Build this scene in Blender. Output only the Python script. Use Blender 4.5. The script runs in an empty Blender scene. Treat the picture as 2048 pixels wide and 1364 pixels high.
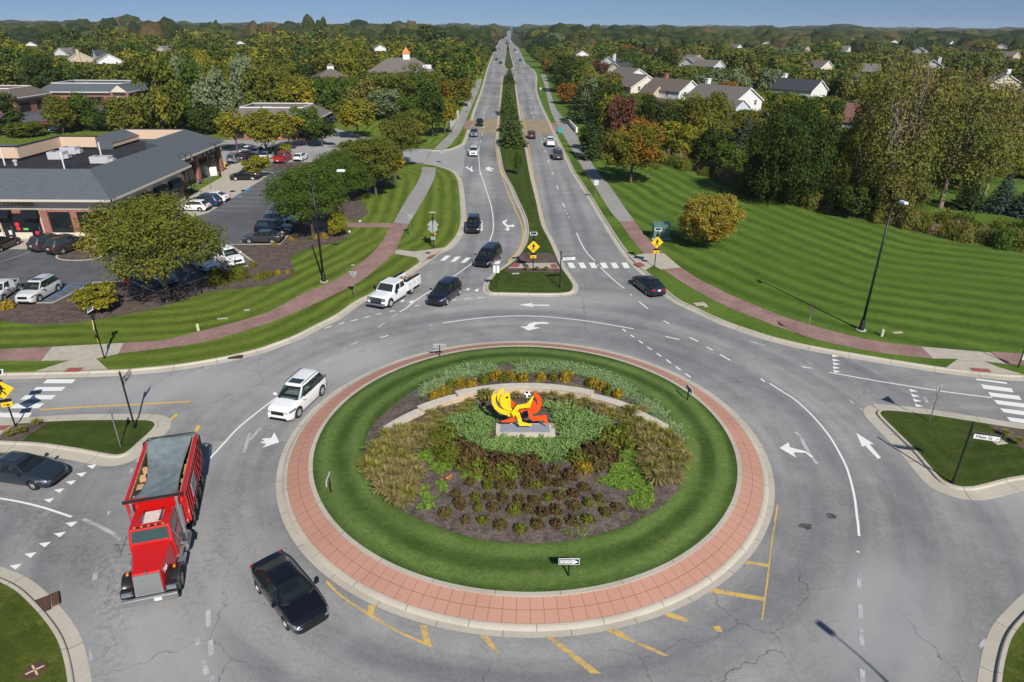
import bpy, bmesh, math, random
import numpy as np
from mathutils import Vector, Matrix
from mathutils.geometry import tessellate_polygon
D = bpy.data
SC = bpy.context.scene
COL = SC.collection
PI = math.pi
R = math.radians
random.seed(7)
# ------------------------------------------------------------------ camera
CAMH = 24.0
PITCH = R(25.296)
ROLL = R(0.256)
FPX = 1337.4
cam_d = D.cameras.new("camera")
cam_d.sensor_width = 36.0
cam_d.lens = FPX / 2048 * 36.0
cam_d.clip_start = 0.5
cam_d.clip_end = 12000
cam = D.objects.new("camera", cam_d)
COL.objects.link(cam)
_F = Vector((0, math.cos(PITCH), -math.sin(PITCH)))
_U0 = Vector((0, math.sin(PITCH), math.cos(PITCH)))
_R0 = Vector((1, 0, 0))
_R = _R0 * math.cos(ROLL) + _U0 * math.sin(ROLL)
_U = -_R0 * math.sin(ROLL) + _U0 * math.cos(ROLL)
mw = Matrix(((_R.x, _U.x, -_F.x, 0), (_R.y, _U.y, -_F.y, 0), (_R.z, _U.z, -_F.z, CAMH), (0, 0, 0, 1)))
cam.matrix_world = mw
SC.camera = cam
# ------------------------------------------------------------------ light
SUN_EL = R(39.0)
SHADOW_AZ = R(-20.5)           # direction shadows fall, from +Y clockwise
sdir = Vector((-math.sin(SHADOW_AZ) * math.cos(SUN_EL), -math.cos(SHADOW_AZ) * math.cos(SUN_EL), math.sin(SUN_EL)))
sl = D.lights.new("sun", 'SUN')
sl.energy = 4.5
sl.angle = R(0.5)
sl.color = (1.0, 0.95, 0.87)
so = D.objects.new("sun", sl)
COL.objects.link(so)
so.rotation_euler = (-sdir).to_track_quat('-Z', 'Y').to_euler()
so.location = (20, -60, 80)
W = D.worlds.new("World")
SC.world = W
W.use_nodes = True
wn = W.node_tree
sky = wn.nodes.new("ShaderNodeTexSky")
sky.sky_type = 'NISHITA'
sky.sun_disc = False
sky.sun_elevation = SUN_EL
sky.sun_rotation = math.atan2(sdir.x, sdir.y)
sky.altitude = 0
sky.air_density = 1.0
sky.dust_density = 0.0
sky.ozone_density = 2.0
tc = wn.nodes.new("ShaderNodeTexCoord")
va = wn.nodes.new("ShaderNodeVectorMath"); va.operation = 'MULTIPLY_ADD'
va.inputs[1].default_value = (1, 1, .85); va.inputs[2].default_value = (0, 0, .22)
vn = wn.nodes.new("ShaderNodeVectorMath"); vn.operation = 'NORMALIZE'
wn.links.new(tc.outputs['Generated'], va.inputs[0]); wn.links.new(va.outputs[0], vn.inputs[0]); wn.links.new(vn.outputs[0], sky.inputs['Vector'])
bg = wn.nodes["Background"]
wn.links.new(sky.outputs[0], bg.inputs[0])
bg.inputs[1].default_value = 0.072
SC.view_settings.view_transform = 'Standard'
SC.view_settings.look = 'None'
SC.view_settings.exposure = 0.30
SC.view_settings.gamma = 1.0
SC.view_settings.use_curve_mapping = False
# ------------------------------------------------------------------ helpers
def ray(px, py):
 return _F + _R * ((px - 1024) / FPX) + _U * ((682 - py) / FPX)
def G(px, py, z=0.0):
 """photo position of a point on a level surface -> place in the world"""
 d = ray(px, py)
 t = (CAMH - z) / -d.z
 return Vector((d.x * t, d.y * t, z))
def height_at(base, px, py):
 """height of the point seen above ground point base"""
 d = ray(px, py)
 t = base.y / d.y
 return CAMH + d.z * t
def K(ox, oy, s, pts):
 return [(ox + x / s, oy + y / s) for x, y in pts]
def GL(pts, z=0.0):
 return [G(x, y, z) for x, y in pts]
def tag(o, label=None, cat=None, group=None, kind=None):
 if label: o['label'] = label
 if cat: o['category'] = cat
 if group: o['group'] = group
 if kind: o['kind'] = kind
 return o
def empty(name, loc=(0, 0, 0), rz=0.0, label=None, cat=None, group=None):
 o = D.objects.new(name, None)
 o.empty_display_size = 0.3
 COL.objects.link(o)
 o.location = loc
 o.rotation_euler = (0, 0, rz)
 return tag(o, label, cat, group)
def copy_tree(o, parent=None):
 c = o.copy()
 COL.objects.link(c)
 c.parent = parent
 for ch in list(o.children):
  copy_tree(ch, c)
 return c
def catmull(pts, n=6, closed=False):
 pts = [Vector(p) for p in pts]
 out = []
 m = len(pts)
 rng = m if closed else m - 1
 for i in range(rng):
  p0 = pts[(i - 1) % m] if (closed or i > 0) else pts[i] * 2 - pts[i + 1]
  p1 = pts[i]
  p2 = pts[(i + 1) % m]
  p3 = pts[(i + 2) % m] if (closed or i + 2 < m) else p2 * 2 - p1
  L = (p2 - p1).length
  t1 = (p2 - p0)
  t2 = (p3 - p1)
  if t1.length > 1e-6: t1 = t1.normalized() * min(L, t1.length * .5)
  if t2.length > 1e-6: t2 = t2.normalized() * min(L, t2.length * .5)
  for k in range(n):
   t = k / n
   h00 = 2*t**3 - 3*t**2 + 1; h10 = t**3 - 2*t**2 + t
   h01 = -2*t**3 + 3*t**2; h11 = t**3 - t**2
   out.append(p1 * h00 + t1 * h10 + p2 * h01 + t2 * h11)
 if not closed:
  out.append(pts[-1])
 return out
class MB:
 """collects faces, links them as one mesh"""
 def __init__(s):
  s.v = []; s.f = []; s.m = []
 def add(s, vs, fs, mi=0):
  b = len(s.v)
  s.v.extend([tuple(v) for v in vs])
  for f in fs:
   s.f.append(tuple(b + i for i in f)); s.m.append(mi)
  return s
 def box(s, c, size, rz=0.0, mi=0, taper=1.0):
  x, y, z = size[0] / 2, size[1] / 2, size[2] / 2
  vs = []
  for k in (-1, 1):
   t = taper if k > 0 else 1.0
   for a, b in ((-1, -1), (1, -1), (1, 1), (-1, 1)):
    px, py = a * x * t, b * y * t
    vs.append((c[0] + px * math.cos(rz) - py * math.sin(rz), c[1] + px * math.sin(rz) + py * math.cos(rz), c[2] + k * z))
  return s.add(vs, [(3, 2, 1, 0), (4, 5, 6, 7), (0, 1, 5, 4), (1, 2, 6, 5), (2, 3, 7, 6), (3, 0, 4, 7)], mi)
 def hull8(s, vs, mi=0):
  return s.add(vs, [(3, 2, 1, 0), (4, 5, 6, 7), (0, 1, 5, 4), (1, 2, 6, 5), (2, 3, 7, 6), (3, 0, 4, 7)], mi)
 def prism(s, poly, z0, z1, mi=0, mtop=None):
  """poly: list of (x,y) counter-clockwise"""
  n = len(poly)
  vs = [(p[0], p[1], z0) for p in poly] + [(p[0], p[1], z1) for p in poly]
  s.add(vs, [(i, (i + 1) % n, n + (i + 1) % n, n + i) for i in range(n)], mi)
  tris = tessellate_polygon([[Vector((p[0], p[1], 0)) for p in poly]])
  fs = []
  for t in tris:
   a, b, c = (Vector((poly[i][0], poly[i][1])) for i in t)
   if (b - a).cross(c - a) < 0: t = (t[0], t[2], t[1])
   fs.append(tuple(t))
  s.add([(p[0], p[1], z1) for p in poly], fs, mi if mtop is None else mtop)
  s.add([(p[0], p[1], z0) for p in poly], [f[::-1] for f in fs], mi)
  return s
 def extr(s, poly2, org, u, v, n, th, mi=0):
  """flat outline poly2 in plane (u,v) at org, thickness th along n"""
  org, u, v, n = Vector(org), Vector(u), Vector(v), Vector(n)
  k = len(poly2)
  A = [org + u * p[0] + v * p[1] - n * th / 2 for p in poly2]
  B = [a + n * th for a in A]
  tris = tessellate_polygon([[Vector((p[0], p[1], 0)) for p in poly2]])
  fs = []
  for t in tris:
   a, b, c = (Vector(poly2[i]) for i in t)
   if (b - a).cross(c - a) < 0: t = (t[0], t[2], t[1])
   fs.append(tuple(t))
  area = sum(poly2[i][0] * poly2[(i + 1) % k][1] - poly2[(i + 1) % k][0] * poly2[i][1] for i in range(k))
  flip = (u.cross(v).dot(n) < 0)
  top = fs if not flip else [f[::-1] for f in fs]
  s.add(B, top, mi)
  s.add(A, [f[::-1] for f in top], mi)
  side = [(i, (i + 1) % k, k + (i + 1) % k, k + i) for i in range(k)]
  if (area < 0) != flip: side = [f[::-1] for f in side]
  return s.add(A + B, side, mi)
 def tube(s, pts, rad, n=10, mi=0, cap=True):
  pts = [Vector(p) for p in pts]
  rad = list(rad) if hasattr(rad, '__len__') else [rad] * len(pts)
  vs = []
  up = Vector((0, 0, 1))
  px = None
  for i, p in enumerate(pts):
   d = (pts[min(i + 1, len(pts) - 1)] - pts[max(i - 1, 0)]).normalized()
   if px is None:
    px = d.cross(up)
    if px.length < .05: px = d.cross(Vector((0, 1, 0)))
   px = (px - d * px.dot(d)).normalized()
   py = d.cross(px).normalized()
   for k in range(n):
    a = 2 * PI * k / n
    vs.append(p + (px * math.cos(a) + py * math.sin(a)) * rad[i])
  fs = []
  for i in range(len(pts) - 1):
   for k in range(n):
    fs.append((i * n + k, i * n + (k + 1) % n, (i + 1) * n + (k + 1) % n, (i + 1) * n + k))
  if cap:
   fs.append(tuple(range(n))[::-1]); fs.append(tuple((len(pts) - 1) * n + k for k in range(n)))
  return s.add(vs, fs, mi)
 def cyl(s, a, b, r, n=12, mi=0):
  return s.tube([a, b], r, n, mi)
 def lathe(s, prof, c, axis='Z', n=24, mi=0):
  vs = []
  for r_, h in prof:
   for k in range(n):
    a = 2 * PI * k / n
    if axis == 'Z': vs.append((c[0] + r_ * math.cos(a), c[1] + r_ * math.sin(a), c[2] + h))
    else: vs.append((c[0] + r_ * math.cos(a), c[1] + h, c[2] + r_ * math.sin(a)))
  fs = []
  for i in range(len(prof) - 1):
   for k in range(n):
    fs.append((i * n + k, i * n + (k + 1) % n, (i + 1) * n + (k + 1) % n, (i + 1) * n + k))
  return s.add(vs, fs, mi)
 def grid(s, P, mi=0, close=False):
  """P[i][j] points"""
  a, b = len(P), len(P[0])
  vs = [p for row in P for p in row]
  fs = []
  for i in range(a - 1):
   for j in range(b - 1):
    fs.append((i * b + j, (i + 1) * b + j, (i + 1) * b + j + 1, i * b + j + 1))
  return s.add(vs, fs, mi)
 def build(s, name, mats, parent=None, smooth=False, angle=None, loc=None, rz=0.0, objlink=False, fixn=False):
  me = D.meshes.new(name)
  me.from_pydata(s.v, [], s.f)
  if not isinstance(mats, (list, tuple)): mats = [mats]
  for m in mats: me.materials.append(m)
  if any(s.m): me.polygons.foreach_set('material_index', s.m)
  if fixn:
   bm = bmesh.new(); bm.from_mesh(me)
   bmesh.ops.remove_doubles(bm, verts=bm.verts, dist=1e-4)
   bmesh.ops.recalc_face_normals(bm, faces=bm.faces)
   bm.to_mesh(me); bm.free()
  if smooth:
   me.polygons.foreach_set('use_smooth', [True] * len(me.polygons))
   if angle:
    me.update()
    try: me.set_sharp_from_angle(angle=R(angle))
    except Exception: pass
  me.update()
  o = D.objects.new(name, me)
  COL.objects.link(o)
  if parent: o.parent = parent
  if loc is not None: o.location = loc
  if rz: o.rotation_euler = (0, 0, rz)
  return o
# ------------------------------------------------------------------ materials
MATS = {}
class NT:
 def __init__(s, name):
  s.m = D.materials.new(name); s.m.use_nodes = True
  s.t = s.m.node_tree; s.n = s.t.nodes; s.b = s.n["Principled BSDF"]
  s.co = s.n.new("ShaderNodeTexCoord").outputs['Object']
 def k(s, a, b): s.t.links.new(a, b)
 def noise(s, scale, detail=4, rough=.6, vec=None, dist=0.0):
  n = s.n.new("ShaderNodeTexNoise")
  n.inputs['Scale'].default_value = scale; n.inputs['Detail'].default_value = detail
  n.inputs['Roughness'].default_value = rough; n.inputs['Distortion'].default_value = dist
  s.k(vec or s.co, n.inputs['Vector'])
  return n.outputs[0]
 def math(s, op, a, b=None, c=None):
  n = s.n.new("ShaderNodeMath"); n.operation = op
  for i, x in enumerate((a, b, c)):
   if x is None: continue
   if isinstance(x, (int, float)): n.inputs[i].default_value = x
   else: s.k(x, n.inputs[i])
  return n.outputs[0]
 def ramp(s, val, lo, hi, a=0.0, b=1.0):
  n = s.n.new("ShaderNodeMapRange")
  n.inputs['From Min'].default_value = lo; n.inputs['From Max'].default_value = hi
  n.inputs['To Min'].default_value = a; n.inputs['To Max'].default_value = b
  s.k(val, n.inputs['Value'])
  return n.outputs[0]
 def mix(s, fac, a, b, mode='MIX'):
  n = s.n.new("ShaderNodeMix"); n.data_type = 'RGBA'; n.blend_type = mode
  for i, x in ((0, fac), (6, a), (7, b)):
   if isinstance(x, (int, float)): n.inputs[i].default_value = x
   elif isinstance(x, tuple): n.inputs[i].default_value = (*x, 1)
   else: s.k(x, n.inputs[i])
  return n.outputs[2]
 def attr(s, name):
  n = s.n.new("ShaderNodeAttribute"); n.attribute_name = name
  return n.outputs['Fac']
 def bump(s, h, dist=.02, strength=.5):
  n = s.n.new("ShaderNodeBump"); n.inputs['Distance'].default_value = dist; n.inputs['Strength'].default_value = strength
  s.k(h, n.inputs['Height']); s.k(n.outputs[0], s.b.inputs['Normal'])
 def mapping(s, scale=(1, 1, 1), rz=0.0, vec=None):
  n = s.n.new("ShaderNodeMapping"); n.inputs['Scale'].default_value = scale; n.inputs['Rotation'].default_value = (0, 0, rz)
  s.k(vec or s.co, n.inputs[0]); return n.outputs[0]
 def out(s, col, rough=.8, spec=.3):
  if isinstance(col, tuple): s.b.inputs['Base Color'].default_value = (*col, 1)
  else: s.k(col, s.b.inputs['Base Color'])
  if isinstance(rough, (int, float)): s.b.inputs['Roughness'].default_value = rough
  else: s.k(rough, s.b.inputs['Roughness'])
  s.b.inputs['Specular IOR Level'].default_value = spec
  return s.m
def plain(name, col, rough=.6, metal=0.0, spec=.4, coat=0.0, var=.0, vs=3.0, emit=None):
 if name in MATS: return MATS[name]
 t = NT(name)
 if var:
  n = t.noise(vs, 5, .65)
  c = t.mix(t.ramp(n, .3, .7), tuple(x * (1 - var) for x in col), tuple(min(1, x * (1 + var)) for x in col))
 else: c = tuple(col)
 m = t.out(c, rough, spec)
 t.b.inputs['Metallic'].default_value = metal
 t.b.inputs['Coat Weight'].default_value = coat
 t.b.inputs['Coat Roughness'].default_value = .04
 MATS[name] = m
 return m
def sRGB(r_, g_, b_):
 f = lambda x: ((x / 255 + .055) / 1.055) ** 2.4 if x > 10 else x / 255 / 12.92
 return (f(r_), f(g_), f(b_))
def m_asphalt(name, c1, c2, crack=1.0, wear=False):
 t = NT(name)
 pol = None
 if wear:
  sx = t.n.new("ShaderNodeSeparateXYZ"); t.k(t.co, sx.inputs[0])
  dx = t.math('SUBTRACT', sx.outputs[0], .8); dy = t.math('SUBTRACT', sx.outputs[1], 35.7)
  rr = t.math('SQRT', t.math('ADD', t.math('MULTIPLY', dx, dx), t.math('MULTIPLY', dy, dy)))
  th = t.math('ARCTAN2', dy, dx)
  cx = t.n.new("ShaderNodeCombineXYZ"); t.k(rr, cx.inputs[0]); t.k(t.math('MULTIPLY', th, 1.2), cx.inputs[1])
  n1 = t.noise(.55, 3, .5, cx.outputs[0]); n2 = t.noise(.5, 3, .5, t.mapping((1, .03, 1)))
  n3 = t.noise(.5, 3, .5, t.mapping((.03, 1, 1)))
  fy = t.ramp(sx.outputs[1], 60, 70)
  fx = t.ramp(t.math('ABSOLUTE', dx), 26, 34)
  def lerp(f, a, b): return t.math('ADD', a, t.math('MULTIPLY', f, t.math('SUBTRACT', b, a)))
  pol = lerp(fy, lerp(fx, n1, n3), n2)
 big = t.noise(.06, 4, .6)
 mid = t.noise(.6, 5, .65)
 fine = t.noise(5, 6, .8)
 grain = t.noise(15, 3, .85)
 v = t.math('ADD', t.math('MULTIPLY', big, .32), t.math('MULTIPLY', mid, .20))
 v = t.math('ADD', v, t.math('MULTIPLY', fine, .24))
 v = t.math('ADD', v, t.math('MULTIPLY', grain, .24))
 c = t.mix(t.ramp(v, .40, .60), c1, c2)
 if pol:
  c = t.mix(.8, c, t.mix(t.ramp(pol, .34, .66), (.72, .73, .75), (1.28, 1.26, 1.22)), 'MULTIPLY')
  for bx, by, sx_, sy_, rz in ((-27.5, 42, 9, 2.6, .35), (3, 60.2, 11, 2.2, 0), (30, 31, 6, 3.5, -.9), (-13, 47, 5, 2, .8), (17, 22, 5, 2.5, .9), (-16, 22, 4, 7, .3)):
   mp = t.n.new("ShaderNodeMapping"); mp.vector_type = 'TEXTURE'; mp.inputs['Location'].default_value = (bx, by, 0); mp.inputs['Rotation'].default_value = (0, 0, rz); mp.inputs['Scale'].default_value = (sx_, sy_, 1)
   t.k(t.co, mp.inputs[0]); ln = t.n.new("ShaderNodeVectorMath"); ln.operation = 'LENGTH'; t.k(mp.outputs[0], ln.inputs[0])
   f = t.ramp(t.math('ADD', ln.outputs['Value'], t.math('MULTIPLY', t.math('SUBTRACT', mid, .5), 1.6)), .5, 1.3, .55, 0)
   c = t.mix(f, c, tuple(x * 1.22 for x in c2))
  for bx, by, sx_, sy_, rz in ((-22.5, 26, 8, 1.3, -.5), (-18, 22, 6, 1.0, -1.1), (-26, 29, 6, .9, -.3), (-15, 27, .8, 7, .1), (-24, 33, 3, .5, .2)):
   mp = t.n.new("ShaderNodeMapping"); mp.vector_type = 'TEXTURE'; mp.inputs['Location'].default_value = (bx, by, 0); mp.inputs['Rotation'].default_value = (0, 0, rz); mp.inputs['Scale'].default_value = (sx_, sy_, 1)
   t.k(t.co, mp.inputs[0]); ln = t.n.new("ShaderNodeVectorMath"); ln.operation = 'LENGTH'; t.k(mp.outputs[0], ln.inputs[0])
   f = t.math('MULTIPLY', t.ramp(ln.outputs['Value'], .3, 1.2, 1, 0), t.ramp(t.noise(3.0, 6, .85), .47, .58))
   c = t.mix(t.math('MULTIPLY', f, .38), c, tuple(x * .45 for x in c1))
 sp = t.ramp(t.noise(2.2, 6, .8), .68, .78)
 c = t.mix(t.math('MULTIPLY', sp, .35), c, tuple(x * .45 for x in c1))
 if crack:
  nv = t.n.new("ShaderNodeTexNoise"); nv.inputs['Scale'].default_value = .9; nv.inputs['Detail'].default_value = 5
  t.k(t.co, nv.inputs['Vector'])
  va = t.n.new("ShaderNodeVectorMath"); va.operation = 'MULTIPLY_ADD'
  va.inputs[1].default_value = (1.3, 1.3, 0); t.k(nv.outputs['Color'], va.inputs[0]); t.k(t.co, va.inputs[2])
  lines = []
  for sc, w, lo, hi, ms in ((.13, .0016, .47, .53, .05), (.5, .0028, .57, .64, .11)):
   vo = t.n.new("ShaderNodeTexVoronoi"); vo.feature = 'DISTANCE_TO_EDGE'; vo.inputs['Scale'].default_value = sc
   t.k(va.outputs[0], vo.inputs['Vector'])
   l = t.ramp(vo.outputs['Distance'], w * .4, w * 1.6, 1, 0)
   lines.append(t.math('MULTIPLY', l, t.ramp(t.noise(ms, 2), lo, hi)))
  l = t.math('MAXIMUM', lines[0], lines[1])
  c = t.mix(t.math('MULTIPLY', l, .6 * crack), c, tuple(x * .25 for x in c1))
 t.bump(fine, .01, .35)
 return t.out(c, .82, .25)
def m_lawn(name, base, light, dark, period=2.7, amp=.55, attr='d', dry=.35, yellow=(.16, .15, .035)):
 base, light, dark, yellow = [tuple(x * k for x in q) for q, k in ((base, 1.3), (light, 1.4), (dark, 1.25), (yellow, 1.3))]
 t = NT(name)
 d = t.attr(attr)
 wob = t.math('MULTIPLY', t.noise(.12, 3), period * .55)
 ph = t.math('MULTIPLY', t.math('ADD', d, wob), 2 * PI / period)
 s = t.math('SINE', ph)
 s = t.ramp(t.math('MULTIPLY', s, t.ramp(t.noise(.16, 3), .3, .7, .15, 1.15)), -.55, .55)
 s = t.math('ADD', t.math('MULTIPLY', s, amp), t.math('MULTIPLY', t.ramp(t.noise(.25, 5, .7), .3, .7), 1 - amp))
 c = t.mix(s, dark, light)
 c = t.mix(t.math('MULTIPLY', t.ramp(t.noise(.07, 4, .6), .4, .75), .6), c, base)
 tuft = t.ramp(t.noise(3.2, 6, .8), .34, .66)
 blade = t.ramp(t.noise(11, 4, .85), .34, .66)
 c = t.mix(t.math('MULTIPLY', t.math('ADD', tuft, blade), .45), c, tuple(x * .42 for x in dark), 'MIX') if False else \
  t.mix(.75, c, t.mix(t.math('MULTIPLY', t.math('ADD', tuft, blade), .5), (.42, .45, .34), (1.55, 1.5, 1.5)), 'MULTIPLY')
 dr = t.math('MULTIPLY', t.ramp(t.noise(.7, 6, .85), .55, .68), dry * 1.3)
 c = t.mix(dr, c, yellow)
 t.bump(t.math('ADD', tuft, blade), .05, .6)
 return t.out(c, .9, .12)
def m_ground(name, a, b, sc=1.5, fine=25, bumpd=.04, c3=None):
 t = NT(name)
 n = t.math('ADD', t.math('MULTIPLY', t.noise(sc, 6, .7), .5), t.math('MULTIPLY', t.noise(fine, 5, .8), .5))
 c = t.mix(t.ramp(n, .41, .60), a, b)
 if c3: c = t.mix(t.ramp(t.noise(fine * .7, 3, .9), .64, .7), c, c3)
 t.bump(t.noise(fine, 5, .8), bumpd, .8)
 return t.out(c, .9, .15)
def m_joint(name, base, alt, joint, gu, gv, w=.02, var=.5, dirt=.25, mscale=(1, 1)):
 """surface with thin joints on its uv (metres)"""
 t = NT(name)
 uv = t.n.new("ShaderNodeUVMap").outputs[0]
 sx = t.n.new("ShaderNodeSeparateXYZ"); t.k(uv, sx.inputs[0])
 def jl(o, g):
  f = t.math('FRACT', t.math('DIVIDE', o, g))
  f = t.math('MINIMUM', f, t.math('SUBTRACT', 1.0, f))
  return t.ramp(t.math('MULTIPLY', f, g), w * .5, w, 1, 0)
 j = jl(sx.outputs[0], gu)
 if gv: j = t.math('MAXIMUM', j, jl(sx.outputs[1], gv))
 n = t.math('ADD', t.math('MULTIPLY', t.noise(.35, 5, .65), .6), t.math('MULTIPLY', t.noise(8, 5, .75), .4))
 c = t.mix(t.ramp(n, .5 - .25 * var - .05, .5 + .25 * var), base, alt)
 c = t.mix(t.math('MULTIPLY', t.ramp(t.noise(1.1, 6, .8), .6, .75), dirt), c, tuple(x * .5 for x in base))
 c = t.mix(t.math('MULTIPLY', j, .8), c, joint)
 t.bump(t.noise(20, 4, .8), .006, .4)
 return t.out(c, .85, .25)
def m_brickwall(name, a, b, mortar, sc=1.0):
 t = NT(name)
 sx = t.n.new("ShaderNodeSeparateXYZ"); t.k(t.co, sx.inputs[0])
 cx = t.n.new("ShaderNodeCombineXYZ")
 t.k(t.math('ADD', sx.outputs[0], sx.outputs[1]), cx.inputs[0]); t.k(sx.outputs[2], cx.inputs[1])
 br = t.n.new("ShaderNodeTexBrick")
 br.inputs['Scale'].default_value = sc; br.inputs['Color1'].default_value = (*a, 1); br.inputs['Color2'].default_value = (*b, 1)
 br.inputs['Mortar'].default_value = (*mortar, 1); br.inputs['Brick Width'].default_value = .42; br.inputs['Row Height'].default_value = .14
 br.inputs['Mortar Size'].default_value = .012
 t.k(cx.outputs[0], br.inputs['Vector'])
 return t.out(br.outputs[0], .85, .2)
def m_shingle(name, a, b, axis='y'):
 t = NT(name)
 n = t.math('ADD', t.math('MULTIPLY', t.noise(1.6, 5, .7, t.mapping((1, 4, 4))), .5), t.math('MULTIPLY', t.noise(10, 4, .8, t.mapping((1, 2.5, 2.5))), .5))
 c = t.mix(t.ramp(n, .36, .64), a, b)
 sx = t.n.new("ShaderNodeSeparateXYZ"); t.k(t.co, sx.inputs[0])
 f = t.math('FRACT', t.math('MULTIPLY', sx.outputs[2], 7.0))
 c = t.mix(t.math('MULTIPLY', t.ramp(f, 0, .25, 1, 0), .35), c, tuple(x * .4 for x in a))
 return t.out(c, .9, .2)
def m_siding(name, a, gap=.18, vert=False, lines=.3):
 t = NT(name)
 sx = t.n.new("ShaderNodeSeparateXYZ"); t.k(t.co, sx.inputs[0])
 o = t.math('ADD', sx.outputs[0], sx.outputs[1]) if vert else sx.outputs[2]
 f = t.math('FRACT', t.math('DIVIDE', o, gap))
 c = t.mix(t.math('MULTIPLY', t.ramp(f, 0, .18, 1, 0), lines), a, tuple(x * .4 for x in a))
 c = t.mix(t.math('MULTIPLY', t.ramp(t.noise(.8, 4), .4, .7), .15), c, tuple(x * .7 for x in a))
 return t.out(c, .7, .25)
def m_leaf(name, a, b, c3=None, trans=.25):
 a, b, c3 = [None if q is None else (q[0] * 1.5, q[1] * 1.5, q[2] * 1.2) for q in (a, b, c3)]
 """a..b over clumps (mesh attribute v), c3 a rare third colour"""
 t = NT(name)
 v = t.attr('v')
 oi = t.n.new("ShaderNodeObjectInfo").outputs['Random']
 f = t.math('ADD', t.math('MULTIPLY', v, .75), t.math('MULTIPLY', oi, .25))
 c = t.mix(f, a, b)
 if c3:
  n = t.noise(.9, 2, .5)
  c = t.mix(t.ramp(n, .55, .68, 0, .85), c, c3)
 t.out(c, .75, .12)
 tr = t.n.new("ShaderNodeBsdfTranslucent"); t.k(c, tr.inputs['Color'])
 ms = t.n.new("ShaderNodeMixShader"); ms.inputs[0].default_value = trans
 outn = [n for n in t.n if n.type == 'OUTPUT_MATERIAL'][0]
 t.k(t.b.outputs[0], ms.inputs[1]); t.k(tr.outputs[0], ms.inputs[2]); t.k(ms.outputs[0], outn.inputs[0])
 return t.m
def m_stripey_paint(name, col, under, worn=.5, sc=14):
 t = NT(name)
 n = t.noise(sc, 6, .8)
 n2 = t.noise(1.2, 3, .6)
 f = t.ramp(t.math('ADD', t.math('MULTIPLY', n, .6), t.math('MULTIPLY', n2, .4)), .46 - .22 * (1 - worn) - .06, .58 - .22 * (1 - worn), 1, 0)
 c = t.mix(f, under, col) if False else t.mix(t.math('SUBTRACT', 1.0, f), under, col)
 return t.out(c, .7, .3)
ASPH_A, ASPH_B = (.148, .148, .152), (.305, .303, .302)
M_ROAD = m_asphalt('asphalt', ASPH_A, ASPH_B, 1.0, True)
M_LOT = m_asphalt('lot_asphalt', (.06, .062, .07), (.15, .15, .158), crack=.5)
M_PATHA = m_asphalt('path_asphalt', (.22, .21, .20), (.34, .33, .31), crack=0)
M_LIGHTC = m_asphalt('worn_road', (.26, .255, .25), (.37, .36, .35), crack=.6)
M_LAWN_NE = m_lawn('lawn_striped_field', (.056, .104, .015), (.094, .150, .023), (.036, .072, .009), 2.7, .6)
M_LAWN_NW = m_lawn('lawn_striped_strip', (.082, .122, .017), (.122, .165, .025), (.046, .078, .009), 1.9, .6)
M_LAWN_ISL = m_lawn('lawn_ring', (.052, .092, .017), (.110, .168, .046), (.026, .054, .008), 1.75, .68, dry=.3)
M_LAWN_SM = m_lawn('lawn_small', (.036, .056, .010), (.052, .076, .014), (.024, .040, .007), 1.2, .3, dry=.15)
M_LAWN_S = m_lawn('lawn_corner', (.055, .075, .011), (.080, .100, .016), (.034, .052, .008), 1.2, .2, dry=.5)
M_MULCH = m_ground('mulch', (.060, .044, .037), (.155, .120, .103), 1.5, 7, .06, (.34, .28, .23))
M_WOODFLOOR = m_ground('wood_floor', (.02, .028, .010), (.05, .06, .02), .2, 2)
M_SCRUB = m_ground('scrub_ground', (.06, .055, .022), (.13, .11, .055), .4, 5)
M_CONC = m_joint('concrete_kerb', (.36, .325, .265), (.48, .44, .37), (.12, .1, .08), 3.0, 0, .025)
M_CONCP = plain('concrete_slab', (.41, .37, .305), .85, var=.15, vs=2.0)
M_BRICKPATH = m_ground('brick_pavers', (.215, .128, .113), (.325, .21, .188), .5, 5, .01)
M_APRON = m_joint('pink_apron', (.385, .200, .145), (.46, .255, .19), (.17, .08, .06), .62, .63, .018, var=.7, dirt=.12)
M_TACT = plain('tactile_red', (.28, .085, .075), .8, var=.2, vs=6)
M_WHITE = m_stripey_paint('white_paint', (.72, .72, .70), (.2, .2, .205), .25)
M_WHITEW = m_stripey_paint('white_paint_worn', (.50, .50, .50), (.24, .24, .245), 1.0)
M_YEL = m_stripey_paint('yellow_paint', (.72, .42, .045), (.2, .2, .2), .2)
M_YELW = m_stripey_paint('yellow_paint_worn', (.62, .40, .09), (.22, .218, .21), .85, 5)
M_BLUEP = m_stripey_paint('blue_paint', (.05, .25, .5), (.08, .08, .09), .4)
M_BLACK = plain('black_metal', (.012, .013, .015), .4, .3)
M_GREYM = plain('galvanised', (.30, .32, .33), .45, .6)
M_TRUNK = plain('bark', (.10, .078, .058), .95, var=.3, vs=6)
M_TRUNKL = plain('bark_pale', (.22, .18, .13), .95, var=.3, vs=6)
M_STONE = plain('limestone', (.50, .455, .38), .85, var=.12, vs=1.4)
M_STONEW = plain('limestone_rough', (.52, .40, .28), .9, var=.22, vs=2.5)
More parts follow.
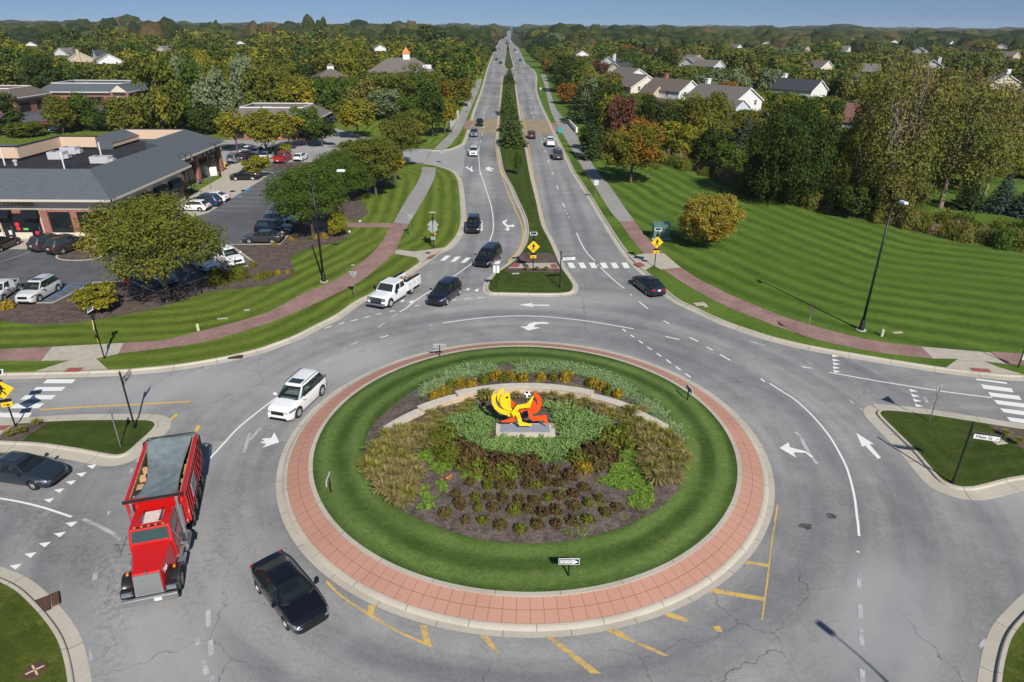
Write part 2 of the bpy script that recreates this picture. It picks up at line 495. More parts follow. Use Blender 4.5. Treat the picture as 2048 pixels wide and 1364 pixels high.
# ------------------------------------------------------------------ ground, roads, lawns
def struct(o): o['kind'] = 'structure'; return o
def sheet(name, poly, z, mat, loc_uv=False):
 poly = [(p[0], p[1]) for p in poly]
 area = sum(poly[i][0] * poly[(i + 1) % len(poly)][1] - poly[(i + 1) % len(poly)][0] * poly[i][1] for i in range(len(poly)))
 if area < 0: poly = poly[::-1]
 tris = tessellate_polygon([[Vector((p[0], p[1], 0)) for p in poly]])
 fs = []
 for t in tris:
  a, b, c = (Vector(poly[i]) for i in t)
  cr = (b - a).cross(c - a)
  if abs(cr) < 1e-9: continue
  fs.append(tuple(t) if cr > 0 else (t[0], t[2], t[1]))
 mb = MB(); mb.add([(p[0], p[1], z) for p in poly], fs)
 return struct(mb.build(name, mat))
def dist_line(P, line):
 """distance of points P (n,2) to a polyline"""
 best = np.full(len(P), 1e9)
 L = np.array([(p[0], p[1]) for p in line])
 for a, b in zip(L[:-1], L[1:]):
  ab = b - a; n2 = (ab ** 2).sum()
  if n2 < 1e-9: continue
  t = np.clip(((P - a) @ ab) / n2, 0, 1)
  d = np.hypot(*(P - (a + t[:, None] * ab)).T)
  best = np.minimum(best, d)
 return best
def add_d(o, fn):
 me = o.data
 co = np.empty(len(me.vertices) * 3); me.vertices.foreach_get('co', co); co = co.reshape(-1, 3)
 a = me.attributes.new('d', 'FLOAT', 'POINT')
 a.data.foreach_set('value', fn(co).astype(np.float32))
def add_d2(o):
 EGl = GL([(1330, 330), (1500, 385), (1720, 436), (1900, 478), (2100, 510), (2600, 600)], .14)
 me = o.data; me.attributes.remove(me.attributes['d'])
 add_d(o, lambda co: .5 * dist_line(co[:, :2], NEO) - .5 * dist_line(co[:, :2], EGl))
def lawn(name, poly, z, mat, line, cell=2.0, lim=(-75, 75, 0, 170)):
 o = sheet(name, poly, z, mat)
 bm = bmesh.new(); bm.from_mesh(o.data)
 xs = [p[0] for p in poly]; ys = [p[1] for p in poly]
 x = max(min(xs), lim[0]) + cell / 2
 while x < min(max(xs), lim[1]):
  bmesh.ops.bisect_plane(bm, geom=bm.verts[:] + bm.edges[:] + bm.faces[:], plane_co=(x, 0, 0), plane_no=(1, 0, 0)); x += cell
 y = max(min(ys), lim[2]) + cell / 2
 while y < min(max(ys), lim[3]):
  bmesh.ops.bisect_plane(bm, geom=bm.verts[:] + bm.edges[:] + bm.faces[:], plane_co=(0, y, 0), plane_no=(0, 1, 0)); y += cell
 bm.to_mesh(o.data); bm.free()
 add_d(o, lambda co: dist_line(co[:, :2], line))
 return o
def kerb(name, line, side, gutter=.55, closed=False, mat=None, h=.15, n=4, kz=0.0):
 """line: back of kerb, side=+1 road on the left of travel"""
 pts = catmull([Vector((p[0], p[1])) for p in line], n, closed)
 prof = [(0.0, h - .06), (0.0, h), (.15, h), (.19, h - .02), (.23, .035), (.23 + gutter, .012), (.23 + gutter + .02, -.03)]
 m = len(pts); mb = MB(); rows = []; us = []
 u = 0
 for i, p in enumerate(pts):
  if closed: d = (pts[(i + 1) % m] - pts[(i - 1) % m]).normalized()
  else: d = (pts[min(i + 1, m - 1)] - pts[max(i - 1, 0)]).normalized()
  nrm = Vector((-d.y, d.x)) * side
  if i: u += (p - pts[i - 1]).length
  rows.append([(p.x + nrm.x * o_, p.y + nrm.y * o_, z_ + kz) for o_, z_ in prof]); us.append(u)
 if closed: rows.append(rows[0]); us.append(u + (pts[0] - pts[-1]).length)
 if side > 0: rows = [r[::-1] for r in rows]
 mb.grid([r[::-1] for r in rows] if side > 0 else rows)
 o = mb.build(name, mat or M_CONC, fixn=False)
 me = o.data
 bm = bmesh.new(); bm.from_mesh(me)
 bm.normal_update()
 if sum(f.normal.z * f.calc_area() for f in bm.faces) < 0: bmesh.ops.reverse_faces(bm, faces=bm.faces[:])
 bm.to_mesh(me); bm.free()
 uvl = me.uv_layers.new(name='UVMap')
 k = len(prof)
 for lp in me.loops:
  r_, c_ = divmod(lp.vertex_index, k)
  uvl.data[lp.index].uv = (us[r_], c_ * .15)
 return struct(o)
ZN = [0]
def zn():
 ZN[0] = (ZN[0] + 1) % 17; return .009 + ZN[0] * .0004
def ribbon(mb, line, w, z, mi=0, dash=None, n=1):
 z += zn() - .009
 pts = catmull([Vector((p[0], p[1])) for p in line], n) if n > 1 else [Vector((p[0], p[1])) for p in line]
 segs = [pts]
 if dash:
  on, off = dash; segs = []; cur = []; acc = 0; state = True; rem = on
  cur = [pts[0]]
  for a, b in zip(pts[:-1], pts[1:]):
   L = (b - a).length; pos = 0
   while L - pos > rem:
    pos += rem; q = a.lerp(b, pos / L)
    if state: cur.append(q); segs.append(cur); cur = []; rem = off
    else: cur = [q]; rem = on
    state = not state
   rem -= L - pos
   if state: cur.append(b)
  if state and len(cur) > 1: segs.append(cur)
 for s in segs:
  m = len(s)
  if m < 2: continue
  rows = []
  for i, p in enumerate(s):
   d = (s[min(i + 1, m - 1)] - s[max(i - 1, 0)])
   if d.length < 1e-6: d = Vector((1, 0))
   d.normalize(); nr = Vector((-d.y, d.x)) * w / 2
   rows.append([(p.x - nr.x, p.y - nr.y, z), (p.x + nr.x, p.y + nr.y, z)])
  mb.grid([r[::-1] for r in rows][::-1] if False else rows)
 return mb
def up_normals(o):
 me = o.data; bm = bmesh.new(); bm.from_mesh(me); bm.normal_update()
 for f in bm.faces:
  if f.normal.z < 0: f.normal_flip()
 bm.to_mesh(me); bm.free(); return o
sheet('ground', [(-9000, -300), (9000, -300), (9000, 5700), (-9000, 5700)], -.35, M_WOODFLOOR)
nw_px = [(844, 328), (869, 331), (900, 341), (913, 355), (918, 378), (920.7, 417), (920.7, 447), (910, 473), (890, 494), (869, 503), (835, 527), (790, 557), (736, 589), (710, 601.7), (669, 630), (628, 650.4), (587, 671), (536, 690), (520, 695.4), (456.6, 711), (359, 727.5), (256.5, 737.5), (215.5, 739.5), (140, 742), (69, 743.8), (0, 745.4), (-200, 752), (-700, 770)]
NWK = [Vector((-60, 131, 0)), Vector((-30, 130, 0))] + GL(nw_px, .15)
nn_px = [(864, 300), (892.5, 299), (909, 294), (923, 287), (933.6, 261.7), (946, 220.6), (961.8, 179.6), (974.6, 136), (987.4, 102.6), (993, 92), (1001, 79)]
NNK = [Vector((-60, 146, 0)), Vector((-30, 145.5, 0))] + GL(nn_px, .15)
ne_px = [(1020.5, 79), (1026, 88), (1036, 95), (1051, 126), (1068, 140), (1074.4, 152), (1074.4, 179.6), (1084.7, 210), (1102.6, 246), (1113, 267), (1128, 297.6), (1143.7, 328), (1148.8, 340), (1179.6, 386), (1205, 427), (1231, 468), (1256.5, 504), (1285, 535), (1318, 563), (1336, 581), (1359, 599), (1397.6, 617), (1436, 635), (1474.6, 650), (1553.5, 675), (1634, 693), (1741, 711.5), (1821, 724.5), (1896, 735.5), (1987, 746), (2048, 749.6), (2250, 760), (2700, 784)]
NEK = GL(ne_px, .15)
med_left = [(1000, 231), (997.7, 282), (1003, 315.6), (1009, 342.6), (1025.7, 373), (1041, 406.7), (1052.6, 432), (1057.7, 455), (1056.4, 478.5), (1048.7, 496.5), (1033, 517), (1015, 532), (995, 545), (981, 562), (976.5, 576), (983, 583.5)]
med_right = [(1000, 584.5), (1102.6, 586), (1136, 583.7), (1145, 576), (1143.7, 565.7), (1123, 535), (1113, 514.4), (1100, 483.7), (1082, 447.7), (1071.8, 401.6), (1061.6, 360.5), (1057.7, 341), (1046, 277), (1038, 235)]
med_top = [(1032, 190), (1027, 153), (1020, 149), (1008, 151), (1006, 165), (1003, 195)]
MEDK = GL(med_left + med_right + med_top, .15)
med2_px = [(1013, 102.6), (1009, 128), (1012, 136), (1022, 138), (1026.5, 133), (1019, 102.6), (1017.5, 88), (1014.5, 88)]
MED2 = GL(med2_px, .15)
w_px = [(-160, 838), (0, 847), (60, 845.5), (92, 843), (154, 840.3), (230, 839.5), (290, 840), (305, 843), (309, 850), (300, 862), (280, 880), (256.5, 900.6), (241, 908), (220.6, 908), (154, 895.5), (77, 885), (0, 881), (-160, 872), (-420, 858)]
WK = GL(w_px, .15)
e_px = [(2500, 905), (2048, 858), (1976, 847), (1874.6, 831), (1808, 823), (1775, 820.5), (1763, 822), (1762, 829.5), (1794, 862), (1834.5, 902), (1866.6, 939.6), (1888, 961), (1917.5, 971.7), (1949.6, 971.7), (2048, 950), (2500, 918)]
EK = GL(e_px, .15)
sw_px = [(-700, 1010), (-300, 1075), (-80, 1135), (0, 1164), (31, 1181), (57, 1204.6), (83, 1233), (109, 1269.5), (124.5, 1308), (135, 1364), (140, 1440), (138, 1560)]
SWK = GL(sw_px, .15)
se_px = [(1995, 1600), (1998, 1450), (2004, 1364), (2011, 1318), (2024.5, 1275), (2048, 1243), (2100, 1195), (2250, 1120), (2600, 1040)]
SEK = GL(se_px, .15)
sheet('road', [Vector((-170, -30, 0)), Vector((170, -30, 0)), Vector((170, 48, 0))] + [p + Vector((1, .5, 0)) for p in NEK[::-1][2:]] + [G(1023, 62), G(1014, 62)] + [p + Vector((-1, 0, 0)) for p in NNK[::-1]] + [Vector((-170, 148, 0))], 0.0, M_ROAD)
ne_in = [(1082, 149), (1090, 174), (1100, 218), (1113, 246), (1128, 272), (1143.7, 297.6), (1159, 326), (1174.4, 350), (1195, 381), (1220.6, 422), (1238.6, 442.6), (1264, 478.5), (1288.6, 506.8), (1325.8, 538.8), (1367, 565.8), (1415.6, 594), (1474.6, 622), (1520, 639), (1553.5, 653), (1634, 679), (1746, 703), (1866.6, 717), (1968, 724), (2048, 729.5), (2300, 745)]
ne_out = [(1092, 149), (1100, 180), (1110, 213), (1128, 238.6), (1149, 264), (1167, 297.6), (1185, 328), (1200, 350), (1220.6, 373), (1243.7, 406.7), (1269, 442.6), (1295, 476), (1328, 506.8), (1361.7, 535), (1400, 559), (1456.6, 587.6), (1520, 614), (1567, 633), (1647, 657), (1727.5, 677), (1842.5, 693), (1981, 705), (2048, 707), (2300, 722)]
NEI, NEO = GL(ne_in, .15), GL(ne_out, .15)
def smooth2(l, n=3): return [Vector((p[0], p[1], 0)) for p in catmull([Vector((p[0], p[1])) for p in l], n)]
LZ = .14
lawn('lawn_north_east', smooth2(NEK[2:]) + [Vector((175, 47, 0)), Vector((175, 175, 0)), Vector((120, 420, 0)), Vector((70, 420, 0))], LZ, M_LAWN_NE, NEO, 2.0)
add_d2(D.objects['lawn_north_east'])
lawn('lawn_north_west', smooth2(NWK) + [Vector((-170, 45, 0)), Vector((-170, 131, 0))], LZ, M_LAWN_NW, smooth2(NWK), 2.0, (-75, 0, 0, 130))
lawn('lawn_far_west', smooth2(NNK[:-1]) + [Vector((-60, 800, 0)), Vector((-260, 500, 0)), Vector((-260, 146, 0))], LZ, M_LAWN_NW, smooth2(NNK[:-1]), 3.0, (-60, 0, 140, 420))
lawn('lawn_median', smooth2(MEDK + MEDK[:1]), LZ, M_LAWN_SM, MEDK, 2.0, (-75, 75, 0, 420))
lawn('lawn_far_median', MED2, LZ, M_LAWN_SM, MED2, 6.0, (-75, 75, 0, 520))
lawn('lawn_west_island', smooth2(WK), LZ, M_LAWN_SM, WK, 1.5)
lawn('lawn_east_island', smooth2(EK), LZ, M_LAWN_SM, EK, 1.5)
lawn('lawn_south_west', smooth2(SWK) + [Vector((-80, -20, 0))], LZ, M_LAWN_S, SWK, 1.5)
lawn('lawn_south_east', smooth2(SEK) + [Vector((80, -20, 0)), Vector((20, -20, 0))], LZ, M_LAWN_S, SEK, 1.5)
kerb('kerb_north_west', NWK, -1 if False else 1)
kerb('kerb_far_west', NNK, -1)
kerb('kerb_north_east', NEK, -1)
kerb('kerb_median', MEDK, -1, closed=True, gutter=.35)
kerb('kerb_far_median', MED2, -1, closed=True, gutter=.35)
kerb('kerb_west_island', WK, 1, .75)
kerb('kerb_east_island', EK, -1, .8)
kerb('kerb_south_west', SWK, 1)
kerb('kerb_south_east', SEK, 1)
def strip(name, a, b, i0, i1, z, mat):
 return sheet(name, smooth2(a[i0:i1]) + smooth2(b[i0:i1])[::-1] if i1 - i0 > 1 else [], z, mat)
def pathpiece(name, a, b, z, mat): return sheet(name, smooth2(a) + smooth2(b)[::-1], z, mat)
pathpiece('path_north', NEI[0:11], NEO[0:11], .152, M_PATHA)
pathpiece('brick_path_north_east', NEI[10:13], NEO[10:13], .152, M_BRICKPATH)
sheet('concrete_path_pad', GL([(1288.6, 506.8), (1328, 506.8), (1361.7, 535), (1322, 538.8), (1307, 531), (1291, 540), (1278, 532), (1258, 512)], .156), .156, M_CONCP)
pathpiece('brick_path_east', NEI[13:21] + [G(1866.6, 717, .15)], NEO[13:20] + GL([(1780, 686), (1842.5, 693)], .15), .152, M_BRICKPATH)
sheet('concrete_path_pad', GL([(1866.6, 717), (1842.5, 693), (1981, 705), (2011, 727.6), (1967, 722.5), (2000, 735), (2048, 749), (1985, 746), (1890, 736.5), (1916, 717.5)], .156), .156, M_CONCP)
pathpiece('brick_path_far_east', GL([(2011, 727.6), (2048, 730), (2300, 745)], .15), GL([(1981.7, 703), (2048, 707), (2300, 722)], .15), .153, M_BRICKPATH)
nw_up = [(0, 698.5), (105, 693.3), (247.6, 685.6), (330, 679), (385, 666), (450, 650), (520, 630), (551, 617), (608, 586), (664, 563), (705, 537.5), (741, 509), (762, 486), (777, 458), (787, 445), (808, 407), (831, 371), (842.5, 348), (844, 334)]
nw_lo = [(0, 722), (82, 721.6), (192, 717), (290, 701), (372, 690), (436, 677.7), (500, 658), (546, 643), (608, 617), (664, 591), (720.6, 563), (767, 525), (790, 504), (805, 468), (818, 448), (833.5, 422), (854, 386), (869, 355), (872, 335)]
NWU, NWL = GL(nw_up, .15), GL(nw_lo, .15)
pathpiece('brick_path_far_west', [G(-350, 716, .15)] + NWU[0:2], [G(-350, 742, .15)] + NWL[0:2], .152, M_BRICKPATH)
sheet('concrete_path_pad', GL([(105, 693.3), (247.6, 685.6), (236, 707.5), (192, 717), (215.5, 738.5), (69, 743), (139, 720.5), (82, 721.6)], .156), .156, M_CONCP)
pathpiece('brick_path_north_west', NWU[2:15], [G(236, 707.5, .15)] + NWL[3:15], .152, M_BRICKPATH)
pathpiece('path_north_west', NWU[14:], NWL[14:], .153, M_PATHA)
sheet('concrete_path_pad', GL([(793, 499), (830, 503), (870, 497), (890, 494.5), (880, 503), (845, 524), (832, 522), (842, 524), (833, 511), (788, 509)][:6] + [(841, 525.5), (833, 515), (789, 507)], .156), .156, M_CONCP)
n2u = [(867, 299), (883, 283), (900, 267), (915.6, 236), (931, 202.7), (946.4, 174.4), (955, 158)]
n2l = [(892.5, 298), (908, 281), (923, 259), (936, 231), (949, 200), (960, 174.4), (964, 158)]
pathpiece('path_far_west', GL(n2u, .15), GL(n2l, .15), .152, M_PATHA)
sheet('brick_path_connector', GL([(787, 446), (779, 455), (620, 453), (600, 446), (620, 444)], .15), .155, M_BRICKPATH)
M_BAND = m_ground('road_brick_band', (.235, .185, .115), (.34, .275, .18), .3, 3, .01)
sheet('brick_crossing', GL([(943, 237), (1001, 237), (999, 266), (934, 266)], 0), .005, M_BAND)
sheet('brick_crossing', GL([(1040, 239), (1096, 239), (1110, 268), (1045, 268)], 0), .005, M_BAND)
sheet('brick_path_pad', GL([(946, 241), (931, 241), (926, 258), (940, 258)], .15), .157, M_BRICKPATH)
sheet('brick_path_pad', GL([(1102, 246), (1113, 246), (1122, 265), (1112, 265)], .15), .157, M_BRICKPATH)
sheet('brick_path_pad', GL([(1001, 241), (1037, 241), (1040, 258), (999, 258)], .15), .157, M_BRICKPATH)
for q in ([(138, 735.5), (168, 735), (158, 743.5), (127, 744)], [(1267, 527), (1280, 524), (1292, 531.5), (1279, 534)], [(1938, 735), (1977, 738), (1984, 745), (1945, 742)], [(861, 510.5), (873, 508.5), (862, 516.5), (851, 517.5)],
    [(1028, 526), (1042, 526), (1036, 534), (1019, 534)], [(1100, 528), (1112, 528), (1117, 536), (1103, 536)], [(-20, 852), (24, 850), (8, 860), (-30, 862)]):
 sheet('tactile_pad', GL(q, .16), .1635, M_TACT)
bedL = [(-300, 636), (0, 641.5), (64, 649), (154, 645), (244, 630), (320.7, 614.5), (410.5, 586), (500, 575), (546, 568), (582, 553), (590, 542.7), (581, 519.6), (592, 506.7), (633, 494), (674.5, 483.7), (692.4, 476), (697, 462), (640, 454), (600, 446)]
BL = GL(bedL, .15)
sheet('mulch_bed_west', smooth2(BL) + GL([(610, 437)], .15) + [Vector((-28, 92, 0)), Vector((-90, 92, 0)), Vector((-90, 58, 0))], .146, M_MULCH)
bed2 = [(640, 442), (692, 440), (718, 439), (736, 427), (731, 414), (718, 391), (750, 385), (772, 366), (785, 345), (800, 334)]
sheet('mulch_bed_north', smooth2(GL(bed2, .15)) + [Vector((-26, 127, 0)), Vector((-38, 127, 0)), Vector((-33, 90, 0))], .147, M_MULCH)
sheet('mulch_bed_median', GL([(1040, 506), (1103, 506), (1115, 517), (1118, 526), (1028, 526), (1034, 517)], .15), .146, M_MULCH)
sheet('mulch_bed_median', GL([(1018, 534), (1117, 536), (1124, 545), (1010, 543)], .15), .146, M_MULCH)
sheet('concrete_path_pad', GL([(1028, 526), (1112, 526), (1120, 537), (1016, 536)], .15), .152, M_CONCP)
sheet('mulch_bed_west_island', GL([(-60, 884), (45, 881), (60, 868), (94, 846), (30, 848), (0, 870)], .15), .146, M_MULCH)
sheet('concrete_path_pad', GL([(-60, 884), (0, 870), (30, 848), (-60, 842)], .15), .152, M_CONCP)
sheet('mulch_bed_east_island', GL([(1976, 849), (1995, 850), (2048, 861), (2200, 880), (2200, 915), (2060, 908)], .15), .146, M_MULCH)
LOTZ = .152
lot = GL([(-300, 607), (33, 607), (106.5, 607), (190, 566), (259, 563), (310, 586), (345, 579), (462, 540), (515, 528.6), (462, 490), (561.6, 489), (577, 472), (610, 437)], .15)
sheet('parking_lot', lot + [Vector((-27.5, 92, 0)), Vector((-28, 96, 0)), Vector((-29, 108, 0)), Vector((-29, 129, 0)), Vector((-31, 131, 0)), Vector((-48, 131, 0)), Vector((-46, 122, 0)), Vector((-42.5, 120, 0)), Vector((-42.5, 92, 0)), Vector((-46, 84, 0)), Vector((-47.5, 76, 0)), Vector((-56, 75, 0)), Vector((-95, 75, 0)), Vector((-95, 58.5, 0))], LOTZ, M_LOT)
kerb('kerb_parking', [Vector((-95, 58.4, 0))] + lot[1:12], 1, gutter=.05, h=.14, n=1, kz=.1)
sheet('mall_sidewalk', [(-95, 74.9), (-56, 74.9), (-47.4, 75.9), (-45.9, 84), (-42.4, 92), (-42.4, 119.9), (-46, 121.9), (-48, 131), (-56, 131), (-56, 128), (-50, 116), (-49, 82), (-95, 83)], .158, M_CONCP)
sheet('mulch_island', [(-52.5, 74.8), (-47.5, 75.7), (-46.2, 71.8), (-48.2, 70.6), (-51, 71.4)], .165, M_MULCH)
kerb('kerb_mulch_island', [Vector(p) for p in [(-52.5, 74.8), (-51, 71.4), (-48.2, 70.6), (-46.2, 71.8), (-47.5, 75.7)]], 1, gutter=.03, h=.12, kz=.14)
sheet('mulch_island', [(-42, 122), (-33, 123), (-32.6, 128), (-34, 129.5), (-45, 129.5), (-45.5, 125)], .166, M_MULCH)
sheet('parking_lot', [(-150, 131), (-30, 131), (-30, 146), (-34, 149), (-60, 149.5), (-150, 149)], .16, M_LOT)
sheet('mall_road', [(-60, 130), (-17, 129.8), (-17.2, 145.3), (-40, 147), (-33, 160), (-45, 176), (-60, 176), (-44, 158), (-60, 150)], .164, M_LIGHTC)
sheet('parking_lot', [(-175, 185), (-105, 185), (-95, 225), (-112, 232), (-175, 232)], .16, M_LOT)
sheet('parking_lot', [(-78, 150.5), (-45, 150.5), (-45, 156.5), (-78, 156.5)], .168, M_LIGHTC)
M_WORN = M_LIGHTC
sheet('side_street_surface', GL([(845, 328.5), (868, 330), (900, 341), (912, 352), (925, 350), (932, 300), (924, 288), (908, 296), (866, 301)], 0), .003, M_LIGHTC)
MZ = .009
mb = MB()
def c3(*p): return K(1000, 340, 3.898, p)
def c2(*p): return K(500, 340, 3.898, p)
def d4(*p): return K(1500, 680, 3.737, p)
def b4(*p): return K(1500, 1010, 3.737, p)
def l0(*p): return K(0, 680, 3.898, p)
for ln in (c3((597, 490), (625, 555), (660, 620), (700, 670), (742, 712)), c3((780, 757), (830, 805), (890, 860), (968, 924)),
     c3((1083, 1026), (1152, 1082)),
     [(886, 646), (950, 637.5), (1010, 632.5), (1060, 632), (1110, 635), (1180, 643), (1268, 658)],
     d4((148, 325), (240, 385), (340, 450), (470, 570), (590, 715), (660, 830), (720, 950), (760, 1080), (785, 1200), (800, 1330)) + b4((805, 120), (815, 232)),
     d4((590, 242), (900, 298), (1250, 355), (1500, 393), (1810, 432)),
     c2((1790, 0), (1830, 120), (1880, 280), (1897, 400), (1893, 480), (1862, 575)), c2((1735, 725), (1660, 780), (1590, 828)), c2((1415, 940), (1310, 1005), (1225, 1070)),
     K(500, 0, 3.898, [(1785, 1140), (1783, 1220), (1795, 1364)]),
     [(420, 917), (445, 890), (480, 853), (540, 805), (556, 793)],
     l0((0, 1235), (150, 1262), (330, 1305), (560, 1380)),
     ):
 ribbon(mb, GL(ln), .13, MZ, n=4)
for ln in (c3((405, 15), (412, 38)), c3((443, 120), (453, 152)), c3((488, 255), (506, 292)), c3((760, 738), (768, 746)), c3((1015, 968), (1026, 978)),
     c3((1275, 1175), (1320, 1200)), c3((1290, 1298), (1400, 1322)), c3((1480, 1305), (1545, 1338)), c3((955, 1240), (982, 1260)), c3((1018, 1285), (1045, 1305)), c3((1083, 1330), (1112, 1352)),
     c3((510, 312), (514, 318)), c3((522, 338), (527, 344)), c3((534, 364), (540, 370)),
     d4((80, 290), (110, 312)), d4((388, 200), (460, 212)), d4((1060, 765), (1075, 780)),
     K(1000, 680, 3.898, [(1148, 55), (1182, 77)]), K(1000, 680, 3.898, [(1220, 103), (1258, 130)]), K(1000, 680, 3.898, [(1294, 153), (1333, 182)]), K(1000, 680, 3.898, [(1368, 206), (1408, 235)]), K(1000, 680, 3.898, [(1445, 262), (1485, 290)]),
     K(1000, 680, 3.898, [(1083, 5), (1113, 26)]), K(1000, 680, 3.898, [(1610, 55), (1660, 82)]), K(1000, 680, 3.898, [(1715, 112), (1795, 160)]),
     c2((582, 1235), (634, 1218)), c2((693, 1203), (733, 1190)), c2((790, 1178), (842, 1165)), c2((886, 1153), (933, 1141)), c2((985, 1126), (1025, 1118)), c2((1088, 1104), (1130, 1096)), c2((1285, 1062), (1322, 1055)),
     c2((1015, 1308), (1080, 1290)), c2((1168, 1106), (1225, 1074)), c2((1665, 1008), (1725, 1000)), c2((1773, 999), (1825, 992)), c2((1570, 1018), (1605, 1012)),
     b4((806, 345), (808, 356)),
     l0((0, 1235), (3, 1236)),
     K(1000, 0, 3.898, [(330, 1105), (334, 1118)]), K(1000, 0, 3.898, [(350, 1170), (355, 1188)]), K(1000, 0, 3.898, [(375, 1245), (381, 1268)]),
     K(1000, 0, 3.898, [(262, 905), (266, 920)]), K(1000, 0, 3.898, [(247, 873), (252, 888)]), K(1000, 0, 3.898, [(236, 830), (240, 842)]),
     K(500, 0, 3.898, [(1797, 1095), (1799, 1110)]), K(500, 0, 3.898, [(1809, 1040), (1811, 1055)]), K(500, 0, 3.898, [(1820, 985), (1821, 998)]),
     [(975, 583), (976, 584)]):
 ribbon(mb, GL(ln), .14, MZ)
def lane(px0, px1, step=12.0, on=3.0):
 a, b = G(*px0), G(*px1)
 L = (b - a).length; t = 0
 while t + on < L:
  ribbon(mb, [a.lerp(b, t / L), a.lerp(b, (t + on) / L)], .14, MZ); t += step
lane((967, 236), (989, 130)); lane((989, 128), (1002, 84)); lane((1060, 205), (1046, 150)); lane((1044, 140), (1025, 84))
for x in (523, 608, 692, 778, 861, 945):
 q = c3((x, 724), (x + 44, 722), (x + 68, 764), (x + 24, 766))
 mb.add([(*G(*p)[:2], MZ) for p in q[::-1]], [(0, 1, 2, 3)])
for x, y, w in ((1481, 708, 1), (1560, 716, 1), (1640, 724, 1), (1902, 750, .6)):
 q = c2((x, y), (x + 38, y - 1), (x + 84, y - 40), (x + 46, y - 41)) if w == 1 else c2((1900, 735), (1945, 735), (1955, 710), (1912, 710))
 mb.add([(*G(*p)[:2], MZ) for p in q], [(0, 1, 2, 3)])
for a, b, c, d in (((335, 338), (560, 338), (592, 307), (368, 307)), ((255, 398), (480, 397), (513, 366), (285, 367)), ((158, 465), (400, 463), (440, 430), (200, 431)), ((72, 534), (300, 533), (347, 494), (120, 496)), ((-60, 608), (222, 604), (250, 567), (0, 568))):
 q = l0(a, b, c, d); mb.add([(*G(*p)[:2], MZ) for p in q], [(0, 1, 2, 3)])
for a, b, c, d in (((1693, 300), (1925, 330), (1915, 316), (1688, 288)), ((1745, 365), (1970, 392), (1955, 362), (1725, 332)), ((1800, 422), (2030, 450), (2010, 418), (1778, 390)), ((1850, 480), (2100, 512), (2080, 480), (1820, 447)), ((1895, 540), (2140, 578), (2110, 540), (1868, 510)), ((1945, 608), (2190, 640), (2160, 605), (1918, 576))):
 q = d4(a, b, c, d); mb.add([(*G(*p)[:2], MZ) for p in q], [(0, 1, 2, 3)])
def tri(pts): mb.add([(*G(*p)[:2], MZ) for p in pts], [(0, 1, 2)])
for x, y in ((676, 980), (594, 1042), (512, 1105), (420, 1168), (342, 1244)):
 tri(l0((x, y), (x + 82, y - 12), (x + 45, y + 26)))
for x, y in ((505, 140), (415, 220), (300, 297), (190, 378), (75, 468)):
 tri(K(0, 1010, 3.854, [(x, y), (x + 95, y - 14), (x + 45, y + 30)]))
for x, y in ((610, 108), (614, 140), (618, 168), (618, 196), (622, 224)):
 tri(d4((x, y), (x + 60, y + 14), (x + 8, y + 20)))
for x, y in ((1188, 364), (1202, 402), (1216, 438), (1230, 476), (1244, 512)):
 tri(d4((x, y), (x + 68, y + 20), (x + 14, y + 24)))
for p in (c2((1675, 937), (1710, 916), (1710, 938)), c2((1745, 942), (1782, 922), (1778, 948)), c2((1165, 1025), (1205, 1005), (1195, 1030)), c2((1235, 1033), (1275, 1013), (1262, 1038)), c2((800, 740), (850, 720), (830, 760))[:0] or c2((2, 2), (2, 3), (3, 2))):
 if p[0][0] > 600: tri(p)
mo = up_normals(mb.build('lane_marking', M_WHITE)); struct(mo)
mb = MB()
def poly_px(pts, z=MZ):
 z = zn()
 P = [G(*p) for p in pts]
 area = sum(P[i].x * P[(i + 1) % len(P)].y - P[(i + 1) % len(P)].x * P[i].y for i in range(len(P)))
 if area < 0: P = P[::-1]
 tr = tessellate_polygon([[Vector((p.x, p.y, 0)) for p in P]])
 mb.add([(p.x, p.y, z) for p in P], [tuple(t) for t in tr])
poly_px(c3((145, 1052), (255, 1037), (243, 1049), (385, 1051), (386, 1060), (250, 1058), (262, 1069)))
poly_px(c3((157, 1218), (205, 1222), (225, 1200), (265, 1187), (330, 1186), (380, 1190), (378, 1200), (310, 1199), (275, 1207), (262, 1224), (315, 1230), (220, 1252)))
poly_px(d4((792, 694), (928, 780), (892, 778), (978, 880), (955, 890), (860, 790), (838, 800)))
poly_px(d4((220, 808), (290, 765), (296, 800), (345, 815), (405, 828), (440, 850), (472, 873), (455, 878), (415, 845), (340, 840), (325, 846), (348, 882)))
poly_px(K(500, 680, 3.898, [(190, 720), (228, 798), (95, 842), (128, 812), (90, 803), (85, 792), (118, 795), (92, 770), (165, 765)]))
poly_px(K(500, 0, 3.898, [(1675, 1303), (1702, 1297), (1697, 1306), (1720, 1318), (1722, 1300), (1733, 1297), (1732, 1325), (1748, 1334), (1722, 1340), (1718, 1330), (1690, 1310)]))
poly_px(K(500, 0, 3.898, [(1838, 1310), (1868, 1295), (1864, 1305), (1900, 1312), (1898, 1320), (1868, 1314), (1896, 1338), (1845, 1328)]))
poly_px(c3((15, 405), (50, 386), (58, 392), (40, 412), (62, 432), (95, 428), (92, 420), (120, 437), (92, 450), (90, 442), (72, 444), (66, 456), (83, 460), (58, 476), (33, 460), (50, 458), (52, 444), (28, 424)))
poly_px(c2((1800, 395), (1815, 400), (1812, 460), (1818, 465), (1803, 478), (1795, 465), (1803, 460)))
poly_px(K(500, 0, 3.898, [(1312, 1258), (1338, 1220), (1350, 1218), (1330, 1258)]))
struct(up_normals(mb.build('arrow_marking', M_WHITE)))
mb = MB()
for ln in (d4((340, 690), (375, 720), (410, 790), (450, 860), (500, 925)),):
 ribbon(mb, GL(ln), .22, MZ)
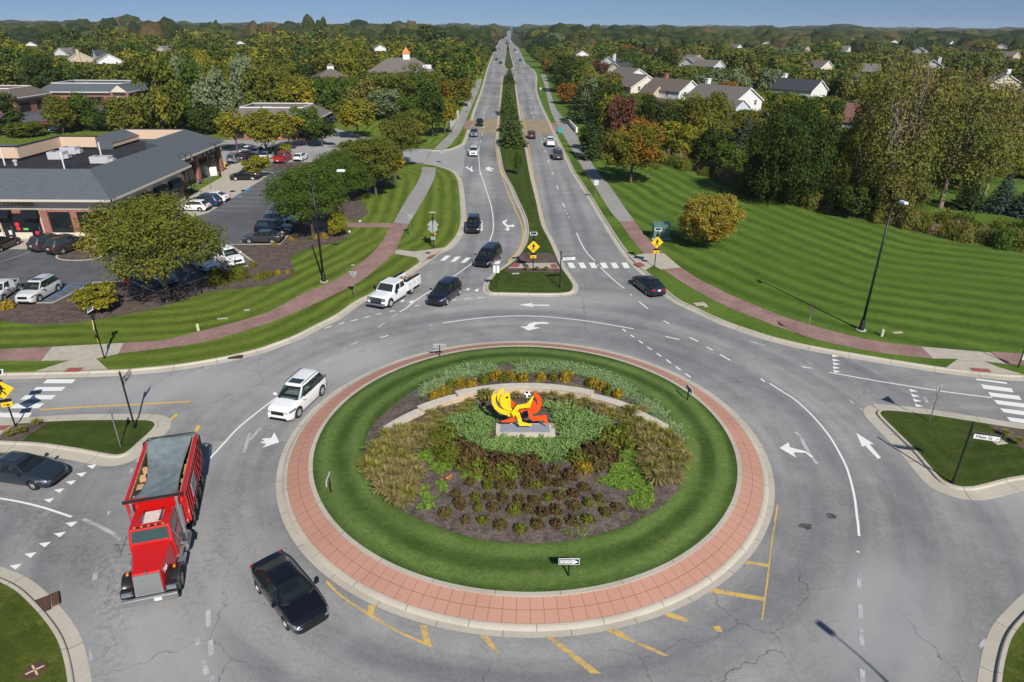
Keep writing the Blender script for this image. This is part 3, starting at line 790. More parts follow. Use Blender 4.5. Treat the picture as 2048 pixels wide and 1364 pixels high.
for ln in (b4((812, 498), (815, 612)), b4((822, 740), (824, 845)), b4((832, 925), (836, 1050)), b4((838, 1230), (845, 1330)),
     K(0, 1010, 3.854, [(738, 520), (728, 580)]), K(0, 1010, 3.854, [(1604, 810), (1608, 940)]), K(0, 1010, 3.854, [(1622, 1042), (1628, 1165)]), K(0, 1010, 3.854, [(1636, 1320), (1640, 1380)]),
     K(0, 1010, 3.854, [(1575, 1195), (1592, 1310)]), K(0, 1010, 3.854, [(1515, 1020), (1530, 1080)]),
     [(500, 866), (488, 905)], [(522, 855), (500, 880)], K(0, 1010, 3.854, [(640, 110), (760, 160), (860, 215), (930, 265)]),
     K(500, 340, 3.898, [(1105, 1150), (1145, 1125)]), K(500, 340, 3.898, [(1000, 1228), (1050, 1190)]), K(500, 680, 3.898, [(700, 95), (755, 62)]), K(500, 680, 3.898, [(775, 45), (840, 15)]), K(500, 680, 3.898, [(595, 165), (630, 145)]),
     K(500, 340, 3.898, [(1390, 1216), (1430, 1206)]), d4((0, 10), (120, 42)), d4((1300, 420), (1325, 470))):
 ribbon(mb, GL(ln), .2, MZ)
for q in (K(0, 1010, 3.854, [(690, 1105), (720, 1190), (686, 1195)]), K(0, 1010, 3.854, [(830, 50), (855, 48), (840, 78), (824, 76)]), b4((1748, 992), (1780, 1014), (1732, 1074), (1704, 1056))):
 z_ = zn(); P = [(*G(*p)[:2], z_) for p in q]; mb.add(P, [tuple(range(len(P)))])
for q in (l0((1085, 908), (1103, 912), (1075, 955), (1053, 950)), l0((1025, 1000), (1042, 1005), (1022, 1045), (1008, 1045)), d4((728, 445), (745, 445), (784, 475), (765, 477)), d4((815, 508), (832, 508), (870, 540), (852, 543))):
 z_ = zn(); P = [(*G(*p)[:2], z_) for p in q]; mb.add(P, [tuple(range(len(P)))])
struct(up_normals(mb.build('worn_marking', M_WHITEW)))
mb = MB()
for ln, w in ((l0((312, 545), (600, 527), (1000, 507), (1485, 480)), .14), (l0((-40, 562), (15, 560)), .14), (c3((0, 0), (60, 170), (120, 310), (160, 400), (180, 480), (178, 540), (160, 600), (120, 655), (62, 712)), .13),
     (c3((245, 0), (290, 180), (330, 350), (370, 500), (410, 610), (462, 708)), .13),
     (K(500, 0, 3.898, [(1975, 450), (1945, 800), (1925, 1000), (1915, 1120), (1935, 1270), (1965, 1364)]), .13), (K(500, 0, 3.898, [(1995, 340), (1975, 450)]), .13),
     (K(1000, 0, 3.898, [(55, 400), (90, 520)]), .13), (K(1000, 0, 3.898, [(110, 670), (165, 860), (205, 1040), (262, 1364)]), .13),
     ([(2014, 533), (2040, 505)], .0)):
 if w: ribbon(mb, GL(ln), w, MZ, n=3)
for ln in (l0((1308, 638), (1382, 578)), l0((1532, 712), (1548, 668)), c2((2015, 712), (2027, 700))):
 ribbon(mb, GL(ln), .2, MZ)
struct(up_normals(mb.build('yellow_marking', M_YEL)))
mb = MB()
ap = lambda *p: K(1000, 1010, 3.854, p)
for q in (ap((350, 1015), (400, 1012), (500, 1090), (465, 1110)), ap((805, 965), (880, 950), (1025, 1030), (985, 1045)), ap((1260, 850), (1310, 828), (1460, 885), (1430, 905)), ap((1605, 670), (1650, 645), (2050, 715), (2050, 745)), ap((1885, 455), (1915, 432), (2080, 460), (2080, 482)),
    K(500, 1010, 3.854, [(1305, 925), (1362, 930), (1400, 1092), (1345, 1070)]), K(500, 1010, 3.854, [(1772, 1005), (1830, 1008), (1925, 1140), (1880, 1130)]), K(500, 1010, 3.854, [(910, 770), (968, 778), (945, 855), (903, 835)]),
    ap((465, 1110), (500, 1090), (780, 1300), (700, 1300)), ap((985, 1045), (1025, 1030), (1300, 1160), (1270, 1170)), ap((1640, 940), (1690, 930), (1720, 985), (1665, 975))):
 z_ = zn(); P = [(*G(*p)[:2], z_) for p in q]; mb.add(P, [tuple(range(len(P)))])
ribbon(mb, GL(K(500, 1010, 3.854, [(590, 590), (700, 700), (850, 800), (1000, 895), (1150, 980), (1400, 1090)])), .12, MZ, n=3)
ribbon(mb, GL(b4((205, 0), (180, 170), (155, 330), (130, 560), (110, 700), (90, 860))), .08, MZ, n=3)
struct(up_normals(mb.build('worn_yellow_marking', M_YELW)))
mb = MB()
for k in range(8):
 x = -27.9 - 4.6
 ribbon(mb, [Vector((-33.2, 78.5 + k * 2.75, 0)), Vector((-28.2, 78.5 + k * 2.75, 0))], .1, LOTZ + .006)
for k in range(11):
 ribbon(mb, [Vector((-47.6 if k < 1 else -42.6, 93 + k * 2.75, 0)) + Vector((5, 0, 0)) * 0, Vector((-37.6, 93 + k * 2.75, 0))], .1, LOTZ + .006)
for k in range(14):
 a = Vector((-93 + k * 2.9, 75 - .3, 0)); ribbon(mb, [a, a + Vector((-1.2, -5, 0))], .1, LOTZ + .006)
ribbon(mb, GL([(470, 487), (540, 350)], LOTZ)[:2], .0001, LOTZ + .006)
struct(up_normals(mb.build('parking_line', M_WHITEW)))
mb = MB()
bl = lambda *p: K(0, 340, 3.898, p)
for ln in (bl((30, 1050), (110, 1005)), bl((355, 1012), (430, 1025)), bl((350, 1015), (560, 890)), bl((430, 975), (495, 990)), bl((490, 938), (560, 950)), bl((545, 905), (620, 915)), bl((560, 888), (690, 885)), bl((430, 1025), (690, 885))):
 ribbon(mb, GL(ln, LOTZ), .1, LOTZ + .006)
for q in (bl((1800, 160), (1840, 160), (1825, 172), (1790, 172)), bl((1885, 155), (1950, 152), (1935, 165), (1875, 168)), bl((1855, 200), (1885, 195), (1880, 212), (1850, 212))):
 P = [(*G(*p, LOTZ)[:2], LOTZ + .006) for p in q]; mb.add(P, [(0, 1, 2, 3)])
struct(up_normals(mb.build('accessible_marking', M_BLUEP)))
def disc(name, c, r_, z, mat, label, cat, cross=False, group=None):
 mb = MB(); mb.lathe([(0.001, .03), (r_ * .93, .03), (r_, .02), (r_, 0)], (0, 0, 0), n=28)
 if cross:
  o = empty(name, (c.x, c.y, z), .5, label, cat, group); mb.build('cover', mat, o)
  for a in (0.2, PI / 2 + .35):
   m2 = MB(); m2.box((0, 0, .036), (r_ * 1.5, .07, .008), a); m2.build('painted_cross', plain('cream_paint', (.6, .45, .28), .8), o)
  return o
 o = mb.build(name, mat, loc=(c.x, c.y, z)); return tag(o, label, cat, group)
M_RUST = plain('rusty_iron', (.10, .055, .038), .8, .2, var=.3, vs=8)
disc('manhole_cover', G(70, 1341, .14), .43, .14, M_RUST, 'round brown manhole cover with a pale painted cross in the corner lawn', 'manhole cover', True)
disc('manhole_cover', G(1616, 725), .33, .006, plain('iron_pale', (.25, .23, .2), .8, var=.3), 'pale round manhole cover in the roadway by the row of yield triangles', 'manhole cover')
disc('manhole_cover', G(856, 506, .16), .32, .16, M_RUST, 'small rusty cover in the concrete ramp beside the north crosswalk', 'manhole cover')
for i, (p, w, d_, rz, lb) in enumerate((((84, 1208), 1.0, .62, -.95, 'rusty slotted storm drain grate in the gutter of the near left corner'), ((471, 713), 1.1, .5, .12, 'brown storm drain inlet set in the kerb of the north-west curve'))):
 g = G(*p, .1); e = empty('storm_drain', (g.x, g.y, .04 if i == 0 else .06), rz, lb, 'drain')
 m = MB(); m.box((0, 0, 0), (w, d_, .05)); m.build('drain_pan', plain('dark_hole', (.02, .015, .012), .9), e)
 m = MB()
 for k in range(12): m.box((-w / 2 + .06 + k * (w - .12) / 11, 0, .035), (.045, d_, .03))
 m.build('grate', M_RUST, e)
 if i == 0:
  m = MB(); m.box((0, .52, .07), (w * .8, .3, .12)); m.build('kerb_casting', M_RUST, e)
M_POT = m_ground('broken_asphalt', (.03, .03, .032), (.16, .155, .15), 3, 20, .05)
for p, r_ in (((1612, 1052), .30), ((1662, 1032), .26)):
 g = G(*p); pts = [(g.x + math.cos(a) * r_ * random.uniform(.6, 1.25) * 1.3, g.y + math.sin(a) * r_ * random.uniform(.6, 1.1)) for a in [k * PI / 9 for k in range(18)]]
 sheet('pothole', pts, .005, M_POT)
# ------------------------------------------------------------------ central island
IC = Vector((.80, 35.74, 0))
def zi(r):
 P = [(0, .92), (4, .88), (9.6, .66), (12.95, .47), (13.15, .47), (14.5, .14)]
 if r >= 14.5: return .1
 for (a, za), (b, zb) in zip(P[:-1], P[1:]):
  if r <= b: return za + (zb - za) * (r - a) / (b - a)
def GI(px, py, dz=0.0):
 z = .6
 for _ in range(6):
  g = G(px, py, z + dz); z = zi((Vector((g.x, g.y, 0)) - IC).length)
 g = G(px, py, z + dz); g.z = z + dz
 return g
def ring(name, r0, r1, z0, z1, mat, n=160, steps=6, uvg=1.0, zf=None):
 mb = MB(); rows = []
 for j in range(n + 1):
  a = 2 * PI * j / n
  row = []
  for k in range(steps + 1):
   r_ = r0 + (r1 - r0) * k / steps
   z = zf(r_) if zf else z0 + (z1 - z0) * k / steps
   row.append((IC.x + r_ * math.cos(a), IC.y + r_ * math.sin(a), z))
  rows.append(row)
 mb.grid(rows[::-1])
 o = up_normals(mb.build(name, mat, smooth=True))
 me = o.data; uvl = me.uv_layers.new(name='UVMap'); rm = (r0 + r1) / 2
 for p in me.polygons:
  jm = None
  for li in p.loop_indices:
   vi = me.loops[li].vertex_index
   j, k = divmod(vi, steps + 1)
   uvl.data[li].uv = ((n - j) / n * 2 * PI * rm * uvg, k / steps * abs(r1 - r0))
 at = me.attributes.new('d', 'FLOAT', 'POINT')
 at.data.foreach_set('value', [math.hypot(v.co.x - IC.x, v.co.y - IC.y) for v in me.vertices])
 return struct(o)
ring('kerb_island_gutter', 15.05, 14.72, .008, .012, M_CONC, steps=1)
ring('kerb_island', 14.72, 14.42, 0, 0, M_CONC, steps=5, zf=lambda r_: .012 + .128 * min(1, ((14.72 - r_) / .2)) ** .6)
ring('apron', 14.42, 13.18, .14, .455, M_APRON, steps=3)
ring('kerb_island_inner', 13.18, 12.93, .50, .50, M_CONC, steps=2)
ring('kerb_island_inner_face', 13.182, 13.18, .44, .50, M_CONC, steps=1)
ring('lawn_island', 12.93, 9.0, .48, 0, M_LAWN_ISL, n=220, steps=10, zf=zi)
M_MULCH2 = m_ground('mulch_mossy', (.060, .046, .038), (.185, .148, .128), 1.3, 7, .08, (.40, .34, .29))
bed_px = [(730, 900), (745, 960), (790, 1010), (860, 1047), (950, 1076), (1050, 1087), (1130, 1082), (1200, 1068), (1275, 1040), (1330, 1008), (1358, 975), (1369, 930), (1365, 880), (1335, 832), (1290, 795), (1220, 757), (1150, 738), (1100, 731), (1040, 727), (985, 730), (930, 737), (870, 757), (820, 786), (765, 830), (738, 862)]
bp = [GI(x, y, .02) for x, y in bed_px]
bp = [Vector((p[0], p[1])) for p in catmull([Vector((p.x, p.y)) for p in bp], 5, True)]
mb = MB(); n = len(bp); rows = []
for k in range(9):
 f = k / 8
 row = []
 for j in range(n + 1):
  p = bp[j % n]; q = Vector((IC.x, IC.y)).lerp(p, f)
  row.append((q.x, q.y, zi((Vector((q.x, q.y, 0)) - IC).length) + .02 + .015 * math.sin(q.x * 3) * math.sin(q.y * 3.3)))
 rows.append(row)
mb.grid(rows); struct(up_normals(mb.build('mulch_bed_island', M_MULCH2, smooth=True)))
wall = empty('stone_wall', (IC.x, IC.y, .8), 0, 'curved pale limestone seat wall stepping down at both ends behind the sculpture', 'wall')
def arc_block(mb, mbc, P0, P1, P2, z0, z1, th=.42):
 pass
we = [(768, 853), (780, 846), (803, 831), (833, 813.5), (860, 802), (895, 786), (930, 776), (975, 769), (1015, 766), (1060, 766), (1100, 769), (1150, 776), (1206, 782), (1240, 796), (1272, 811), (1300, 829), (1336, 851)]
zt = [1.05, 1.05, 1.05, 1.05, 1.25, 1.25, 1.5, 1.5, 1.5, 1.5, 1.5, 1.5, 1.5, 1.25, 1.25, 1.02, 1.02]
W_ = []
for (x, y), z in zip(we, zt):
 g = G(x, y, z); W_.append(Vector((g.x, g.y)))
A = np.array([[2 * p.x, 2 * p.y, 1] for p in W_]); bvec = np.array([p.x ** 2 + p.y ** 2 for p in W_])
sol = np.linalg.lstsq(A, bvec, rcond=None)[0]
WC = Vector((sol[0], sol[1])); WR = math.sqrt(sol[2] + sol[0] ** 2 + sol[1] ** 2)
ang = [math.atan2(p.y - WC.y, p.x - WC.x) for p in W_]
a_l, a_r = ang[0], ang[-1]
if a_l < 0: a_l += 2 * PI
secs = []
tot = a_l - a_r
for f0, f1, z in ((0, .135, 1.02), (.135, .27, 1.22), (.27, .73, 1.45), (.73, .865, 1.22), (.865, 1, 1.02)):
 secs.append((a_l - tot * f0, a_l - tot * f1, z))
for a0, a1, z in secs:
 mb = MB(); mc = MB(); st = max(3, int(abs(a0 - a1) * WR / .5)); bl_ = []; cl_ = []
 for i in range(st + 1):
  a = a0 + (a1 - a0) * i / st; ca, sa = math.cos(a), math.sin(a)
  zb = .35
  P = lambda r_, zz: (WC.x + r_ * ca - wall.location.x, WC.y + r_ * sa - wall.location.y, zz - .8)
  jit = random.uniform(-.012, .012)
  bl_.append([P(WR - .04, zb), P(WR - .04, z - .1), P(WR - .56 + jit, z - .1), P(WR - .57 + jit, zb)])
  cl_.append([P(WR, z - .1), P(WR, z), P(WR - .62, z), P(WR - .62, z - .1), P(WR, z - .1)])
 mb.grid(bl_); mb.f.append((0, 1, 2, 3)); mb.m.append(0); k = len(bl_) * 4 - 4; mb.f.append((k + 3, k + 2, k + 1, k)); mb.m.append(0)
 mc.grid(cl_); mc.f.append((0, 1, 2, 3)); mc.m.append(0); k = len(cl_) * 5 - 5; mc.f.append((k + 3, k + 2, k + 1, k)); mc.m.append(0)
 mb.build('wall_section', M_STONEW, wall, fixn=True); mc.build('cap_stone', M_STONE, wall, fixn=True)
pc = Vector((.86, 35.55, 0))
M_YSC = plain('sculpture_yellow', (.85, .60, .02), .35, 0, .5, .3)
M_OSC = plain('sculpture_orange', (.80, .085, .012), .35, 0, .5, .3)
plinth = empty('sculpture_plinth', (pc.x, pc.y, .7), 0, 'square pale stone plinth with a grey steel base plate under the sculpture', 'plinth')
m = MB(); m.box((0, 0, .18), (3.7, 1.35, .44)); m.build('plinth_block', M_STONE, plinth)
m = MB(); m.box((0, .02, .43), (3.05, .9, .06)); m.build('base_plate', plain('steel_plate', (.36, .38, .42), .4, .3, var=.15, vs=5), plinth)
sc = empty('sculpture', (pc.x, pc.y, 1.16), 0, 'yellow and orange cut-steel sculpture of two footballers on a plinth in the island', 'sculpture')
S_ = 1 / 3.898
fz = lambda pts: pts
def sp(px, py):   # crop position (origin 500,680) -> local x,z on the sculpture's plane
 X, Y = 500 + px / 3.898, 680 + py / 3.898
 d = ray(X, Y); t = pc.y / d.y
 return (d.x * t - pc.x, CAMH + d.z * t - 1.16)
def plate(name, pts, mat, dy=0.0, th=.05):
 q = [sp(*p) for p in pts]
 m = MB(); m.extr(q, (0, dy, 0), (1, 0, 0), (0, 0, 1), (0, -1, 0), th)
 return m.build(name, mat, sc)
def arcpts(cx, cy, r0, r1, a0, a1, n=14, e=1.0):
 o = [(cx + r0 * math.cos(R(a0 + (a1 - a0) * i / n)), cy - e * r0 * math.sin(R(a0 + (a1 - a0) * i / n))) for i in range(n + 1)]
 o += [(cx + r1 * math.cos(R(a1 + (a0 - a1) * i / n)), cy - e * r1 * math.sin(R(a1 + (a0 - a1) * i / n))) for i in range(n + 1)]
 return o
z9 = lambda pts: [((970 + x / 11.37 - 500) * 3.898, (760 + y / 11.37 - 680) * 3.898) for x, y in pts]
for nm, mt, dy, pts in (
 ('outer_crescent', M_YSC, -.02, [(195, 285), (275, 325), (240, 400), (245, 500), (290, 590), (360, 645), (430, 675), (435, 640), (600, 650), (690, 740), (640, 840), (470, 790), (330, 740), (220, 650), (155, 520), (145, 400), (165, 330)]),
 ('crest', M_YSC, .05, [(370, 185), (435, 235), (360, 330), (330, 420), (330, 520), (400, 620), (360, 600), (300, 500), (275, 420), (280, 330), (320, 240)]),
 ('head_disc', M_YSC, -.12, [(555, 255), (590, 450), (580, 480), (595, 600), (615, 640), (600, 665), (500, 655), (430, 630), (360, 560), (330, 450), (345, 380), (400, 310), (470, 270)]),
 ('arm', M_YSC, -.26, [(1080, 310), (1105, 330), (1020, 570), (780, 600), (660, 790), (590, 700), (720, 520), (945, 485), (1000, 420)]),
 ('yellow_leg', M_YSC, -.19, [(690, 690), (780, 690), (850, 915), (1055, 970), (1055, 1005), (780, 1000), (750, 900), (700, 760)]),
 ('orange_shoulder', M_OSC, .10, [(570, 455), (640, 510), (700, 550), (640, 640), (615, 640), (590, 560)]),
 ('orange_torso', M_OSC, .02, [(780, 625), (840, 605), (1020, 575), (1060, 450), (1110, 470), (1160, 530), (1160, 590), (1100, 655), (960, 668), (880, 645)]),
 ('orange_hip', M_OSC, .12, [(740, 640), (960, 680), (950, 710), (850, 740), (820, 770), (770, 700)]),
 ('orange_crescent', M_OSC, .16, [(1120, 310), (1150, 320), (1230, 370), (1290, 470), (1300, 570), (1260, 690), (1180, 770), (1110, 790), (985, 770), (975, 660), (1075, 660), (1080, 700), (1150, 640), (1195, 570), (1190, 490), (1150, 420), (1100, 390)]),
 ('front_leg', M_OSC, -.05, [(985, 740), (1080, 760), (1090, 820), (1395, 785), (1440, 1020), (1410, 1015), (1330, 890), (1080, 925), (1020, 860), (990, 800)]),
 ('rear_leg', M_OSC, .06, [(690, 780), (720, 870), (640, 970), (380, 970), (360, 945), (560, 890), (620, 850)]),
 ('eye', M_RUST, -.15, [(470, 365), (490, 345), (525, 345), (542, 365), (520, 388), (490, 388)])):
 plate(nm, z9(pts), mt, dy)
for x, y in ((515, 740), (628, 770), (500, 790), (600, 812), (760, 800)):
 X_, Z_ = sp(*z9([(x, y)])[0]); mb = MB(); mb.box((X_, -.30 if x > 700 else -.06, Z_), (.035, .05, .035)); mb.build('bolt', M_BLACK, sc)
bx, bz = sp(*z9([(955, 310)])[0])
m = bmesh.new(); bmesh.ops.create_icosphere(m, subdivisions=4, radius=.235)
me = D.meshes.new('football'); M_WB = plain('ball_white', (.8, .8, .8), .4); me.materials.append(M_WB); me.materials.append(M_BLACK)
ico = bmesh.new(); bmesh.ops.create_icosphere(ico, subdivisions=1, radius=1); ax = [v.co.normalized() for v in ico.verts]; ico.free()
rot = Matrix.Rotation(.5, 3, 'X') @ Matrix.Rotation(.3, 3, 'Z')
ax = [rot @ a for a in ax]
for f in m.faces:
 c = f.calc_center_median().normalized(); f.smooth = True
 if max(c.dot(a) for a in ax) > .93: f.material_index = 1
m.to_mesh(me); m.free()
ball = D.objects.new('football', me); COL.objects.link(ball); ball.parent = sc; ball.location = (bx, -.1, bz)
# ------------------------------------------------------------------ buildings
M_BRICK = m_brickwall('red_brick', (.24, .085, .06), (.30, .115, .08), (.34, .26, .22))
M_CREAM = plain('cream_stucco', (.60, .54, .45), .85, var=.06, vs=.8)
M_TANP = m_siding('tan_standing_seam', (.62, .46, .34), .45, True, .45)
M_SH_G = m_shingle('grey_shingle', (.065, .075, .088), (.12, .135, .152))
M_SH_B = m_shingle('brown_shingle', (.10, .082, .07), (.17, .14, .12))
M_SH_D = m_shingle('dark_shingle', (.035, .037, .045), (.07, .072, .082))
M_SH_T = m_shingle('taupe_shingle', (.12, .105, .095), (.19, .17, .155))
M_FLATR = m_ground('flat_roof_membrane', (.018, .019, .024), (.045, .045, .052), .25, 2.5, .01, (.10, .10, .11))
M_GLASSD = plain('dark_glass', (.012, .015, .018), .06, 0, .6)
M_FRAMEB = plain('bronze_frame', (.02, .02, .02), .4, .2)
M_TRIMW = plain('white_trim', (.74, .73, .70), .6)
M_TRIMT = plain('tan_trim', (.55, .50, .42), .6)
M_HVAC = plain('pale_painted_steel', (.50, .49, .52), .5, .1, var=.1)
M_SIDW = m_siding('white_siding', (.70, .70, .70))
M_SIDC = m_siding('cream_siding', (.66, .60, .50))
M_SIDB = m_siding('pale_blue_siding', (.52, .56, .62))
M_SIDT = m_siding('tan_siding', (.50, .41, .31))
M_SIGNY = plain('bronze_letters', (.36, .20, .08), .5)
M_CREAMW = plain('white_letter', (.8, .8, .8), .6)
def text_obj(name, txt, size, mat, parent, loc, rot, ext=.02, align='CENTER', sx=1.0):
 cu = D.curves.new('t', 'FONT'); cu.body = txt; cu.size = size; cu.extrude = ext; cu.align_x = align; cu.align_y = 'CENTER'; cu.resolution_u = 3
 to = D.objects.new('t', cu); COL.objects.link(to)
 dg = bpy.context.evaluated_depsgraph_get(); me = D.meshes.new_from_object(to.evaluated_get(dg))
 D.objects.remove(to); D.curves.remove(cu)
 me.materials.clear(); me.materials.append(mat)
 o = D.objects.new(name, me); COL.objects.link(o); o.parent = parent; o.location = loc; o.rotation_euler = rot; o.scale = (sx, 1, 1)
 return o
def on_wall_y(px, py, Y):
 d = ray(px, py); t = Y / d.y
 return d.x * t, CAMH + d.z * t
def on_wall_x(px, py, X):
 d = ray(px, py); t = X / d.x
 return d.y * t, CAMH + d.z * t
def window(parent, c, w, h, rz, mat=M_FRAMEB, nx=2, nz=2, glass=M_GLASSD, name='window', fw=.07, deep=.08):
 """frame with bars, the pane its child; c = centre on the wall, rz: wall normal direction angle (0 = facing -Y)"""
 m = MB()
 def bx(u, z, su, sz, th=deep): m.box((u, 0, z), (su, th, sz))
 bx(0, h / 2 - fw / 2, w, fw); bx(0, -h / 2 + fw / 2, w, fw)
 bx(-w / 2 + fw / 2, 0, fw, h - 2 * fw); bx(w / 2 - fw / 2, 0, fw, h - 2 * fw)
 for i in range(1, nx): bx(-w / 2 + w * i / nx, 0, fw * .7, h - 2 * fw, deep * .7)
 for i in range(1, nz): bx(0, -h / 2 + h * i / nz, w - 2 * fw, fw * .7, deep * .6)
 o = m.build(name, mat, parent, loc=c, rz=rz)
 p = MB(); p.box((0, .012, 0), (w - fw, .03, h - fw)); p.build('pane', glass, o)
 return o
mall = empty('shopping_centre', (-60, 95, 0), 0, 'single-storey brick shopping centre with grey shingle roof and a flat roof behind tan screens', 'building')
def lm(p): return (p[0] + 60, p[1] - 95, p[2])
def mall_mesh(name, fn, mat, **k):
 m = MB(); fn(m); m.v = [lm(v) for v in m.v]; return m.build(name, mat, mall, **k)
XW, XA, XB, YS, YM, YN = -110, -48.5, -52.2, 79.3, 98.5, 121.0
mall_mesh('wall', lambda m: (m.prism([(XW, YS), (XA, YS), (XA, YM), (XB, YM), (XB, YN), (-64, YN), (-64, 112), (-72, 112), (-72, 100), (XW, 100)], .0, 3.75)), M_BRICK)
mall_mesh('fascia_band', lambda m: (m.prism([(XW, YS - .06), (XA + .06, YS - .06), (XA + .06, YM + .05), (XB + .06, YM + .05), (XB + .06, YN + .05), (-64, YN), (-64, 112), (-72, 112), (-72, 100), (XW, 100)], 3.75, 5.05)), M_CREAM)
mall_mesh('stone_base', lambda m: m.prism([(XW, YS - .08), (XA + .08, YS - .08), (XA + .08, YM), (XB + .08, YM), (XB + .08, YN + .08), (-60, YN + .08), (-60, 110), (XW, 95)], 0, .95), M_CREAM)
ev = [(XW, YS - 1.3), (XA + 1.3, YS - 1.3), (XA + 1.3, YM + 1.2), (XB + 1.5, YM + 1.2), (XB + 1.5, YN + .8), (-65, YN + .8)]
inn = [(XW, YS + 2.9), (-51.4, YS + 2.9), (-51.4, YM + 1.2), (-54.8, YM + 4.0), (-54.8, 116.2), (-65, 116.2)]
def roofm(m):
 zE, zR = 5.22, 8.0
 n = len(ev)
 vs = [(x, y, zE) for x, y in ev] + [(x, y, zR) for x, y in inn]
 m.add(vs, [(i, i + 1, n + i + 1, n + i) for i in range(n - 1)])
 vs = [(x, y, zR) for x, y in inn] + [(x, y, 6.0) for x, y in inn]
 m.add(vs, [(i, i + 1, n + i + 1, n + i) for i in range(n - 1)])
mall_mesh('roof', roofm, M_SH_G)
def eavem(m):
 for (x0, y0), (x1, y1) in zip(ev[:-1], ev[1:]):
  L = math.hypot(x1 - x0, y1 - y0); a = math.atan2(y1 - y0, x1 - x0)
  m.box(((x0 + x1) / 2, (y0 + y1) / 2, 5.1), (L + .12, .12, .26), a)
mall_mesh('gutter', eavem, M_TRIMT)
mall_mesh('soffit', lambda m: m.prism([(XW, YS - 1.25), (XA + 1.25, YS - 1.25), (XA + 1.25, YM + 1.1), (XB + 1.4, YM + 1.1), (XB + 1.4, YN + .7), (-64, YN + .7), (-64, 112), (XW, 100)], 5.06, 5.12), M_CREAM)
mall_mesh('flat_roof', lambda m: m.prism([(XW, YS + 2.5), (-51.2, YS + 2.5), (-51.2, YM + 1), (-54.6, YM + 3.8), (-54.6, 116.3), (-65.1, 116.3), (-65.1, 108.2), (-71.1, 108.2), (-71.1, 98.3), (XW, 98.3)], 5.6, 6.05), M_FLATR)
def screen(m):
 pts = [(XW, 98.0), (-71.0, 98.0), (-70.9, 107.9), (-65.0, 107.9)]
 for (x0, y0), (x1, y1) in zip(pts[:-1], pts[1:]):
  L = math.hypot(x1 - x0, y1 - y0); a = math.atan2(y1 - y0, x1 - x0)
  m.box(((x0 + x1) / 2, (y0 + y1) / 2, 7.2), (L - .02, .2, 1.6), a)
 m.box((-59.9, 116.2, 7.2), (10.2, .2, 1.6)); m.box((-62.9, 112, 6.75), (.2, 8.1, .7))
mall_mesh('roof_screen', screen, M_TANP)
def scr_cap(m):
 pts = [(XW, 98.0), (-71.0, 98.0), (-70.9, 107.9), (-65.0, 107.9)]
 for (x0, y0), (x1, y1) in zip(pts[:-1], pts[1:]):
  L = math.hypot(x1 - x0, y1 - y0); a = math.atan2(y1 - y0, x1 - x0)
  m.box(((x0 + x1) / 2, (y0 + y1) / 2 , 8.03), (L + .2, .32, .1), a)
  m.box(((x0 + x1) / 2, (y0 + y1) / 2 - .02, 6.22), (L , .26, .36), a)
 m.box((-59.9, 116.2, 8.03), (10.4, .32, .1))
mall_mesh('screen_coping', scr_cap, M_FRAMEB)
mall_mesh('inner_roof_slope', lambda m: m.add([(-65.2, 107.7, 8.05), (-62.7, 107.9, 7.05), (-62.7, 116.1, 7.05), (-65.2, 116.3, 8.05), (-65.2, 107.7, 6.0), (-62.9, 107.9, 6.0)], [(0, 1, 2, 3), (0, 4, 5, 1)]), M_SH_G)
def sx_(px): return on_wall_y(px, 440, YS)[0]
for (x0, x1, z0, z1, nx, nz) in ((sx_(-22), sx_(-3), .95, 3.2, 2, 2), (sx_(23), sx_(58), .95, 3.25, 3, 2), (sx_(101), sx_(143), .95, 3.45, 3, 2), (sx_(158), sx_(196), .95, 3.45, 3, 2)):
 window(mall, lm(((x0 + x1) / 2, YS - .10, (z0 + z1) / 2)), x1 - x0, z1 - z0, 0, nx=nx, nz=nz)
for px0, px1 in ((2, 24), (58, 80)):
 x0, x1 = sx_(px0), sx_(px1)
 dr = window(mall, lm(((x0 + x1) / 2, YS - .12, 1.45)), min(1.25, x1 - x0), 2.55, 0, nx=1, nz=2, name='door')
 m = MB(); m.box((.42, -.07, -.1), (.04, .05, .7)); m.build('handle', M_GREYM, dr)
 m = MB(); xm = (x0 + x1) / 2 + 60; m.hull8([(xm - .95, YS - 95 - .95, 2.85), (xm + .95, YS - 95 - .95, 2.85), (xm + .95, YS - 95 - .07, 2.85), (xm - .95, YS - 95 - .07, 2.85), (xm - .95, YS - 95 - .6, 3.75), (xm + .95, YS - 95 - .6, 3.75), (xm + .95, YS - 95 - .07, 3.75), (xm - .95, YS - 95 - .07, 3.75)])
 m.build('awning', M_BLACK, mall)
text_obj('lettering', 'CLASSIC CLEANERS', .78, M_SIGNY, mall, lm((sx_(22), YS - .13, 4.38)), (PI / 2, 0, 0), .05, sx=1.0)
M_REDS = plain('red_sticker', (.6, .03, .05), .5); M_GRNS = plain('green_sticker', (.15, .6, .1), .5)
for px, py, r_, mt in ((34, 449, .28, M_REDS), (37, 457, .26, M_REDS), (75, 466, .25, M_REDS)):
 x, z = on_wall_y(px, py, YS - .2); m = MB(); m.lathe([(0.001, -.01), (r_, -.01), (r_, .01)], (0, 0, 0), 'Y', 16); m.build('window_sticker', mt, mall, loc=lm((x, YS - .2, z)))
x, z = on_wall_y(52, 458, YS - .2); m = MB(); m.box((0, 0, 0), (.6, .02, .2)); m.build('window_sticker', M_GRNS, mall, loc=lm((x, YS - .2, z)))
x, z = on_wall_y(21, 465, YS - .2); m = MB(); m.box((0, 0, 0), (.35, .02, .5)); m.build('window_sticker', M_TRIMW, mall, loc=lm((x, YS - .2, z)))
def downpipe(x, y):
 m = MB(); m.box((x + 60, y - 95, 2.6), (.14, .12, 5.0)); m.build('downpipe', M_TRIMT, mall)
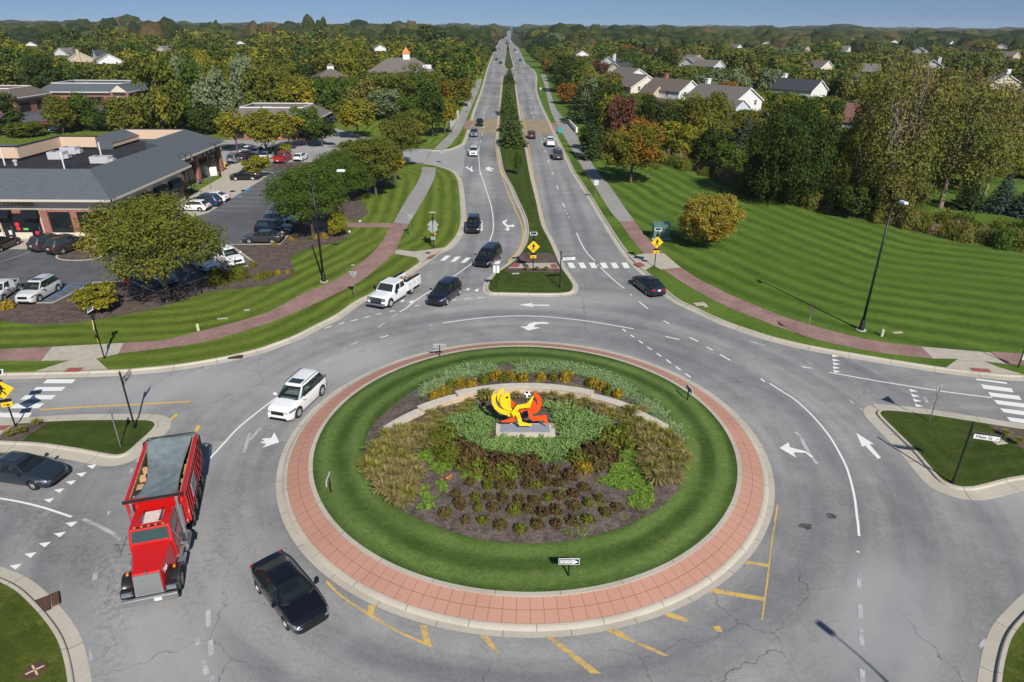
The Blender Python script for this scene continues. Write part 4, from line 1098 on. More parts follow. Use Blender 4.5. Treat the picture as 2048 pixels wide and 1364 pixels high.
downpipe(sx_(84), YS - .12); downpipe(sx_(-1), YS - .12)
mall_mesh('pilaster', lambda m: [m.box((x, YS - .05, 2.3), (1.1, .25, 2.7)) for x in (sx_(90),)], M_BRICK)
for i, y0 in enumerate((82.5, 87.0, 91.5, 95.8)):
 window(mall, lm((XA + .10, y0, 2.2)), 2.6, 2.5, PI / 2, nx=2, nz=2)
 m = MB(); m.hull8([(XA + 60.07, y0 - 95 - 1.4, 2.9), (XA + 61, y0 - 95 - 1.4, 2.9), (XA + 61, y0 - 95 + 1.4, 2.9), (XA + 60.07, y0 - 95 + 1.4, 2.9), (XA + 60.07, y0 - 95 - 1.4, 3.9), (XA + 60.4, y0 - 95 - 1.4, 3.9), (XA + 60.4, y0 - 95 + 1.4, 3.9), (XA + 60.07, y0 - 95 + 1.4, 3.9)]); m.build('awning', M_BLACK, mall)
for y0, y1 in ((99.6, 104.8), (105.8, 110.8), (112.2, 116.0), (117.0, 120.2)):
 window(mall, lm((XB + .10, (y0 + y1) / 2, 1.95)), y1 - y0, 3.2, PI / 2, nx=4, nz=3)
for y in (99.0, 105.3, 111.5, 120.8): mall_mesh('pilaster', lambda m: m.box((XB + .25, y, 2.5), (.6, .8, 4.9)), M_BRICK)
for a, b in ((111.9, 120.3), (99.4, 104.9)): mall_mesh('storefront_panel', lambda m: m.box((XB + .2, (a + b) / 2, 4.3), (.25, b - a, 1.2)), plain('black_panel', (.02, .02, .022), .4))
mall_mesh('sign_board', lambda m: m.box((XB + .3, 108.4, 4.3), (.12, 4.6, 1.0)), plain('grey_sign_board', (.3, .3, .31), .5))
for y, z, h in ((112.8, 4.3, .7), (113.6, 4.2, .5), (115.0, 4.3, .8), (115.4, 3.95, .12), (116.6, 4.3, .7), (117.2, 4.1, .4), (118.3, 4.3, .7), (119.0, 4.25, .5), (119.6, 4.25, .4)): mall_mesh('shop_letter', lambda m: m.box((XB + .36, y, z), (.05, .12, h)), M_CREAMW)
def scrib(m):
 for k, (y, z) in enumerate(((106.9, 4.35), (107.3, 4.2), (107.8, 4.4), (108.4, 4.25), (109.0, 4.3), (109.6, 4.25))):
  m.tube([(XB + .4, y - .15, z - .25), (XB + .4, y + .05, z + .3), (XB + .4, y + .2, z - .2)], .045, 6)
mall_mesh('script_letters', scrib, M_BLACK)
def hvac(px, py, w, d_, h_, rz, label):
 g = G(px, py, 6.1); e = empty('rooftop_unit', (g.x, g.y, 6.05), rz, label, 'rooftop unit', 'air handling units on the mall roof')
 m = MB(); m.box((0, 0, h_ / 2 + .12), (w, d_, h_)); m.build('housing', M_HVAC, e)
 m = MB(); m.box((0, 0, .06), (w * .9, d_ * .9, .118)); m.build('curb', M_FRAMEB, e)
 m = MB(); m.box((w / 2 + .25, 0, h_ * .45), (.5, d_ * .7, h_ * .5)); m.build('hood', M_HVAC, e)
 m = MB(); [m.box((-w * .5 - .01, -d_ * .3 + i * d_ * .12, h_ * .55 + .12), (.02, d_ * .05, h_ * .6)) for i in range(6)]; m.build('grille', M_FRAMEB, e)
 m = MB(); m.lathe([(.01, .01), (.32, .02), (.34, 0)], (-w * .2, 0, h_ + .12), n=16); m.build('fan_cover', M_FRAMEB, e)
hvac(118, 318, 2.2, 1.6, 1.0, .1, 'grey rooftop unit, nearer of the two standing close together on the mall roof')
hvac(142, 308, 2.2, 1.5, 1.0, .1, 'grey rooftop unit behind its twin beside the tan screen')
hvac(205, 326, 2.6, 1.5, .9, .05, 'pale rooftop unit alone near the inner edge of the shingle roof')
for i, (px, py, h_, lb) in enumerate(((10, 330, 2.4, 'white vent pipe nearest the left edge of the photo'), (129, 337, 2.4, 'white vent pipe rising by the edge of the shingle roof'), (203, 314, 2.2, 'white vent pipe behind the lone rooftop unit'), (131, 296, 1.2, 'short white vent pipe in front of the tan screen'))):
 g = G(px, py, 6.1); m = MB(); m.cyl((0, 0, 0), (.05, 0, h_), .09, 10); m.lathe([(.1, h_), (.12, h_ + .02), (.001, h_ + .04)], (.05, 0, 0), n=10)
 tag(m.build('vent_pipe', M_TRIMW, loc=(g.x, g.y, 6.0)), lb, 'pipe', 'vent pipes on the mall roof')
g = G(32, 330, 6.1); m = MB(); m.lathe([(.2, 0), (.2, .5), (.3, .55), (.3, .75), (.001, .85)], (0, 0, 0)); tag(m.build('roof_ventilator', M_HVAC, loc=(g.x, g.y, 6.02)), 'short grey mushroom ventilator on the flat mall roof', 'ventilator')
def strip_building(label, cx, cy, w, d_, rz, zE=4.6, rise=2.2, run=3.4, wall=M_BRICK, roof=M_SH_G, gable=None, open_roof=True, name='shop_building', nwin=6):
 e = empty(name, (cx, cy, 0), rz, label, 'building')
 m = MB(); m.box((0, 0, zE / 2), (w, d_, zE)); m.build('wall', wall, e)
 m = MB(); m.box((0, 0, zE - .45), (w + .12, d_ + .12, .8)); m.build('fascia_band', M_CREAM, e)
 o = 1.0; a, b = w / 2 + o, d_ / 2 + o; c, d2 = a - run, b - run
 m = MB()
 vs = [(-a, -b, zE), (a, -b, zE), (a, b, zE), (-a, b, zE), (-c, -d2, zE + rise), (c, -d2, zE + rise), (c, d2, zE + rise), (-c, d2, zE + rise)]
 m.add(vs, [(0, 1, 5, 4), (1, 2, 6, 5), (2, 3, 7, 6), (3, 0, 4, 7), (3, 2, 1, 0)])
 vs = [vs[i] for i in (4, 5, 6, 7)] + [(x * .99, y * .99, zE + .9) for x, y, _ in vs[4:]]
 m.add(vs, [(0, 1, 5, 4), (1, 2, 6, 5), (2, 3, 7, 6), (3, 0, 4, 7)]); m.build('roof', roof, e)
 m = MB(); m.box((0, 0, zE + .85), (2 * c - .1, 2 * d2 - .1, .1)); m.build('flat_roof', M_FLATR, e)
 m = MB()
 for p, s in (((0, -b, zE), (2 * a, .12, .22)), ((0, b, zE), (2 * a, .12, .22)), ((-a, 0, zE), (.12, 2 * b, .22)), ((a, 0, zE), (.12, 2 * b, .22))): m.box((p[0], p[1], p[2] - .12), s)
 for p, s in (((0, -d2, 0), (2 * c, .2, .18)), ((0, d2, 0), (2 * c, .2, .18)), ((-c, 0, 0), (.2, 2 * d2, .18)), ((c, 0, 0), (.2, 2 * d2, .18))): m.box((p[0], p[1], zE + rise + .05), s)
 m.build('trim', M_TRIMW, e)
 for i in range(nwin):
  x = -w / 2 + w * (i + .5) / nwin
  window(e, (x, -d_ / 2 - .05, 1.75), w / nwin * .72, 2.5, 0, nx=3, nz=2)
 for i in range(2):
  y = -d_ / 2 + d_ * (i + .5) / 2
  window(e, (w / 2 + .05, y, 1.75), d_ * .3, 2.4, PI / 2, nx=3, nz=2)
 for px_, py_ in ((c * .3, -d2 * .2), (-c * .4, d2 * .2)): m = MB(); m.box((px_, py_, zE + 1.4), (2, 1.4, .9)); m.build('rooftop_unit', M_HVAC, e)
 if gable is not None:
  gx, gw = gable
  m = MB()
  y0 = -b - .15; z0 = zE - .1; zr = zE + gw * .36
  m.add([(gx - gw / 2, y0, z0), (gx + gw / 2, y0, z0), (gx, y0, zr), (gx - gw / 2, y0 + 5.5, z0), (gx + gw / 2, y0 + 5.5, z0), (gx, y0 + 5.5, zr)], [(0, 1, 2), (1, 4, 5, 2), (3, 0, 2, 5)])
  g_ = m.build('porch_roof', roof, e)
  m = MB(); q = [(gx - gw / 2 + .3, z0), (gx + gw / 2 - .3, z0), (gx, zr - .25)]
  m.extr(q, (0, y0 - .05, 0), (1, 0, 0), (0, 0, 1), (0, -1, 0), .08); m.build('porch_gable', M_CREAM, e)
  for s in (-1, 1):
   m = MB(); m.box((gx + s * (gw / 2 - .6), y0 + .5, zE / 2 - .05), (.8, .8, zE - .1)); m.build('porch_pillar', M_BRICK, e)
  m = MB(); q = arcpts(gx, 0, 1.5, 1.15, 0, 180, 12); q = [(x, -y + 1.9) for x, y in [(x, y) for x, y in q]]
  m.extr([(x, z) for x, z in q], (0, y0 + .3, 0), (1, 0, 0), (0, 0, 1), (0, -1, 0), .2); m.build('arch_trim', M_TRIMT, e)
 return e
def off_rot(px, py, z, dx, dy, rz):
 g = G(px, py, z); return (g.x + dx * math.cos(rz) - dy * math.sin(rz), g.y + dx * math.sin(rz) + dy * math.cos(rz))
cx, cy = off_rot(250, 185, 4.6, -14.5, 9.5, 0)
strip_building('brick shop building with grey mansard roof and an arched corner porch, beyond the tree row', cx, cy + 2, 27, 17, 0, gable=(11.5, 6), nwin=4)
cx, cy = off_rot(118, 188, 4.6, -8, 8, 0)
strip_building('low brick shop building with brown roof and white gable at the far left', cx - 9, cy - 12, 22, 15, 0, roof=M_SH_B, gable=(4.5, 6), nwin=4)
cx, cy = off_rot(640, 243, 4.4, -13, 9, 0)
strip_building('low brick building with flat roof and taupe mansard among parking lot trees', cx + 1, cy, 19, 14, 0, roof=M_SH_T, wall=M_BRICK, nwin=5)
g = G(655, 150, 8); e = empty('brick_building', (g.x, g.y + 5, 0), .25, 'dark red brick building with a small white cupola left of the road', 'building')
m = MB(); m.box((0, 0, 3.4), (13, 16, 6.8)); m.build('wall', M_BRICK, e)
m = MB(); m.add([(-7.2, -8.6, 6.7), (7.2, -8.6, 6.7), (7.2, 8.6, 6.7), (-7.2, 8.6, 6.7), (0, -3, 10), (0, 3, 10)], [(0, 1, 4), (1, 2, 5, 4), (2, 3, 5), (3, 0, 4, 5)]); m.build('roof', M_SH_B, e)
m = MB(); m.box((0, 0, 10.2), (2.2, 2.2, 1.4)); cu = m.build('cupola', M_TRIMW, e); m = MB(); m.box((0, 0, 11.2), (2.6, 2.6, .8), taper=.15); m.build('cupola_roof', M_SH_T, cu)
for x in (-3.5, 0, 3.5): window(e, (x, -8.06, 3.2), 1.5, 2.2, 0, M_TRIMW)
g = G(803, 122, 11); e = empty('community_building', (g.x, g.y, 0), .1, 'large building with taupe hip roof and orange-topped white cupola left of the road', 'building')
m = MB(); m.box((0, 0, 3.6), (26, 20, 7.2)); m.build('wall', M_SIDT, e)
m = MB(); m.add([(-14, -11, 7), (14, -11, 7), (14, 11, 7), (-14, 11, 7), (-5, 0, 12.2), (5, 0, 12.2)], [(0, 1, 5, 4), (1, 2, 5), (2, 3, 4, 5), (3, 0, 4)]); m.build('roof', M_SH_T, e)
m = MB(); m.box((2, 0, 12.6), (2.6, 2.6, 2.2)); cu = m.build('cupola', M_TRIMW, e); m = MB(); m.box((2, 0, 14.9), (3.2, 3.2, 2.4), taper=.03); m.build('cupola_roof', plain('copper_orange', (.55, .2, .05), .5), cu)
m = MB(); m.box((10, -6, 8.8), (3.2, 3.0, 2.2)); m.build('dormer', M_TRIMW, e)
for x in (-8, -3, 3, 8): window(e, (x, -10.06, 3.4), 1.8, 2.4, 0, M_TRIMW)
def house(label, apex, zr, w, d_, rz, wall, roof, zE=None, chimney=None, front=True, shutters=False, ext=None, at=None, storeys=2):
 """apex: photo position of the near gable's ridge end (height zr); ridge runs back along rz (0 = north, + = toward the west)"""
 g = at if at is not None else G(apex[0], apex[1], zr)
 zE = zE or zr - w * .28
 e = empty('house', (g.x, g.y, 0), rz, label, 'house', None)
 m = MB()
 m.add([(-w / 2, 0, 0), (w / 2, 0, 0), (w / 2, 0, zE), (0, 0, zr - .12), (-w / 2, 0, zE), (-w / 2, d_, 0), (w / 2, d_, 0), (w / 2, d_, zE), (0, d_, zr - .12), (-w / 2, d_, zE)],
    [(0, 1, 2, 3, 4), (6, 5, 9, 8, 7), (1, 6, 7, 2), (5, 0, 4, 9)])
 m.build('wall', wall, e)
 o = .35; sl_ = (zr - zE) / (w / 2); zo = zE - o * sl_
 m = MB(); t = .14
 P = [(-w / 2 - o, zo), (0, zr), (w / 2 + o, zo), (w / 2 + o, zo + t), (0, zr + t), (-w / 2 - o, zo + t)]
 m.add([(x, -o, z) for x, z in P] + [(x, d_ + o, z) for x, z in P], [(0, 1, 7, 6), (1, 2, 8, 7), (3, 4, 10, 9), (4, 5, 11, 10), (0, 5, 4, 1), (1, 4, 3, 2), (6, 7, 10, 11), (7, 8, 9, 10), (0, 6, 11, 5), (2, 3, 9, 8)])
 m.build('roof', roof, e)
 m = MB()
 for s in (-1, 1):
  a = Vector((s * (w / 2 + o), -o - .04, zo - .05)); b = Vector((0, -o - .04, zr - .05)); dv = (b - a).normalized(); up = Vector((0, 0, 1)); nn = dv.cross(Vector((0, 1, 0)))
  m.hull8([a + Vector((0, -.03, -.14)), b + Vector((0, -.03, -.14)), b + Vector((0, .03, -.14)), a + Vector((0, .03, -.14)), a + Vector((0, -.03, .14)), b + Vector((0, -.03, .14)), b + Vector((0, .03, .14)), a + Vector((0, .03, .14))])
 m.build('bargeboard', M_TRIMW, e)
 zs = [1.7, 4.5] if storeys == 2 else [1.6]
 for z in zs:
  if z + .9 > zE + .6: continue
  for x in (-w * .25, w * .25):
   wn_ = window(e, (x, -.05, z), 1.1, 1.4, 0, M_TRIMW)
   if shutters:
    for s in (-1, 1):
     m = MB(); m.box((s * .75, -.02, 0), (.36, .05, 1.4)); m.build('shutter', plain('red_shutter', (.25, .05, .05), .6), wn_)
  for y in (d_ * .3, d_ * .7):
   window(e, (-w / 2 - .05, y, z), 1.1, 1.4, -PI / 2, M_TRIMW); window(e, (w / 2 + .05, y, z), 1.1, 1.4, PI / 2, M_TRIMW)
 if chimney:
  cx_, cy_, cm = chimney
  m = MB(); m.box((cx_, cy_, (zr + 1.0) / 2 + 1.6), (1.3, 1.0, zr - 1.6)); ch = m.build('chimney', cm, e)
  m = MB(); m.box((cx_, cy_, zr + 1.35), (1.5, 1.2, .18)); m.build('chimney_cap', cm, ch)
 if ext:
  x0, x1, y0, y1, ze2, zr2, mt, mr = ext
  m = MB(); xm = (x0 + x1) / 2
  m.add([(x0, y0, 0), (x1, y0, 0), (x1, y0, ze2), (xm, y0, zr2), (x0, y0, ze2), (x0, y1, 0), (x1, y1, 0), (x1, y1, ze2), (xm, y1, zr2), (x0, y1, ze2)], [(0, 1, 2, 3, 4), (1, 6, 7, 2), (5, 0, 4, 9), (6, 5, 9, 8, 7)])
  wg = m.build('wing', mt, e)
  m = MB(); m.add([(x0 - .3, y0 - .3, ze2 - .05), (xm, y0 - .3, zr2 + .12), (x1 + .3, y0 - .3, ze2 - .05), (x0 - .3, y1, ze2 - .05), (xm, y1, zr2 + .12), (x1 + .3, y1, ze2 - .05)], [(0, 1, 4, 3), (1, 2, 5, 4)]); m.build('wing_roof', mr, wg)
  window(wg, (xm, y0 - .05, 1.6), 1.6, 1.5, 0, M_TRIMW)
 return e
house('cream two-storey house with grey roof, its tall plain gable towards the road', (1296, 150.5), 8.6, 13, 11, R(24), M_SIDC, M_SH_T)
house('white house with white-edged double gable just behind the cream house', (1278, 137.5), 9.0, 10, 14, R(24), M_SIDW, M_SH_T)
house('brown roofed house with brick chimney and small sunroom wing beside the cream house', (1383, 161), 8.4, 11, 15, R(38), M_SIDW, M_SH_B, chimney=(2, 12, M_BRICK), ext=(-9, -2, 8, 14, 4, 6.6, M_SIDT, M_SH_B))
house('large pale house with slate roof, broad white gable and white square chimney', (1501, 176), 8.4, 12, 18, R(34), M_SIDW, M_SH_T, chimney=(2, 17, M_TRIMW), ext=(-9.5, -3, -3, 6, 3.6, 5.6, M_SIDB, M_SH_T))
house('small white gabled house glimpsed behind the orange tree by the road', (1165.5, 101.5), 8, 9, 10, R(10), M_SIDW, M_SH_B)
house('dark roofed house with white gable and white chimney behind the maroon tree', (1217, 113), 8.2, 10, 12, R(-40), M_SIDW, M_SH_D, chimney=(3.5, 0.5, M_TRIMW))
house('white gabled house with black roof between the maroon and orange trees', (1231, 126.5), 8.2, 10, 12, R(-38), M_SIDC, M_SH_D)
house('cream house with brown roof standing alone behind the silvery willow', (1657, 121.5), 8.4, 12, 12, R(36), M_SIDC, M_SH_B)
house('low white gable end with black roof and two white chimneys beneath the cream house', (1643, 161), 7.6, 11, 16, R(40), M_SIDW, M_SH_D, chimney=(3, 15, M_TRIMW))
house('small white gable peeping out left of the two white chimneys', (1564, 152), 7.8, 8, 9, R(36), M_SIDW, M_SH_D)
house('cream gabled house with red shutters and brown roof at the right edge', (2018, 149), 8.2, 10, 11, R(-8), M_SIDC, M_SH_T, chimney=(4, 9, M_TRIMW), shutters=True, ext=(4.5, 13, -3, 6, 3.2, 5.6, M_SIDT, M_SH_T))
house('white house with tall white chimney seen over the golden crown', (1868, 120), 8.2, 10, 11, R(-40), M_SIDW, M_SH_D, chimney=(2.5, 1.0, M_TRIMW))
house('grey roofed house far behind the green maple, left of a twin', (1376, 115), 8.5, 11, 12, R(-50), M_SIDW, M_SH_T)
house('grey roofed house with cream gable far behind the green maple, right of a twin', (1398, 110), 8.5, 11, 13, R(40), M_SIDC, M_SH_T)
house('taupe roofed house far back between the green trees of the estate', (1440, 121), 8.0, 10, 14, R(40), M_SIDB, M_SH_T)
house('red-brown roofed house screened by the large golden tree', (1835, 216), 7.8, 12, 18, R(50), M_SIDB, plain('red_brown_shingle', (.17, .085, .07), .9, var=.2, vs=4))
house('brown roofed house behind the crown of the large golden tree', (1760, 128), 8, 11, 14, R(70), M_SIDC, M_SH_T)
house('white gabled house far behind the right-hand trees', (1905, 82), 8, 10, 12, R(30), M_SIDW, M_SH_D)
house('pale house with slate roof far back above the right-hand trees', (1840, 95), 8, 10, 12, R(-50), M_SIDW, M_SH_T)
house('house with grey roof half hidden left of the cream estate house', (1616, 93), 8, 11, 14, R(40), M_SIDT, M_SH_T)
eD = house('brown roofed house with a timber deck at the right edge of the field', None, 7.2, 10, 12, R(10), M_SIDT, M_SH_B, at=Vector((98.5, 118, 0)))
m = MB(); m.box((-7.2, 1.0, 1.55), (4.8, 6.0, .2)); dk = m.build('deck', plain('stained_timber', (.36, .16, .06), .7, var=.2, vs=4), eD)
M_TIMB = MATS['stained_timber']
for x, y in ((-9.4, -1.8), (-9.4, 1), (-9.4, 3.8), (-5.2, -1.8), (-7.3, -1.8)):
 m = MB(); m.box((x, y, 1.3), (.14, .14, 2.6)); m.build('deck_post', M_TIMB, dk)
m = MB(); m.box((-9.45, 1, 2.6), (.08, 5.8, .1)); m.box((-7.3, -1.9, 2.6), (4.3, .08, .1))
for i in range(22): m.box((-9.45, -1.7 + i * .26, 2.1), (.05, .05, .9))
for i in range(16): m.box((-9.3 + i * .26, -1.9, 2.1), (.05, .05, .9))
m.build('deck_railing', M_TIMB, dk)
m = MB(); m.lathe([(.01, .72), (.9, .7), (.9, .66), (.05, .64), (.05, 0), (.4, 0)], (-7.6, 1, 1.66)); m.build('deck_table', M_TRIMW, dk)
house('tan house with broad brick chimney on its gable end, above the left tree line', (158, 104), 9.5, 12, 14, R(38), M_SIDT, M_SH_T, chimney=(-1, -.6, M_SIDT))
house('white gabled house beside the tan chimneyed one on the left', (118, 96), 9.2, 11, 13, R(-20), M_SIDW, M_SH_T)
house('white gabled house with slate roof right of the tan chimneyed one', (186, 100), 9.2, 11, 12, R(-50), M_SIDW, M_SH_D)
house('grey roofed house with small white gable at the end of the left row', (217, 108), 9.2, 12, 16, R(36), M_SIDW, M_SH_T)
house('white gabled house in the woods far left of the road', (760, 90), 9.2, 9, 11, R(20), M_SIDW, M_SH_T)
for px, py, rz, wl, rf, lb in ((1480, 89, 40, M_SIDW, M_SH_T, 'small white gable far back, left of the silvery willow'), (1533, 83, -30, M_SIDC, M_SH_B, 'small cream gable far back above the silvery willow'), (1700, 92, 50, M_SIDW, M_SH_T, 'slate roof far back behind the giant khaki crown, left'), (1790, 80, -20, M_SIDW, M_SH_D, 'small white gable far back above the giant khaki crown'), (1955, 92, 30, M_SIDC, M_SH_T, 'small cream gable far back, third from the right edge'), (2003, 88, -40, M_SIDW, M_SH_D, 'small white gable far back, second from the right edge'), (2036, 104, 30, M_SIDT, M_SH_T, 'taupe roofed house far back at the right edge'), (1330, 98, 30, M_SIDT, M_SH_T, 'taupe roof just left of the twin grey roofed houses'), (60, 84, 20, M_SIDW, M_SH_T, 'small white gable far back at the left edge'), (320, 92, -30, M_SIDC, M_SH_T, 'small cream gable far back in the left woods'), (480, 82, 30, M_SIDW, M_SH_B, 'small white gable far back in the middle of the left woods')):
 house(lb, (px, py), 8.5, 10, 12, R(rz), wl, rf)
# ------------------------------------------------------------------ vehicles
M_TYRE = plain('tyre_rubber', (.018, .018, .019), .85)
M_RIM = plain('alloy_rim', (.60, .61, .62), .3, .6)
M_CHROME = plain('chrome', (.6, .6, .62), .15, 1.0)
M_HLAMP = plain('headlamp_lens', (.26, .29, .32), .06, .5, .8, 1.0)
M_TLAMP = plain('taillamp_red', (.35, .01, .01), .15, 0, .6, 1.0)
M_GRILLE = plain('grille_black', (.012, .012, .013), .5)
M_PLATE = plain('plate_white', (.6, .62, .64), .5)
M_UNDER = plain('underbody', (.012, .012, .012), .9)
M_AMBER = plain('amber_lens', (.8, .25, .02), .2, 0, .6, .5)
M_CARGLASS = plain('car_glass', (.022, .030, .031), .03, 0, .7, 1.0)
def m_clear():
 t = NT('clear_glass'); t.out((.02, .03, .03), .03, .8); t.b.inputs['Coat Weight'].default_value = 1.0
 tr = t.n.new("ShaderNodeBsdfTransparent"); tr.inputs[0].default_value = (.62, .70, .67, 1); ms = t.n.new("ShaderNodeMixShader"); ms.inputs[0].default_value = .62
 t.k(t.b.outputs[0], ms.inputs[1]); t.k(tr.outputs[0], ms.inputs[2]); t.k(ms.outputs[0], [n for n in t.n if n.type == 'OUTPUT_MATERIAL'][0].inputs['Surface']); return t.m
M_CLEAR = m_clear()
M_TRIMI = plain('car_interior', (.035, .035, .037), .9); M_SEAT = plain('car_seat', (.16, .145, .13), .85, var=.2)
def paint(name, col, metal=.25):
 return plain('paint_' + name, col, .28, metal, .5, 1.0)
PAINTS = dict(white=paint('white', (.78, .78, .78), 0), black=paint('black', (.006, .006, .009)), navy=paint('navy', (.008, .010, .022)), slate=paint('slate', (.035, .045, .065), .5),
     grey=paint('grey', (.07, .075, .08), .5), silver=paint('silver', (.33, .38, .44), .6), blue=paint('blue', (.02, .07, .16), .4), red=paint('red', (.38, .015, .012), .1), maroon=paint('maroon', (.10, .012, .016), .3),
     bronze=paint('bronze', (.06, .045, .035), .5), pearl=paint('pearl', (.66, .66, .65), .15), steel=paint('steel', (.20, .27, .36), .5))
def interp(pts, x):
 if x <= pts[0][0]: return pts[0][1]
 for (a, ya), (b, yb) in zip(pts[:-1], pts[1:]):
  if x <= b:
   t = (x - a) / (b - a); t = t * t * (3 - 2 * t) if False else t
   return ya + (yb - ya) * t
 return pts[-1][1]
CARS = {
 'sedan': dict(L=4.75, W=1.82, wb=1.40, r=.33, top=[(-2.38, .80), (-2.3, .97), (-1.75, 1.02), (-1.3, 1.0), (.9, .97), (1.2, .96), (2.0, .80), (2.3, .66), (2.38, .50)], cab=(-1.95, -1.05, .30, 1.15), roof=1.45, wr=.60, trunkx=-1.7),
 'hatch': dict(L=4.40, W=1.80, wb=1.33, r=.33, top=[(-2.2, .75), (-2.15, .98), (-1.7, 1.02), (.9, .98), (1.1, .97), (1.85, .82), (2.12, .68), (2.2, .5)], cab=(-2.1, -1.45, .25, 1.1), roof=1.48, wr=.60),
 'suv': dict(L=4.70, W=1.88, wb=1.38, r=.37, top=[(-2.35, .80), (-2.3, 1.08), (-1.9, 1.10), (.9, 1.08), (1.15, 1.07), (1.95, .97), (2.25, .82), (2.35, .60)], cab=(-2.28, -1.85, .35, 1.18), roof=1.72, wr=.66),
 'bigsuv': dict(L=5.10, W=1.98, wb=1.54, r=.40, top=[(-2.55, .82), (-2.5, 1.12), (-2.1, 1.14), (1.0, 1.12), (1.25, 1.11), (2.15, 1.02), (2.45, .88), (2.55, .62)], cab=(-2.48, -2.0, .40, 1.30), roof=1.82, wr=.70),
 'van': dict(L=5.10, W=1.98, wb=1.50, r=.36, top=[(-2.55, .8), (-2.5, 1.06), (-2.1, 1.08), (1.1, 1.05), (1.4, 1.03), (2.15, .86), (2.45, .72), (2.55, .55)], cab=(-2.48, -2.15, .75, 1.65), roof=1.72, wr=.70),
 'pickup': dict(L=5.8, W=2.02, wb=1.85, r=.41, top=[(-2.9, .8), (-2.87, 1.22), (-.95, 1.24), (-.9, 1.18), (1.2, 1.16), (1.45, 1.15), (2.5, 1.08), (2.82, .98), (2.9, .62)], cab=(-1.0, -.78, .75, 1.5), roof=1.90, wr=.70, bed=(-2.82, -1.05)),
}
def body_fn(s):
 L, W = s['L'], s['W']; hl = L / 2
 def hw(x):
  f = abs(x) / hl
  return W / 2 * (1 - .16 * f ** 6 - .10 * max(0, (f - .88) / .12) ** 2)
 def top(x): return interp(s['top'], x)
 def zb(x):
  z = .24 + .10 * max(0, (abs(x) / hl - .85) / .15)
  for xw in (-s['wb'], s['wb']):
   Ra = s['r'] + .075
   d = abs(x - xw)
   if d < Ra: z = max(z, s['r'] + math.sqrt(Ra * Ra - d * d) - .02)
  return z
 def side(x, z):
  zt = top(x); u = max(0, min(1, (z - .24) / (zt - .24)))
  return hw(x) * (.955 + .045 * math.sin(PI * min(1, u * 1.05)) - .03 * max(0, u - .8) / .2)
 return hw, top, zb, side
